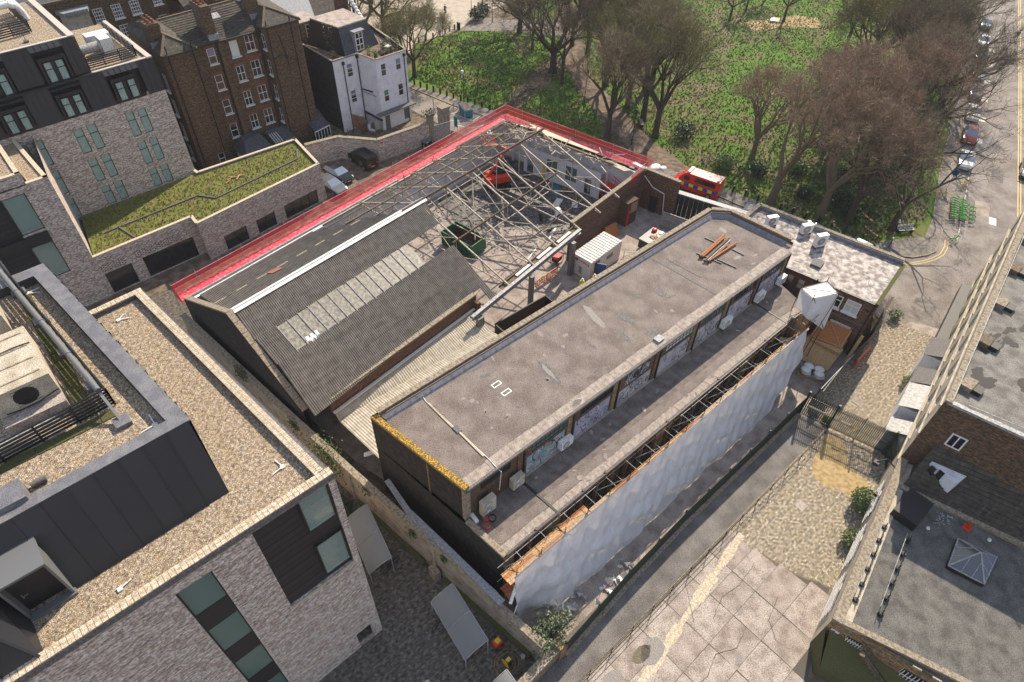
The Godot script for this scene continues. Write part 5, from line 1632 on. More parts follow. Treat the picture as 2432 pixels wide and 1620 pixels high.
	for k in 12:
		var cs := MB.new()
		var p := V(11.2, 5.22, -32.7).lerp(V(27.6, 5.22, -34.85), k / 12.0)
		var q := V(11.2, 5.22, -32.7).lerp(V(27.6, 5.22, -34.85), (k + 0.97) / 12.0)
		cs.bar(p, q, 0.44, 0.12)
		put(root, "coping_stone", cs, M.stone_cap)
	var eb := MB.new()
	eb.bar(V(27.5, 2.3, -34.9), V(27.5, 2.3, -34.1), 0.36, 4.6)
	put(root, "brick_pier", eb, M.red_brick)
	var vb := MB.new()
	var v0 := V(25.8, 4.5, zr(25.8))
	var v1 := V(42.6, 4.5, zr(42.6))
	vb.bar(v0 + V(0, 0.22, 0), v1 + V(0, 0.22, 0), 0.34, 0.05)
	vb.bar(v0 - V(0, 0.22, 0), v1 - V(0, 0.22, 0), 0.34, 0.05)
	vb.bar(v0, v1, 0.05, 0.42)
	put(root, "steel_beam", vb, M.galv)
	var vg := MB.new()
	vg.bar(v0 + V(0, 0.2, -0.75) + V(4.5, 0, -0.8), v1 + V(0, 0.2, -0.75), 0.10, 0.26)
	vg.bar(v0 + V(0, 0.1, -0.55) + V(4.5, 0, -0.8), v1 + V(0, 0.1, -0.55), 0.5, 0.05)
	put(root, "valley_gutter", vg, M.old_timber)
	for k in 3:
		var t0 := V(31.5, 4.72, zr(31.5) - 0.5).lerp(V(42.2, 4.72, zr(42.2) - 0.5), 0.1 + k * 0.31)
		var wbm := MB.new()
		wbm.bar(t0, t0 + V(2.2, 0, -0.40), 0.3, 0.06)
		put(root, "white_lining", wbm, M.white)
	for q in [[40.9, -35.25, .5], [34.05, -34.1, .42], [26.6, -32.9, .7]]:
		var c := MB.new()
		c.bx(q[0] - q[2] / 2, 0, q[1] - 0.2, q[0] + q[2] / 2, 4.25, q[1] + 0.2)
		put(root, "steel_column", c, M.grey_paint)
	var yb := MB.new()
	var y0 := V(42.3, 2.5, -37.05)
	var y1 := V(56.2, 2.5, -39.1)
	yb.bar(y0, y1, 0.36, 5.0)
	put(root, "brick_wall", yb, M.red_brick)
	for k in 12:
		var cs := MB.new()
		cs.bar((y0 + V(0, 2.56, 0)).lerp(y1 + V(0, 2.56, 0), k / 12.0), (y0 + V(0, 2.56, 0)).lerp(y1 + V(0, 2.56, 0), (k + 0.98) / 12.0), 0.46, 0.12)
		put(root, "coping_stone", cs, M.stone_cap)
	var tx := [29.3, 33.1, 36.9, 40.7, 44.5, 48.2]
	for t in tx.size():
		var m := MB.new()
		var c: float = tx[t]
		var ap := V(c, 8.62, zm(c))
		var er := V(c + 1.85, 4.66, zr(c + 1.85))
		var el := V(c - 1.6, 4.66, zl(c - 1.6))
		m.bar(ap, er, 0.12, 0.15); m.bar(ap, el, 0.12, 0.15)
		m.bar(el, er, 0.09, 0.09)
		var mid := V(c, 4.66, zm(c))
		m.bar(ap, mid, 0.065)
		for s in [er, el]:
			var tq: Vector3 = mid.lerp(s, 0.42)
			var th: Vector3 = mid.lerp(s, 0.72)
			m.bar(mid, ap.lerp(s, 0.42), 0.065)
			m.bar(ap.lerp(s, 0.42), tq, 0.065)
			m.bar(tq, ap.lerp(s, 0.70), 0.065)
			m.bar(ap.lerp(s, 0.70), th, 0.06)
			m.bar(ap, tq, 0.07)
		put(root, "roof_truss", m, M.truss)
	var pu := [[27.2, 48.6, 0.0, true, 0.18], [29.3, 45.6, 0.45, true, 0.13], [36.0, 45.5, 0.80, true, 0.08]]
	for q in pu:
		var m := MB.new()
		m.bar(on_right(q[0], q[2]) + V(0, 0.13, 0), on_right(q[1], q[2]) + V(0, 0.13, 0), q[4], q[4] + 0.03)
		put(root, "purlin", m, M.rust)
	for q in [[25.5, 49.5, 0.30, 0.10], [23.5, 50.5, 0.56, 0.14], [22.0, 51.0, 0.78, 0.08], [22.5, 51.0, 0.92, 0.12]]:
		var m := MB.new()
		m.bar(on_left(q[0], q[2]) + V(0, 0.1, 0), on_left(q[1], q[2]) + V(0, 0.1, 0), q[3])
		put(root, "purlin", m, M.old_timber)
	for q in [[V(34.6, 4.7, -41.7), V(44.9, 4.7, -43.1)], [V(33.0, 4.7, -49.4), V(44.0, 4.7, -51.0)], [V(33.1, 4.7, -41.5), V(36.9, 8.5, zm(36.9))], [V(40.7, 4.7, -42.6), V(44.5, 6.6, -42.4)]]:
		var m := MB.new()
		m.bar(q[0], q[1], 0.085)
		put(root, "wind_brace", m, M.truss)
	var rm := MB.new()
	for k in 240:
		var xx := rng.randf_range(25, 51)
		var t := rng.randf_range(0.3, 0.98)
		var p := on_left(xx, t) + V(0, rng.randf_range(-0.2, 0.25), 0)
		var d := V(rng.randfn(), rng.randfn() * 0.35, rng.randfn()).normalized() * rng.randf_range(0.3, 1.5)
		rm.bar(p, p + d, rng.randf_range(0.025, 0.06))
	var rr := put(root, "broken_battens", rm, M.old_timber)
	rr.set_meta("kind", "stuff")
	rm = MB.new()
	for k in 130:
		var t := rng.randf()
		var p := V(46.5, 8.3, -48.2).lerp([V(51.2, 4.9, -57.2), V(54.9, 4.9, -41.0)][k % 2], t) + V(rng.randfn() * 0.5, rng.randfn() * 0.35, rng.randfn() * 0.6)
		var d := V(rng.randfn() * 0.5, rng.randfn() * 0.3, rng.randfn()).normalized() * rng.randf_range(0.4, 1.6)
		rm.bar(p, p + d, rng.randf_range(0.03, 0.10))
	rr = put(root, "broken_gable_timber", rm, M.truss)
	rr.set_meta("kind", "stuff")
	var bgw := MB.new()      # back gable frame
	for s in [V(51.4, 4.8, -57.4), V(55.0, 4.8, -40.9)]:
		bgw.bar(V(47.6, 8.4, -48.2), s, 0.3, 0.08)
		bgw.bar(V(48.2, 8.0, -48.4), s + V(-0.6, 0.2, 0), 0.14, 0.14)
	for k in 9: bgw.bar(V(52.2, 4.6, -54.5).lerp(V(54.4, 4.6, -43.5), k / 8.0), V(49.8, 6.6, -51.5).lerp(V(51.0, 6.6, -45.5), k / 8.0), 0.09)
	put(root, "gable_rafter", bgw, M.old_timber)
	for q in [[V(49.0, 7.6, -51.0), V(51.0, 5.4, -56.4), V(51.9, 5.4, -55.0), V(49.8, 7.6, -50.2)], [V(49.3, 7.55, -49.5), V(52.3, 5.7, -54.6), V(54.4, 5.4, -44.5), V(53.6, 5.7, -44.2)], [V(53.0, 5.6, -43.6), V(54.3, 5.2, -42.6), V(55.0, 5.0, -39.8), V(54.0, 5.1, -40.2)]]:
		var fs := MB.new()
		fs.quad(q[0], q[1], q[2], q[3]); fs.quad(q[3] - V(0, .04, 0), q[2] - V(0, .04, 0), q[1] - V(0, .04, 0), q[0] - V(0, .04, 0))
		put(root, "lining_board", fs, M.cream)
	var pt := face(V(50.9, 0, -53.6), V(53.6, 0, -43.0))
	var pl := 10.9
	var ph := [Rect2(0.5, 0.1, 0.9, 2.1), Rect2(3.3, 1.0, 1.6, 2.0), Rect2(6.0, 1.0, 1.7, 2.0), Rect2(8.8, 0.1, 0.9, 2.1)]
	var pw := MB.new()
	pw.wall(Transform3D(pt.basis, pt.origin), pl, 3.6, ph, 0.1)
	put(root, "white_partition", pw, M.render_white)
	for r in [ph[1], ph[2]]: window(root, pt, r, M.white, M.green_glass, [0.5], [], 0.06, 0.06)
	var dp := MB.new()
	dp.box(pt * V(3.0, 0.95, 0.05), V(0.35, 1.8, 0.08), pt.basis)
	put(root, "yellow_door", dp, M.yellow)
	for k in 7:
		var pp := MB.new()
		pp.box(V(51.6, 1.7, -56.4).lerp(V(54.6, 1.7, -41.6), k / 6.5), V(0.25, 3.4, 0.25))
		put(root, "wall_pier", pp, M.render_white)
	for k in 8:
		var a := 11.3 + k * 1.95
		var b := a + 1.97
		var zpa := -32.45 - (a - 11.2) * 0.131
		var zpb := -32.45 - (b - 11.2) * 0.131
		put(root, "cream_roof_sheet", corrugated(V(a, 3.75, zpa), V(b, 3.75, zpb), V(b, 3.15, -32.0), V(a, 3.15, -31.9), 0.20, 0.05), M.asbestos_light)
		put(root, "cream_roof_sheet", corrugated(V(b, 4.6, -26.0), V(a, 4.6, -26.0), V(a, 3.14, -31.9), V(b, 3.14, -32.0), 0.20, 0.05), M.asbestos_light)
	var wg := MB.new()
	wg.bar(V(11.0, 3.3, -27.8), V(13.4, 4.2, -26.2), 0.35, 0.1)
	wg.bar(V(11.2, 3.85, -32.3), V(27.2, 3.85, -34.45), 0.25, 0.1)
	put(root, "white_flashing", wg, M.white)
	var db := MB.new()
	for k in 900:
		var xx := rng.randf_range(36, 53)
		var zz := rng.randf_range(-55.5, -40)
		if rng.randf() < 0.35: xx = rng.randf_range(44, 54); zz = rng.randf_range(-47, -40.5)
		var s := rng.randf_range(0.04, 0.32)
		db.box(V(xx, 0.03 + rng.randf() * 0.05, zz), V(s, 0.02 + rng.randf() * 0.05, s * rng.randf_range(0.2, 0.9)), Basis(Vector3.UP, rng.randf() * TAU))
	OFF = Vector3.ZERO
	var d1 := put(self, "rubble", db, M.patch_light)
	tag(d1, "pale bits of broken board and plaster strewn over the workshop floor", "rubble", "", "stuff")
	for q in [[49.2, -45.6, 1.6, .8, .4, "white"], [48.0, -44.4, 1.3, .9, 1.1, "white"], [50.4, -43.9, 1.1, .7, .7, "white"], [47.0, -43.8, 2.0, .35, .2, "white"], [44.3, -41.5, 2.3, .22, .45, "white"], [50.8, -47.6, 1.9, 1.0, .9, "blue"], [39.8, -40.2, 2.4, .16, .35, "white"]]:
		var s := thing("fallen_sheet", "%s sheet lying on the workshop floor among the rubble" % ("thin blue plastic" if q[5] == "blue" else "torn white lining"), "board", V(q[0], 0.08, q[1]), q[4], "fallen lining sheets")
		var b := MB.new()
		b.box(V(0, 0.05, 0), V(q[2], 0.03, q[3]), Basis(Vector3.BACK, 0.05))
		sub(s, "sheet", b.mesh(), M.white if q[5] == "white" else M.teal)
	for q in [[45.2, -44.3], [45.6, -44.9], [44.5, -42.2], [44.95, -42.35]]:
		var s := thing("rubble_bucket", "black rubber bucket standing on the workshop floor", "bucket", V(q[0], 0, q[1]), 0.0, "black buckets on the workshop floor")
		var b := MB.new(); b.tube(Vector3.ZERO, V(0, 0.36, 0), 0.15, 0.21, 10); sub(s, "tub", b.mesh(), M.rubber)
		b = MB.new(); b.tube(V(0, 0.30, 0), V(0, 0.37, 0), 0.22, 0.22, 10); sub(s, "rim", b.mesh(), M.black)
	skips_and_lifts()
	net_scaffold()

func skip_box(root: Node3D, l: float, w: float, h: float, m: Material, inside: Material) -> void:
	var b := MB.new()
	var t := 0.06
	b.bx(-l / 2, 0.15, -w / 2, l / 2, 0.22, w / 2)
	b.bx(-l / 2, 0.2, -w / 2, l / 2, h, -w / 2 + t); b.bx(-l / 2, 0.2, w / 2 - t, l / 2, h, w / 2)
	b.bx(-l / 2, 0.2, -w / 2 + t, -l / 2 + t, h, w / 2 - t); b.bx(l / 2 - t, 0.2, -w / 2 + t, l / 2, h, w / 2 - t)
	sub(root, "shell", b.mesh(), m)
	b = MB.new()
	b.bx(-l / 2 + t, 0.23, -w / 2 + t, l / 2 - t, 0.3, w / 2 - t)
	for s in [-1, 1]: b.box(V(0, h / 2 + 0.1, s * (w / 2 - t - 0.012)), V(l - 0.2, h - 0.3, 0.014))
	sub(root, "rusty_inside", b.mesh(), inside)
	b = MB.new()
	for k in int(l / 0.7) + 1:
		for s in [-1, 1]: b.box(V(-l / 2 + 0.1 + k * 0.68, h / 2 + 0.1, s * (w / 2 + 0.04)), V(0.09, h - 0.2, 0.08))
	b.bx(-l / 2 - 0.04, h, -w / 2 - 0.05, l / 2 + 0.04, h + 0.07, -w / 2 + 0.07); b.bx(-l / 2 - 0.04, h, w / 2 - 0.07, l / 2 + 0.04, h + 0.07, w / 2 + 0.05)
	b.bx(-l / 2 - 0.05, h, -w / 2, -l / 2 + 0.07, h + 0.07, w / 2)
	sub(root, "rim_and_ribs", b.mesh(), m)
	b = MB.new()
	for s in [-1, 1]: b.bx(-l / 2 + 0.2, 0, s * w * 0.28 - 0.07, l / 2 - 0.2, 0.15, s * w * 0.28 + 0.07)
	sub(root, "runner", b.mesh(), M.black)

func skips_and_lifts() -> void:
	var s := thing("green_skip", "green roll-on skip with rusty open inside under the bare trusses", "skip", V(35.2, 0, -46.2), 1.75)
	skip_box(s, 4.4, 2.4, 1.75, M.green_skip, M.rust)
	var b := MB.new(); b.bx(2.2, 0.7, -0.25, 2.36, 0.95, 0.25); sub(s, "lifting_hook", b.mesh(), M.galv)
	s = thing("green_skip", "second green skip half hidden under the edge of the rooflight strip", "skip", V(27.6, 0, -42.0), 0.3)
	skip_box(s, 3.2, 1.9, 1.6, M.green_skip, M.rust)
	s = thing("black_skip", "long black roll-on skip of rubble beside the long flat-roofed building", "skip", V(31.5, 0, -31.55), -0.02)
	skip_box(s, 6.4, 2.5, 2.3, M.black, M.rust)
	b = MB.new()
	for k in 260: b.box(V(rng.randf_range(-3, 3), 0.4 + rng.randf() * 0.5, rng.randf_range(-1.1, 1.1)), V(1, 1, 1) * rng.randf_range(0.05, 0.3), Basis(V(1, 0.3, 0).normalized(), rng.randf() * 3))
	tag(sub(s, "rubble_load", b.mesh(), M.patch), "", "", "", "stuff")
	var l := thing("boom_lift", "red boom lift with a raised basket at the workshop back corner", "lift", V(46.0, 0, -53.0), -0.35)
	b = MB.new(); b.bx(-1.3, 0.45, -0.85, 1.3, 0.95, 0.85); sub(l, "chassis", b.mesh(), M.black)
	for q in [[-1.0, -0.95], [1.0, -0.95], [-1.0, 0.95], [1.0, 0.95]]:
		b = MB.new(); b.tube(V(q[0], 0.42, q[1] - 0.14), V(q[0], 0.42, q[1] + 0.14), 0.42, 0.42, 14); sub(l, "wheel", b.mesh(), M.rubber)
	b = MB.new()
	b.bx(-1.5, 1.0, 0.15, 1.2, 1.75, 0.95); b.bx(-1.6, 1.05, -0.9, -0.5, 1.9, 0.2); b.ball(V(-1.2, 1.45, 0.55), V(0.6, 0.4, 0.45))
	sub(l, "turret_hood", b.mesh(), M.red_lift)
	b = MB.new(); b.bx(-0.7, 1.0, -0.6, 1.5, 2.1, 0.12); sub(l, "engine_cover", b.mesh(), M.dark_cloth)
	b = MB.new(); b.bar(V(-0.9, 1.9, -0.2), V(1.6, 4.4, -1.0), 0.3); b.bar(V(1.6, 4.4, -1.0), V(0.4, 4.2, -2.4), 0.22)
	sub(l, "boom", b.mesh(), M.red_lift)
	b = MB.new()
	for q in [[-0.6, -3.4], [0.7, -3.4], [-0.6, -2.5], [0.7, -2.5]]: b.tube(V(q[0], 4.2, q[1]), V(q[0], 5.25, q[1]), 0.035)
	for y in [4.7, 5.25]:
		b.bar(V(-0.6, y, -3.4), V(0.7, y, -3.4), 0.05); b.bar(V(-0.6, y, -2.5), V(0.7, y, -2.5), 0.05); b.bar(V(-0.6, y, -3.4), V(-0.6, y, -2.5), 0.05); b.bar(V(0.7, y, -3.4), V(0.7, y, -2.5), 0.05)
	b.bx(-0.65, 4.12, -3.45, 0.75, 4.2, -2.45)
	sub(l, "basket", b.mesh(), M.red_lift)
	var sl := thing("scissor_lift", "red scissor lift folded low in the far right workshop corner", "lift", V(54.3, 0, -42.0), 1.35)
	b = MB.new(); b.bx(-1.2, 0.3, -0.6, 1.2, 0.75, 0.6); sub(sl, "chassis", b.mesh(), M.red_lift)
	for q in [[-0.8, -0.65], [0.8, -0.65], [-0.8, 0.65], [0.8, 0.65]]:
		b = MB.new(); b.tube(V(q[0], 0.28, q[1] - 0.1), V(q[0], 0.28, q[1] + 0.1), 0.28, 0.28, 12); sub(sl, "wheel", b.mesh(), M.rubber)
	b = MB.new()
	for k in 3:
		for z in [-0.5, 0.5]:
			b.bar(V(-1.0, 0.8 + k * 0.35, z), V(1.0, 1.15 + k * 0.35, z), 0.07); b.bar(V(1.0, 0.8 + k * 0.35, z), V(-1.0, 1.15 + k * 0.35, z), 0.07)
	sub(sl, "scissor_arms", b.mesh(), M.blue)
	b = MB.new(); b.bx(-1.3, 1.9, -0.65, 1.3, 2.0, 0.65)
	for q in [[-1.25, -0.6], [1.25, -0.6], [-1.25, 0.6], [1.25, 0.6], [0, -0.6], [0, 0.6]]: b.tube(V(q[0], 2, q[1]), V(q[0], 3.0, q[1]), 0.03)
	for y in [2.5, 3.0]:
		b.bar(V(-1.25, y, -0.6), V(1.25, y, -0.6), 0.05); b.bar(V(-1.25, y, 0.6), V(1.25, y, 0.6), 0.05); b.bar(V(-1.25, y, -0.6), V(-1.25, y, 0.6), 0.05); b.bar(V(1.25, y, -0.6), V(1.25, y, 0.6), 0.05)
	sub(sl, "platform", b.mesh(), M.red_lift)

func net_scaffold() -> void:
	var root := wthing("netted_scaffold", "tube scaffold with red debris netting along two sides of the workshop roof", "scaffold", V(7.5, 0, -53))
	var runs := [[V(7.3, 0, zl(7.3) - 0.25), V(52.0, 0, -58.55), V(-0.15, 0, -1.0)], [V(52.0, 0, -58.55), V(56.3, 0, -39.3), V(1.0, 0, 0.2)], [V(56.3, 0, -39.3), V(52.9, 0, -38.6), V(0.1, 0, 0.4)]]
	for ri in 3:
		var q: Array = runs[ri]
		var a: Vector3 = q[0]
		var b: Vector3 = q[1]
		var out: Vector3 = q[2].normalized()
		var wid := [1.25, 1.45, 0.3][ri] as float
		var l := a.distance_to(b)
		var n := maxi(1, int(round(l / 2.4)))
		var ea := a + out * wid
		var eb := b + out * wid
		if ri == 0: eb = V(53.3, 0, -60.0)
		if ri == 1: ea = V(53.3, 0, -60.0); eb = b + out * wid
		for k in n:
			var p := a.lerp(b, float(k) / n)
			var r := a.lerp(b, float(k + 1) / n)
			var p2 := ea.lerp(eb, float(k) / n)
			var r2 := ea.lerp(eb, float(k + 1) / n)
			var nm := MB.new()
			var pv := [p2 + V(0, 4.7, 0), r2 + V(0, 4.7, 0)]
			var segs := 4
			for s in segs:
				var t0 := float(s) / segs
				var t1 := float(s + 1) / segs
				var sag0 := -0.05 * sin(t0 * PI) + 0.03 * sin(k * 1.7 + t0 * 3)
				var sag1 := -0.05 * sin(t1 * PI) + 0.03 * sin(k * 1.7 + t1 * 3)
				var bow := out * 0.08 * sin((k + t0) * 2.1)
				var bow1 := out * 0.08 * sin((k + t1) * 2.1)
				var u0: Vector3 = pv[0].lerp(pv[1], t0)
				var u1: Vector3 = pv[0].lerp(pv[1], t1)
				nm.quad(u0, u1, u1 + V(0, 0.55, 0) + bow1, u0 + V(0, 0.55, 0) + bow)
				nm.quad(u0 + V(0, 0.55, 0) + bow, u1 + V(0, 0.55, 0) + bow1, u1 + V(0, 1.12 + sag1, 0), u0 + V(0, 1.12 + sag0, 0))
			put(root, "net_panel", nm, M.net)
			if ri < 2:
				var bm := MB.new()
				for s in 5:
					var g := 0.1 + s * 0.19
					bm.bar(p.lerp(p2, g) + V(0, 4.55 + 0.012 * (s % 2), 0), r.lerp(r2, g) + V(0, 4.55, 0), wid * 0.19, 0.05)
				put(root, "net_covered_boards", bm, M.net_solid)
			for y in [5.2, 5.72]:
				var t := MB.new()
				t.tube(p2 + V(0, y, 0) - out * 0.06, r2 + V(0, y, 0) - out * 0.06, 0.03, 0.03, 6)
				put(root, "guard_rail", t, M.galv)
			var po := MB.new()
			po.tube(p2, p2 + V(0, 6.1 if k % 2 else 5.9, 0), 0.028, 0.028, 6)
			put(root, "standard", po, M.galv)
			if ri < 2:
				po = MB.new()
				po.tube(p + V(0, 4.4, 0), p2 + V(0, 4.4, 0), 0.028, 0.028, 6)
				put(root, "transom", po, M.galv)
	var endp := MB.new()
	endp.quad(V(7.25, 4.4, -51.3), V(7.2, 4.4, -52.8), V(7.2, 5.75, -52.8), V(7.25, 5.0, -51.3))
	put(root, "end_net", endp, flat(sc(.80, .03, .035), 0.6))
	var wp := MB.new()
	wp.ball(V(57.6, 4.9, -38.6), V(0.9, 0.35, 0.6), 5, 8); wp.ball(V(58.7, 4.6, -38.2), V(0.5, 0.2, 0.4), 5, 8)
	wp.box(V(56.5, 4.95, -39.8), V(0.5, 0.12, 2.0))
	put(root, "white_sheeting_wrap", wp, M.white)
	OFF = Vector3.ZERO

func site_yard() -> void:
	var c := thing("site_container", "white site office container with ribbed roof and green lettering beside the brick wall", "container", V(44.05, 0, -34.55), 0.096)
	var b := MB.new(); b.bx(-2.65, 0.1, -1.22, 2.65, 2.5, 1.22); sub(c, "body", b.mesh(), M.white)
	for k in 13:
		b = MB.new(); b.bx(-2.6 + k * 0.41, 2.5, -1.2, -2.48 + k * 0.41, 2.56, 1.2); sub(c, "roof_rib", b.mesh(), M.white)
	b = MB.new()
	for k in 13: b.bx(-2.46 + k * 0.41, 2.501, -1.2, -2.24 + k * 0.41, 2.515, 1.2)
	sub(c, "roof_trough", b.mesh(), M.galv)
	b = MB.new()
	for q in [[-2.66, -1.23], [2.58, -1.23], [-2.66, 1.15], [2.58, 1.15]]: b.bx(q[0], 0, q[1], q[0] + 0.08, 2.54, q[1] + 0.08)
	sub(c, "corner_post", b.mesh(), M.white)
	b = MB.new(); b.box(V(-1.5, 1.1, 1.75), V(0.06, 2.0, 1.0), Basis(Vector3.UP, 0.5)); sub(c, "blue_door", b.mesh(), M.blue)
	b = MB.new(); b.bx(-2.0, 0.15, 1.222, -1.15, 2.15, 1.23); sub(c, "door_opening", b.mesh(), M.black)
	b = MB.new()
	for k in 5: b.bx(0.15 + k * 0.22, 1.5, 1.222, 0.30 + k * 0.22, 1.85, 1.235)
	b.bx(0.1, 1.38, 1.222, 1.25, 1.44, 1.235)
	sub(c, "green_lettering", b.mesh(), flat(sc(.03, .16, .08), 0.7))
	b = MB.new()
	b.bx(-2.665, 1.95, -0.85, -2.652, 2.25, -0.45)
	for k in 7: b.bx(-2.665, 2.0, -0.3 + k * 0.16, -2.652, 2.16, -0.19 + k * 0.16)
	sub(c, "red_lettering", b.mesh(), M.red)
	b = MB.new(); b.bx(-2.69, 0.5, -0.25, -2.652, 1.4, 0.12); sub(c, "junction_box", b.mesh(), M.galv)
	b = MB.new(); b.bx(-2.665, 1.95, 0.85, -2.652, 2.1, 1.0); sub(c, "vent", b.mesh(), M.black)
	for k in 2:
		var o := thing("safety_barrier", ["orange plastic safety barrier nearer the grey steel column", "orange plastic safety barrier nearer the white container"][k], "barrier", V(37.35 + k * 1.75, 0, -36.0 - k * 0.12), 0.06, "orange barriers at the workshop opening")
		b = MB.new()
		for y in [0.18, 0.95]: b.bx(-0.85, y, -0.03, 0.85, y + 0.09, 0.03)
		for j in 7: b.bx(-0.85 + j * 0.27, 0.2, -0.025, -0.77 + j * 0.27, 1.0, 0.025)
		sub(o, "panel", b.mesh(), M.orange)
		b = MB.new(); b.bx(-0.6, 0, -0.3, -0.52, 0.08, 0.3); b.bx(0.52, 0, -0.3, 0.6, 0.08, 0.3); sub(o, "foot", b.mesh(), M.orange)
		b = MB.new(); b.bx(-0.3, 0.62, 0.03, 0.3, 0.8, 0.04); sub(o, "reflective_strip", b.mesh(), M.yellow if k == 0 else M.white)
	var g := thing("portable_generator", "small red and black generator beside the steel column under the beam", "generator", V(41.2, 0, -37.6), 0.2)
	b = MB.new(); b.bx(-0.5, 0.35, -0.35, 0.5, 0.8, 0.35); sub(g, "engine", b.mesh(), M.black)
	b = MB.new(); b.bx(-0.5, 0.8, -0.4, 0.5, 1.0, 0.4); sub(g, "tank", b.mesh(), M.red)
	b = MB.new()
	for z in [-0.42, 0.42]: b.path([V(-0.6, 0.1, z), V(-0.6, 1.0, z), V(0.6, 1.0, z), V(0.6, 0.1, z), V(-0.6, 0.1, z)], 0.03, 5)
	sub(g, "tube_frame", b.mesh(), M.rubber)
	var cb := wthing("wall_cupboard", "dark tall cupboard with a pink board and red hose on the brick wall", "cupboard", V(52.6, 0, -37.7))
	b = MB.new(); b.bx(51.8, 0, -38.3, 53.6, 3.1, -37.2); put(cb, "housing", b, M.rust)
	b = MB.new(); b.bx(52.4, 1.6, -37.19, 53.5, 2.9, -37.15); put(cb, "pink_board", b, flat(sc(.33, .20, .15), 0.8))
	b = MB.new(); b.tube(V(51.9, 0.3, -37.1), V(52.0, 2.2, -37.1), 0.14, 0.14, 8); put(cb, "red_hose", b, M.red)
	var lb := wthing("leaning_board", "brown board leaning on the brick wall behind the container", "board", V(49, 0, -36.3))
	b = MB.new(); b.quad(V(48.0, 0.1, -36.2), V(50.3, 0.1, -36.6), V(50.3, 1.3, -37.4), V(48.0, 1.7, -37.1)); put(lb, "sheet", b, M.rust_orange)
	var sb := wthing("corner_wall", "brown brick wall with a door and white pipe closing the yard towards the street", "wall", V(56.5, 0, -36.5))
	b = MB.new(); b.bar(V(56.5, 2.5, -39.0), V(57.3, 2.5, -34.6), 0.3, 5.0); put(sb, "brick_wall", b, M.red_brick)
	b = MB.new(); b.bar(V(56.5, 5.05, -39.0), V(57.3, 5.05, -34.6), 0.42, 0.12); put(sb, "coping", b, M.stone_cap)
	b = MB.new(); b.bar(V(56.45, 1.05, -37.6), V(56.6, 1.05, -36.7), 0.06, 2.1); put(sb, "dark_door", b, M.black)
	b = MB.new(); b.path([V(56.2, 4.3, -38.8), V(56.5, 3.2, -37.6), V(56.7, 3.0, -36.0), V(56.75, 0.6, -35.7)], 0.06, 6); put(sb, "white_pipe", b, M.white)
	var pl := wthing("grey_steel_hoarding", "tall dark ribbed steel hoarding with a pale top, in front of the red van", "hoarding", V(58.4, 0, -31))
	for k in 16:
		b = MB.new()
		var p := V(57.3, 0, -35.2).lerp(V(60.2, 0, -26.8), k / 16.0)
		var q := V(57.3, 0, -35.2).lerp(V(60.2, 0, -26.8), (k + 0.5) / 16.0)
		var r := V(57.3, 0, -35.2).lerp(V(60.2, 0, -26.8), (k + 1.0) / 16.0)
		b.bar(p + V(0.0, 1.7, 0), q + V(0.0, 1.7, 0), 0.12, 3.4); b.bar(q + V(0.08, 1.7, 0), r + V(0.08, 1.7, 0), 0.06, 3.4)
		put(pl, "ribbed_sheet", b, M.dark_clad2)
	b = MB.new(); b.bar(V(57.55, 3.46, -35.2), V(60.4, 3.46, -26.8), 0.7, 0.12); put(pl, "top_capping", b, M.lead)
	var hf := wthing("grey_fence_panels", "pale grey sheeted site fence panels below the dark steel hoarding", "fence", V(55.4, 0, -31))
	for k in 4:
		b = MB.new()
		var p := V(55.0, 1.1, -34.6).lerp(V(57.2, 1.1, -27.2), k / 4.0)
		b.bar(p, V(55.0, 1.1, -34.6).lerp(V(57.2, 1.1, -27.2), (k + 0.97) / 4.0), 0.05, 2.1)
		put(hf, "sheet", b, M.galv)
		b = MB.new(); b.tube(p - V(0, 1.1, 0), p + V(0, 1.0, 0), 0.03)
		for y in [-0.9, 0.0, 0.9]: b.bar(p + V(-0.06, y, 0), V(55.0, 1.1 + y, -34.6).lerp(V(57.2, 1.1 + y, -27.2), (k + 0.97) / 4.0) + V(-0.06, 0, 0), 0.04)
		put(hf, "tube_frame", b, M.steel)
	var tr := thing("trade_bin", "grey wheeled rubbish skip with a red bag and timber scraps on its lid", "bin", V(51.4, 0, -33.0), 0.1)
	b = MB.new(); b.bx(-1.4, 0.2, -0.75, 1.4, 1.25, 0.75); sub(tr, "body", b.mesh(), M.dark_green)
	b = MB.new(); b.bx(-1.45, 1.25, -0.8, 1.45, 1.36, 0.8); sub(tr, "lid", b.mesh(), M.grey_paint)
	b = MB.new(); b.ball(V(0.9, 1.5, -0.3), V(0.4, 0.22, 0.3)); sub(tr, "red_bag", b.mesh(), M.red)
	b = MB.new()
	for k in 7: b.box(V(-0.5 + rng.randf(), 1.42, 0.1 + rng.randf() * 0.4), V(0.6, 0.05, 0.12), Basis(Vector3.UP, rng.randf() * 3))
	sub(tr, "timber_scraps", b.mesh(), M.timber)
	b = MB.new(); b.box(V(1.1, 1.42, 0.5), V(0.6, 0.04, 0.35)); sub(tr, "white_card", b.mesh(), M.white)
	var rl := wthing("yard_railing", "silver tube railing and chains between the container and the long building", "railing", V(47, 0, -31))
	b = MB.new()
	b.path([V(47.2, 1.1, -33.3), V(50.0, 1.1, -30.4), V(45.0, 1.1, -29.6), V(41.2, 1.1, -31.8)], 0.035, 5); b.path([V(47.2, 0.6, -33.3), V(50.0, 0.6, -30.4)], 0.03, 5)
	put(rl, "rail", b, M.steel)
	for q in [[47.2, -33.3], [50, -30.4], [45, -29.6], [41.2, -31.8]]:
		b = MB.new(); b.tube(V(q[0], 0, q[1]), V(q[0], 1.1, q[1]), 0.035); put(rl, "post", b, M.steel)
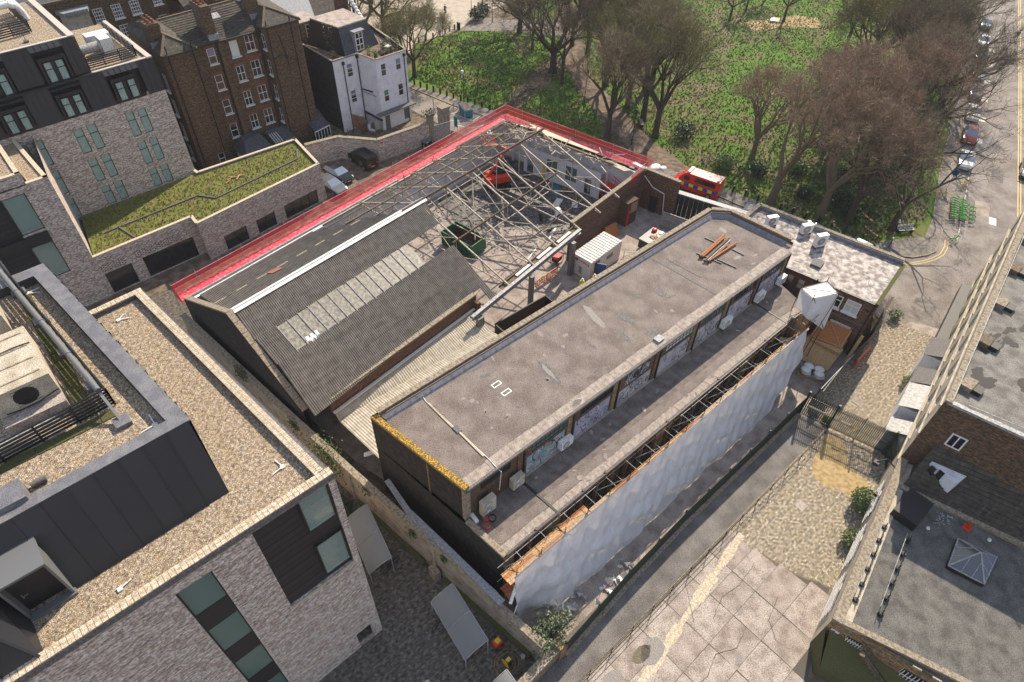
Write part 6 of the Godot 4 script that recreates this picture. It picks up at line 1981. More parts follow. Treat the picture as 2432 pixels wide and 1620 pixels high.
	for q in [["red_bag", 42.2, -31.9, M.red, "red plastic sack by the open blue container door"], ["purple_bag", 41.2, -32.1, M.purple, "purple plastic sack heaped in front of the container"], ["red_canister", 46.2, -32.7, M.red, "red cylinder at the right end of the container side"]]:
		var s := thing(q[0], q[4], "sack" if "bag" in q[0] else "cylinder", V(q[1], 0, q[2]))
		b = MB.new()
		if "bag" in q[0]:
			for k in 3: b.ball(V(rng.randf_range(-.3, .3), 0.3 + 0.1 * k, rng.randf_range(-.3, .3)), V(0.45, 0.32, 0.4), 6, 9)
		else: b.tube(Vector3.ZERO, V(0, 0.8, 0), 0.16, 0.16, 10); b.ball(V(0, 0.8, 0), V(0.16, 0.12, 0.16))
		sub(s, "body", b.mesh(), q[3])
		b = MB.new(); b.tube(V(0, 0.6, 0), V(0.05, 0.95, 0), 0.05, 0.03); sub(s, "neck", b.mesh(), q[3])
	var cn := thing("red_white_cone", "red and white marker post beside the middle steel column", "marker", V(33.4, 0, -33.6))
	b = MB.new(); b.tube(V(0, 0, 0), V(0, 1.2, 0), 0.06, 0.05, 8); sub(cn, "post", b.mesh(), M.red)
	b = MB.new(); b.tube(V(0, 0.4, 0), V(0, 0.6, 0), 0.064, 0.064, 8); b.tube(V(0, 0.8, 0), V(0, 1.0, 0), 0.062, 0.062, 8); sub(cn, "white_band", b.mesh(), M.white)
	b = MB.new(); b.bx(-0.25, 0, -0.25, 0.25, 0.08, 0.25); sub(cn, "base", b.mesh(), M.rubber)

func graffiti(bg: Array, inks: Array, sd: int) -> StandardMaterial3D:
	rng.seed = sd
	var im := Image.create_empty(320, 128, false, Image.FORMAT_RGB8)
	im.fill(bg[0])
	for k in 60:
		im.fill_rect(Rect2i(rng.randi() % 320, rng.randi() % 128, 10 + rng.randi() % 60, 6 + rng.randi() % 30), pick(bg, 0.04))
	for k in 30:     # letter-like swirls of spray paint
		var c: Color = inks[rng.randi() % inks.size()]
		var p := Vector2(rng.randf() * 320, rng.randf() * 128)
		var a := rng.randf() * TAU
		var turn := rng.randf_range(-0.16, 0.16)
		var w := rng.randi_range(3, 8)
		for s in rng.randi_range(30, 90):
			p += Vector2(cos(a), sin(a)) * 2.0
			a += turn + rng.randf_range(-0.07, 0.07)
			if rng.randf() < 0.02: turn = -turn
			im.fill_rect(Rect2i(int(p.x), int(p.y), w, w), c)
	var m := flat(Color.WHITE, 0.7)
	m.albedo_texture = ImageTexture.create_from_image(im)
	return m

func blot(parent: Node, called: String, c: Vector2, r: Vector2, turn: float, y: float, m: Material, n := 11) -> void:
	var b := MB.new()
	var pts := PackedVector2Array()
	for k in n:
		var a := TAU * k / n
		pts.push_back(c + (Vector2(cos(a) * r.x, sin(a) * r.y) * rng.randf_range(0.62, 1.08)).rotated(turn))
	b.poly(pts, y)
	put(parent, called, b, m)

func long_building() -> void:
	var root := wthing("long_building", "long two-storey building with brown felt flat roof, stepped front terrace and graffiti panels", "building", V(31, 0, -20))
	var up := P2([12.65, -17.4, 49.4, -17.4, 50.7, -17.9, 50.15, -24.5, 48.85, -25.85, 11.4, -25.95])
	var b := MB.new()
	b.quad(V(11.35, 0, -26.0), V(12.7, 0, -13.8), V(12.7, 6.07, -13.8), V(11.35, 6.07, -26.0))
	b.quad(V(11.35, 6.07, -26.0), V(12.55, 6.07, -17.35), V(12.55, 9.6, -17.35), V(11.35, 9.6, -26.0))
	put(root, "black_end_wall", b, M.near_black)  # mottled near-black over the whole end wall
	b = MB.new()
	b.bar(V(12.1, 3, -20.6), V(12.1, 9.3, -20.6), 0.12, 0.12)
	b.tri(V(12.02, 9.3, -21.4), V(12.08, 7.6, -20.9), V(12.08, 9.1, -20.9))
	put(root, "bare_brick_scar", b, M.stock)
	b = MB.new()
	var ring := [Vector2(48.85, -25.85), Vector2(11.4, -25.95)]
	b.quad(V(48.85, 0, -25.9), V(11.4, 0, -25.95), V(11.4, 9.6, -25.95), V(48.85, 9.6, -25.9))
	b.quad(V(50.15, 0, -24.5), V(48.85, 0, -25.9), V(48.85, 9.6, -25.9), V(50.15, 9.6, -24.5))
	b.quad(V(50.7, 0, -17.9), V(50.15, 0, -24.5), V(50.15, 9.6, -24.5), V(50.7, 9.6, -17.9))
	b.quad(V(49.4, 0, -13.8), V(50.7, 0, -17.9), V(50.7, 6.07, -17.9), V(49.4, 6.07, -13.8))
	b.quad(V(49.4, 6, -17.4), V(50.7, 6, -17.9), V(50.7, 9.5, -17.9), V(49.4, 9.5, -17.4))
	put(root, "brick_wall", b, M.red_brick)
	b = MB.new()
	b.poly(up, 9.42)
	var rf := put(root, "felt_roof", b, M.felt)
	b = MB.new()
	b.poly(P2([12.7, -13.85, 48.4, -13.85, 49.5, -17.4, 12.6, -17.4]), 6.0)
	var lr := put(root, "lower_felt_roof", b, M.felt_dark)
	for k in 19:     # pale felt strips laid along the front edges
		var x0 := 13.0 + k * 1.94
		b = MB.new(); b.bx(x0 + 0.01, 9.42, -18.25 + rng.randf_range(-.05, .05), x0 + 1.93, 9.445 + 0.004 * (k % 2), -17.45)
		put(rf, "edge_strip", b, M.felt_edge)
		if x0 < 47:
			b = MB.new(); b.bx(x0 + 0.01, 6.0, -14.5 + rng.randf_range(-.06, .06), x0 + 1.93, 6.02 + 0.004 * (k % 2), -13.9)
			put(lr, "edge_strip", b, M.felt_edge)
	b = MB.new(); b.bx(12.9, 6.0, -15.25, 48.2, 6.012, -14.55); put(lr, "felt_band", b, M.felt)
	var inr := [V(12.05, 9.42, -25.0), V(48.5, 9.42, -24.9), V(49.4, 9.42, -24.0), V(49.9, 9.42, -18.3)]
	var oc := [V(11.75, 9.95, -25.55), V(48.7, 9.95, -25.45), V(49.85, 9.95, -24.25), V(50.35, 9.95, -18.0)]
	b = MB.new()
	for i in 3: b.quad(inr[i], inr[i + 1], inr[i + 1].lerp(oc[i + 1], 0.62), inr[i].lerp(oc[i], 0.62))
	put(root, "felt_upstand", b, M.felt_blue)
	b = MB.new()
	for i in 3: b.quad(inr[i].lerp(oc[i], 0.62), inr[i + 1].lerp(oc[i + 1], 0.62), oc[i + 1] + V(0, 0, 0), oc[i] + V(0, 0, 0))
	put(root, "parapet_face", b, M.rust)
	for i in 3:
		var n := [26, 2, 6][i] as int
		for k in n:
			b = MB.new()
			var off: Vector3 = [V(0, 0, -0.18), V(0.1, 0, -0.1), V(0.16, 0, 0)][i]
			var hh := 9.98 + (0.02 if i == 0 else 0.25 * (0.0 if i == 1 else 1.0) + 0.2)
			var p: Vector3 = oc[i].lerp(oc[i + 1], float(k) / n) + off
			var q: Vector3 = oc[i].lerp(oc[i + 1], (k + 0.985) / n) + off
			p.y = 10.0; q.y = 10.0
			b.bar(p, q, 0.42, 0.12)
			put(root, "coping_stone", b, M.stone_cap)
	b = MB.new()
	b.bar(V(11.5, 9.62, -25.8), V(12.75, 9.62, -17.35), 0.42, 0.26)
	put(root, "end_coping", b, M.lichen)
	b = MB.new(); b.bar(V(12.55, 6.1, -17.2), V(12.85, 6.1, -13.75), 0.42, 0.22); put(root, "lower_coping", b, M.stone_cap)
	b = MB.new(); b.bx(12.5, 6, -17.6, 12.95, 9.45, -17.3); put(root, "corner_pier", b, M.stone_cap)
	b = MB.new()
	b.bar(V(12.6, 9.36, -17.33), V(49.5, 9.36, -17.33), 0.16, 0.2); b.bar(V(12.7, 5.96, -13.78), V(48.5, 5.96, -13.78), 0.14, 0.16)
	put(root, "edge_trim", b, M.patch)
	b = MB.new()
	b.bar(V(12.6, 9.43, -17.25), V(49.5, 9.43, -17.25), 0.05, 0.06); b.bar(V(12.7, 6.05, -13.72), V(48.5, 6.05, -13.72), 0.06, 0.07)
	put(root, "edge_gutter", b, M.black)
	var gm := []
	gm.append(graffiti([sc(.22, .30, .33), sc(.28, .36, .38), sc(.16, .23, .27)], [sc(.02, .03, .04), sc(.40, .44, .45), sc(.30, .12, .10), sc(.12, .22, .30)], 11))
	gm.append(graffiti([sc(.30, .30, .36), sc(.36, .36, .42), sc(.24, .24, .30)], [sc(.05, .06, .12), sc(.10, .12, .22), sc(.45, .45, .5), sc(.33, .2, .2)], 12))
	gm.append(graffiti([sc(.38, .37, .37), sc(.42, .41, .41)], [sc(.04, .04, .05), sc(.10, .10, .12)], 13))
	gm.append(graffiti([sc(.33, .32, .35), sc(.38, .37, .40)], [sc(.05, .05, .06), sc(.12, .12, .15), sc(.42, .41, .42)], 14))
	gm.append(graffiti([sc(.014, .013, .013), sc(.02, .02, .02)], [sc(.40, .40, .42), sc(.35, .36, .42)], 15))
	gm.append(graffiti([sc(.30, .34, .42), sc(.38, .42, .48)], [sc(.10, .16, .3), sc(.3, .12, .1)], 16))
	rng.seed = 512
	var xs := [12.95, 17.55, 22.2, 26.9, 31.6, 36.3, 40.6, 45.1, 49.4]
	for i in 8:
		var x0: float = xs[i]
		var x1: float = xs[i + 1]
		var bf := face(V(x0, 6, -17.38), V(x1, 6, -17.38))
		var w := x1 - x0
		var hole := Rect2(0.75, 2.3, w - 1.25, 0.85)
		if i == 0: hole = Rect2(0.9, 2.2, 2.6, 0.85)
		if i == 3: hole = Rect2(0.9, 1.75, w - 1.9, 1.35)
		var bw := MB.new()
		bw.wall(bf, w, 3.3, [hole], 0.18)
		put(root, "brick_bay", bw, M.red_brick if i % 2 else M.rust)
		if i in [1, 2, 4, 5, 6, 7]:
			var win := window(root, bf, hole, M.black, [M.blind, M.green_glass, M.dark_glass, M.green_glass][i % 4], [0.125, 0.25, 0.375, 0.5, 0.625, 0.75, 0.875], [0.5], 0.06, 0.05)
		else:
			var dk := MB.new()
			dk.box(bf * V(hole.get_center().x, hole.get_center().y, -0.16), V(hole.size.x, hole.size.y, 0.03), bf.basis)
			put(root, "dark_opening", dk, M.black)
		if i > 0:
			var gp := MB.new()
			var gh := 2.05 if i != 3 else 1.6
			gp.quad_uv(bf * V(0.3, 0.1, 0.03), bf * V(w - 0.75, 0.1, 0.03), bf * V(w - 0.75, gh, 0.03), bf * V(0.3, gh, 0.03))
			put(root, "graffiti_panel", gp, gm[[0, 0, 1, 2, 3, 2, 3, 5][i]])
			if i == 3:
				gp = MB.new()
				gp.quad_uv(bf * V(0.9, 1.75, -0.02), bf * V(w - 1.0, 1.75, -0.02), bf * V(w - 1.0, 3.1, -0.02), bf * V(0.9, 3.1, -0.02))
				put(root, "graffiti_panel", gp, gm[4])
			bw = MB.new(); bw.box(bf * V(w / 2, 0.06, 0.1), V(w - 0.3, 0.1, 0.2), bf.basis); put(root, "white_sill", bw, M.felt_edge)
		else:
			bw = MB.new()
			for k in 18: bw.box(bf * V(0.6 + k * 0.19, 1.0, 0.02), V(0.05, 1.8, 0.04), bf.basis)
			put(root, "ribbed_board", bw, M.rust)
		bw = MB.new(); bw.box(bf * V(w - 0.35, 1.62, 0.05), V(0.42, 3.24, 0.1), bf.basis); put(root, "brick_pier", bw, M.stock if i % 3 else M.red_brick)
		bw = MB.new(); bw.tube(V(x1 - 0.02, 6, -17.26), V(x1 - 0.02, 9.4, -17.26), 0.075, 0.075, 8); put(root, "downpipe", bw, M.black)
	var lf := face(V(12.75, 0, -13.8), V(48.4, 0, -13.8))
	var holes := []
	for k in 22: holes.append(Rect2(0.9 + k * 1.6, 1.2, 1.3, 4.3))
	b = MB.new(); b.wall(lf, 35.65, 6.0, holes, 0.25); put(root, "lower_front_wall", b, M.stock)
	for k in 22: window(root, lf, holes[k], M.old_timber, M.ply if k % 7 == 2 else M.dark_glass, [0.5], [0.33, 0.66], 0.18, 0.08)
	blot(rf, "felt_patch", Vector2(23.4, -21.1), Vector2(0.42, 1.45), 0.12, 9.432, M.patch)
	blot(rf, "felt_patch", Vector2(23.4, -21.1), Vector2(0.22, 1.0), 0.12, 9.438, M.patch_light)
	blot(rf, "felt_patch", Vector2(27.7, -20.9), Vector2(0.16, 0.6), 0.05, 9.432, M.patch)
	blot(rf, "felt_patch", Vector2(19.6, -24.85), Vector2(0.75, 0.22), 0.1, 9.432, M.patch)
	blot(rf, "felt_patch", Vector2(19.7, -23.85), Vector2(0.5, 0.16), 0.3, 9.432, M.patch)
	blot(rf, "felt_patch", Vector2(31.9, -21.4), Vector2(0.35, 1.2), 0.0, 9.432, M.patch)
	blot(rf, "felt_patch", Vector2(36.4, -21.5), Vector2(0.4, 1.1), 0.1, 9.432, M.patch)
	blot(rf, "felt_patch", Vector2(36.6, -20.6), Vector2(0.7, 0.14), 0.3, 9.433, M.patch)
	blot(rf, "felt_patch", Vector2(34.65, -22.5), Vector2(0.2, 0.55), -0.1, 9.432, M.patch)
	blot(rf, "felt_patch", Vector2(30.1, -23.0), Vector2(0.4, 1.8), 0.22, 9.432, M.patch_light)
	blot(rf, "felt_patch", Vector2(30.3, -19.9), Vector2(0.3, 0.75), 0.1, 9.432, M.patch)
	blot(rf, "felt_patch", Vector2(32.4, -18.9), Vector2(0.9, 0.3), 0.3, 9.432, M.patch)
	blot(rf, "felt_patch", Vector2(26.0, -18.6), Vector2(1.6, 0.5), 0.0, 9.430, M.felt_dark)
	blot(rf, "felt_patch", Vector2(22.9, -17.8), Vector2(0.55, 0.22), 0.0, 9.452, M.patch)
	for q in [[45.2, -20.0, .5, .2], [45.6, -18.6, .3, .15], [47.6, -23.2, .35, .5], [46.6, -19.2, .4, .15], [27.0, -23.0, .3, .2], [17.0, -20.0, .12, .12], [25.6, -24.4, .2, .4], [21.2, -24.9, .1, .45]]:
		blot(rf, "felt_patch", Vector2(q[0], q[1]), Vector2(q[2], q[3]), 0.2, 9.432, M.patch_light)
	for k in 46: blot(rf, "stain_spot", Vector2(rng.randf_range(14, 48), rng.randf_range(-24.6, -18.6)), Vector2(rng.randf_range(0.05, 0.22), rng.randf_range(0.05, 0.3)), rng.randf() * 3, 9.428, [M.patch, M.felt_dark, M.patch_light][k % 3], 8)
	for k in 26: blot(lr, "stain_spot", Vector2(rng.randf_range(14, 47), rng.randf_range(-16.9, -14.0)), Vector2(rng.randf_range(0.05, 0.35), rng.randf_range(0.05, 0.25)), rng.randf() * 3, 6.028, [M.patch_light, M.felt, M.felt_edge][k % 3], 8)
	b = MB.new(); b.bar(V(39.45, 9.43, -24.6), V(39.9, 9.43, -17.45), 0.28, 0.02); b.bar(V(40.3, 9.43, -24.0), V(40.6, 9.43, -20.4), 0.16, 0.02); put(rf, "felt_seam", b, M.patch)
	b = MB.new(); b.bar(V(17.3, 6.03, -17.0), V(17.5, 6.03, -13.6), 0.16, 0.06); b.bar(V(45.3, 6.03, -17.0), V(45.2, 6.03, -13.8), 0.10, 0.04); put(lr, "felt_seam", b, M.black)
	for q in [[V(15.1, 9.47, -25.2), V(15.0, 9.46, -24.7), V(15.14, 9.46, -21.2), V(15.25, 9.47, -18.2), V(15.2, 9.5, -17.5), V(15.35, 9.2, -17.1), V(15.2, 7.2, -17.1)]]:
		b = MB.new(); b.path(q, 0.03, 5); put(rf, "white_cable", b, M.white)
	b = MB.new(); b.bx(14.98, 9.43, -24.4, 15.1, 9.49, -21.6); b.bx(15.08, 9.43, -21.2, 15.22, 9.49, -18.6); put(rf, "cable_tray", b, M.cream)
	b = MB.new(); b.bx(14.98, 9.43, -21.7, 15.35, 9.52, -21.1); put(rf, "tray_weight", b, M.patch)
	b = MB.new(); b.path([V(12.2, 9.98, -25.3), V(48.4, 9.98, -25.2), V(49.6, 9.98, -24.0)], 0.025, 4); put(rf, "parapet_cable", b, M.lead)
	for q in [[19.75, -22.7, 0.3], [19.8, -21.7, 0.0]]:     # white painted frames
		b = MB.new()
		b.bx(q[0] - 0.38, 9.43, q[1] - 0.2, q[0] + 0.38, 9.436, q[1] - 0.12); b.bx(q[0] - 0.38, 9.43, q[1] + 0.12, q[0] + 0.38, 9.436, q[1] + 0.2)
		b.bx(q[0] - 0.38, 9.43, q[1] - 0.12, q[0] - 0.3, 9.436, q[1] + 0.12); b.bx(q[0] + 0.3, 9.43, q[1] - 0.12, q[0] + 0.38, 9.436, q[1] + 0.12)
		put(rf, "white_square_mark", b, M.white)
	b = MB.new(); b.bx(17.3, 9.43, -22.8, 17.65, 9.435, -22.5); put(rf, "white_square_mark", b, M.patch_light)
	b = MB.new(); b.bx(31.7, 9.44, -18.3, 32.4, 9.62, -17.75); put(rf, "roof_outlet", b, M.lead)
	for q in [[22.2, -13.85], [20.0, -13.85], [15.6, -13.85], [29.0, -13.85], [35.4, -13.85], [42.0, -13.85]]:
		b = MB.new(); b.tube(V(q[0], 5.9, q[1]), V(q[0], 6.12, q[1]), 0.12, 0.12, 8); put(lr, "rain_hopper", b, M.patch)
	OFF = Vector3.ZERO
	var au := [[14.0, -16.85, 1.1, 1.55, 2, 0.0, "tall cream fan unit with two fan pairs at the near end of the terrace"], [16.65, -16.95, 1.0, 1.1, 2, 0.0, "cream fan unit beside the black downpipe of the first bay"], [21.4, -17.1, 1.15, 0.8, 1, 0.0, "pale fan unit on the terrace under the second graffiti panel"], [40.4, -16.95, 1.15, 0.85, 1, 0.0, "white fan unit on the terrace by the fifth downpipe"], [45.4, -16.95, 1.05, 0.85, 1, 0.0, "white fan unit next to the seam of the far terrace"], [48.9, -17.0, 1.0, 0.8, 1, 0.0, "white fan unit at the far end of the terrace"]]
	for q in au:
		var a := thing("fan_unit", q[6], "air conditioner", V(q[0], 6.2 + (0.25 if q[0] > 16 else 0.0), q[1]), q[5], "fan units on the terrace")
		ac_unit(a, q[2], q[3], 0.42, q[4])
	for q in [[13.25, -16.05, M.red, "red rubble bucket nearest the end coping of the terrace"], [13.55, -16.5, M.red, "red bucket tucked under the tall cream fan unit"], [13.85, -16.2, M.rubber, "black bucket beside the two red buckets on the terrace"]]:
		var s := thing("rubble_bucket", q[3], "bucket", V(q[0], 6.02, q[1]), 0.0, "buckets on the terrace")
		b = MB.new(); b.tube(Vector3.ZERO, V(0, 0.34, 0), 0.17, 0.25, 12, false); sub(s, "tub", b.mesh(), q[2])
		b = MB.new(); b.tube(V(0, 0.24, 0), V(0, 0.26, 0), 0.22, 0.22, 12); sub(s, "rubble", b.mesh(), M.patch)
		b = MB.new()
		for k in 12: b.tube(V(cos(TAU * k / 12), 0, sin(TAU * k / 12)) * 0.25 + V(0, 0.34, 0), V(cos(TAU * (k + 1) / 12), 0, sin(TAU * (k + 1) / 12)) * 0.25 + V(0, 0.34, 0), 0.02, 0.02, 4)
		sub(s, "rim", b.mesh(), q[2])
	var bx3 := thing("white_roof_box", "flat white box lying beside the tall fan unit on the terrace", "box", V(12.98, 6.05, -17.0), -0.1)
	b = MB.new(); b.bx(-0.12, 0, -0.35, 0.12, 0.25, 0.35); sub(bx3, "body", b.mesh(), M.white)
	b = MB.new(); b.bx(-0.13, 0.25, -0.36, 0.13, 0.28, 0.36); sub(bx3, "lid", b.mesh(), M.white)
	var k3 := 0
	for q in [[42.6, -22.1, 46.8, -22.6, 0.10, M.rust_orange], [42.7, -21.95, 46.6, -22.4, 0.08, M.rust_orange], [42.4, -21.5, 46.8, -22.05, 0.07, M.old_timber], [42.5, -21.35, 46.6, -21.8, 0.06, M.galv], [42.6, -21.25, 46.7, -21.2, 0.09, M.rust_orange], [43.0, -21.2, 46.0, -21.6, 0.06, M.rust_orange]]:
		var s := thing("pipe", ["thick rusty orange pipe, leftmost of the stack on the far roof", "rusty orange pipe lying against the thick one on the far roof", "dark weathered pole in the middle of the roof stack", "thin grey pole in the middle of the roof stack", "rusty orange pipe on the right side of the roof stack", "short rusty pipe crossing the right side of the roof stack"][k3], "pipe", V(q[0], 9.6, q[1]), 0.0, "pipes stacked on the far roof")
		b = MB.new(); b.tube(Vector3.ZERO, V(q[2] - q[0], 0, q[3] - q[1]), q[4], q[4], 10); sub(s, "tube", b.mesh(), q[5])
		b = MB.new(); b.tube(V(-0.05, 0, 0), V(0.12, 0, 0), q[4] * 1.4, q[4] * 1.4, 10); sub(s, "collar", b.mesh(), M.rust)
		k3 += 1
	k3 = 0
	for q in [[45.3, -23.6, 45.5, -22.3], [42.9, -22.7, 43.4, -20.4], [43.6, -21.0, 43.9, -19.2], [45.8, -21.0, 45.9, -19.8]]:
		var s := thing("bearer_rod", ["black rod under the stack at the back of the far roof", "black rod under the near ends of the stacked pipes", "longest black rod sticking out to the front of the pipe stack", "black rod pointing at the white patch on the far roof"][k3], "rod", V(q[0], 9.48, q[1]), 0.0, "rods under the pipes")
		b = MB.new(); b.bar(Vector3.ZERO, V(q[2] - q[0], 0, q[3] - q[1]), 0.07); sub(s, "rod", b.mesh(), M.black)
		k3 += 1

func scaffold() -> void:
	var root := wthing("front_scaffold", "tube scaffold with orange boards and white plastic sheeting along the long building front", "scaffold", V(29, 0, -12.8))
	var zi := -13.55
	var zo := -12.42
	var b: MB
	var x := 12.6
	var k := 0
	while x < 47.5:
		for z in [zi, zo]:
			b = MB.new(); b.tube(V(x, 0, z), V(x, 6.9 if z == zo else 6.35, z), 0.028, 0.028, 6); put(root, "standard", b, M.rust)
		for y in [1.9, 3.9, 5.15]:
			b = MB.new(); b.tube(V(x, y, zi - 0.15), V(x, y, zo + 0.12), 0.028, 0.028, 6); put(root, "transom", b, M.galv)
		b = MB.new(); b.tube(V(x + 1.0, 5.9, zi - 0.1), V(x + 1.0, 5.9, zo + 0.1), 0.025, 0.025, 6); put(root, "transom", b, M.galv)
		if k % 2 == 0 and x < 44:
			b = MB.new(); b.tube(V(x, 2.0, zo - 0.05), V(x + 2.1, 6.2, zo - 0.05), 0.028, 0.028, 6); put(root, "brace", b, M.rust)
			b = MB.new(); b.tube(V(x, 5.3, zi + 0.05), V(x + 2.0, 6.3, zo), 0.025, 0.025, 6); put(root, "brace", b, M.galv)
		x += 2.1; k += 1
	for q in [[zi, 5.9], [zo, 5.9], [zo, 6.45], [zi, 3.9], [zo, 3.9]]:
		for s in 4:
			b = MB.new(); b.tube(V(12.0 + s * 9, q[1], q[0]), V(12.0 + s * 9 + 9.2, q[1], q[0]), 0.026, 0.026, 6); put(root, "ledger", b, M.rust if s % 2 else M.galv)
	for s in 14:      # scaffold boards on two lifts
		for j in 4:
			for y in [5.22, 3.2]:
				if y < 4 and s > 1: continue
				b = MB.new()
				var zz := -12.52 - j * 0.235
				if s > 2 and j > 1: continue
				b.box(V(13.3 + s * 2.5 + rng.randf_range(-.04, .04), y + rng.randf() * 0.01, zz), V(2.48, 0.04, 0.22))
				put(root, "scaffold_board", b, [M.timber, M.timber, M.rust_orange][(s + j) % 3] if y > 4 else M.timber_red)
	var n := 110
	var rows := 16
	var pts := []
	for i in n + 1:
		var t := float(i) / n
		var xx := lerpf(12.4, 46.2, t)
		var foot := lerpf(-11.9, -10.75, clampf((xx - 13) / 2.4, 0, 1))
		if xx > 41: foot = lerpf(-10.75, -11.6, (xx - 41) / 5.0)
		var topy := 6.05 + 0.10 * sin(xx * 2.9) + 0.05 * sin(xx * 7.3)
		var boty := 0.06 + 0.05 * sin(xx * 1.3)
		if xx > 40.5: boty = lerpf(0.1, 2.7, (xx - 40.5) / 5.7)
		var col := []
		for j in rows + 1:
			var v := float(j) / rows
			var fl := pow(v, 1.35)
			var y := lerpf(topy, boty, v)
			var z := lerpf(zo + 0.1, foot, fl)
			var bay := absf(sin((xx - 12.6) / 2.1 * PI))
			z += 0.10 * bay * sin(v * PI) + 0.055 * sin(xx * 1.7 + y * 2.6) * (0.3 + v) + 0.035 * sin(xx * 4.3 - y * 3.1) + 0.07 * sin(y * 3.4 + xx * 0.35) * v
			col.append(V(xx, y, z))
		pts.append(col)
	for sct in 8:
		b = MB.new()
		for i in range(sct * n / 8, (sct + 1) * n / 8):
			for j in rows:
				var a: Vector3 = pts[i][j]
				var c: Vector3 = pts[i + 1][j]
				var d: Vector3 = pts[i + 1][j + 1]
				var e: Vector3 = pts[i][j + 1]
				b.quad(e, d, c, a)
		put(root, "plastic_sheet", b, M.sheet)
	b = MB.new(); b.tube(V(12.3, 6.1, zo + 0.12), V(46.3, 6.1, zo + 0.12), 0.03, 0.03, 6); put(root, "top_rail", b, M.steel)
	b = MB.new()
	var tw := [V(47.3, 8.3, -14.6), V(49.9, 8.3, -13.6), V(49.2, 8.3, -12.1), V(46.9, 8.3, -13.2)]
	var tb := [V(46.9, 6.7, -14.3), V(49.6, 4.0, -13.2), V(48.9, 4.4, -11.8), V(46.5, 6.5, -12.9)]
	b.quad(tw[0], tw[3], tw[2], tw[1]); b.quad(tb[3], tb[2], tw[2], tw[3]); b.quad(tb[2], tb[1], tw[1], tw[2]); b.quad(tb[0], tb[3], tw[3], tw[0])
	put(root, "cream_sheeted_tower", b, M.sheet)
	for i in 4:
		b = MB.new()
		var p: Vector3 = tw[i]
		b.tube(V(p.x, 0, p.z), p + V(0, 0.5, 0), 0.035); b.tube(p + V(0, 0.06, 0), tw[(i + 1) % 4] + V(0, 0.06, 0), 0.03); b.tube(p - V(0, 1.3, -0.03), tw[(i + 1) % 4] - V(0, 1.3, -0.03), 0.03)
		put(root, "tower_tube", b, M.rust)
	b = MB.new()
	b.tube(tw[0] + V(0, 0.1, 0), tw[2] + V(0, 0.1, 0), 0.03); b.tube(tw[3] + V(0.02, 0.1, 0.05), tb[2] + V(0, 0, 0.05), 0.03); b.tube(tw[2] + V(0.03, 0.1, 0.05), V(46.6, 3.0, -11.9), 0.03)
	put(root, "tower_tube", b, M.rust)
	b = MB.new(); b.box(V(47.4, 5.2, -13.3), V(1.4, 2.4, 0.06), Basis(Vector3.UP, -0.4)); b.box(V(46.6, 4.8, -13.4), V(0.06, 2.0, 1.2)); put(root, "plywood_side", b, M.ply)
	b = MB.new()
	for s in 6: b.box(V(46.2 - s * 0.4, 3.6 + s * 0.28, -13.2), V(0.5, 0.05, 0.9))
	put(root, "stair_tread", b, M.timber)
	OFF = Vector3.ZERO
	for q in [[12.2, 4.4, -12.2, 0.9, "short white drain pipe hanging at the near end of the scaffold boards"], [12.0, 2.4, -11.8, 1.1, "thin white pipe sticking out below the scaffold boards"]]:
		var s := thing("white_pipe", q[4], "pipe", V(q[0], q[1], q[2]))
		b = MB.new(); b.tube(V(-q[3] * 0.6, -0.35, 0.3), V(0.4, 0.1, -0.2), 0.11 if q[1] > 3 else 0.05, 0.11 if q[1] > 3 else 0.05, 10); sub(s, "tube", b.mesh(), M.white)
		b = MB.new(); b.tube(V(-q[3] * 0.6, -0.35, 0.3), V(-q[3] * 0.62, -0.36, 0.31), 0.08, 0.08, 8); sub(s, "mouth", b.mesh(), M.black)
	var cr := thing("crumpled_plastic", "crumpled white plastic at the foot of the sheeting near the bush", "plastic sheet", V(15.6, 0, -10.4))
	b = MB.new()
	for i in 40:
		var p := V(rng.randfn() * 0.8, 0.02 + rng.randf() * 0.12, rng.randfn() * 0.3)
		leaf(b, p, 0.5)
	sub(cr, "folds", b.mesh(), M.white)
	var cr2 := thing("crumpled_plastic", "crumpled white plastic lying against the dark green fence", "plastic sheet", V(19.8, 0, -9.5), 0.2)
	sub(cr2, "folds", b.mesh(), M.white)

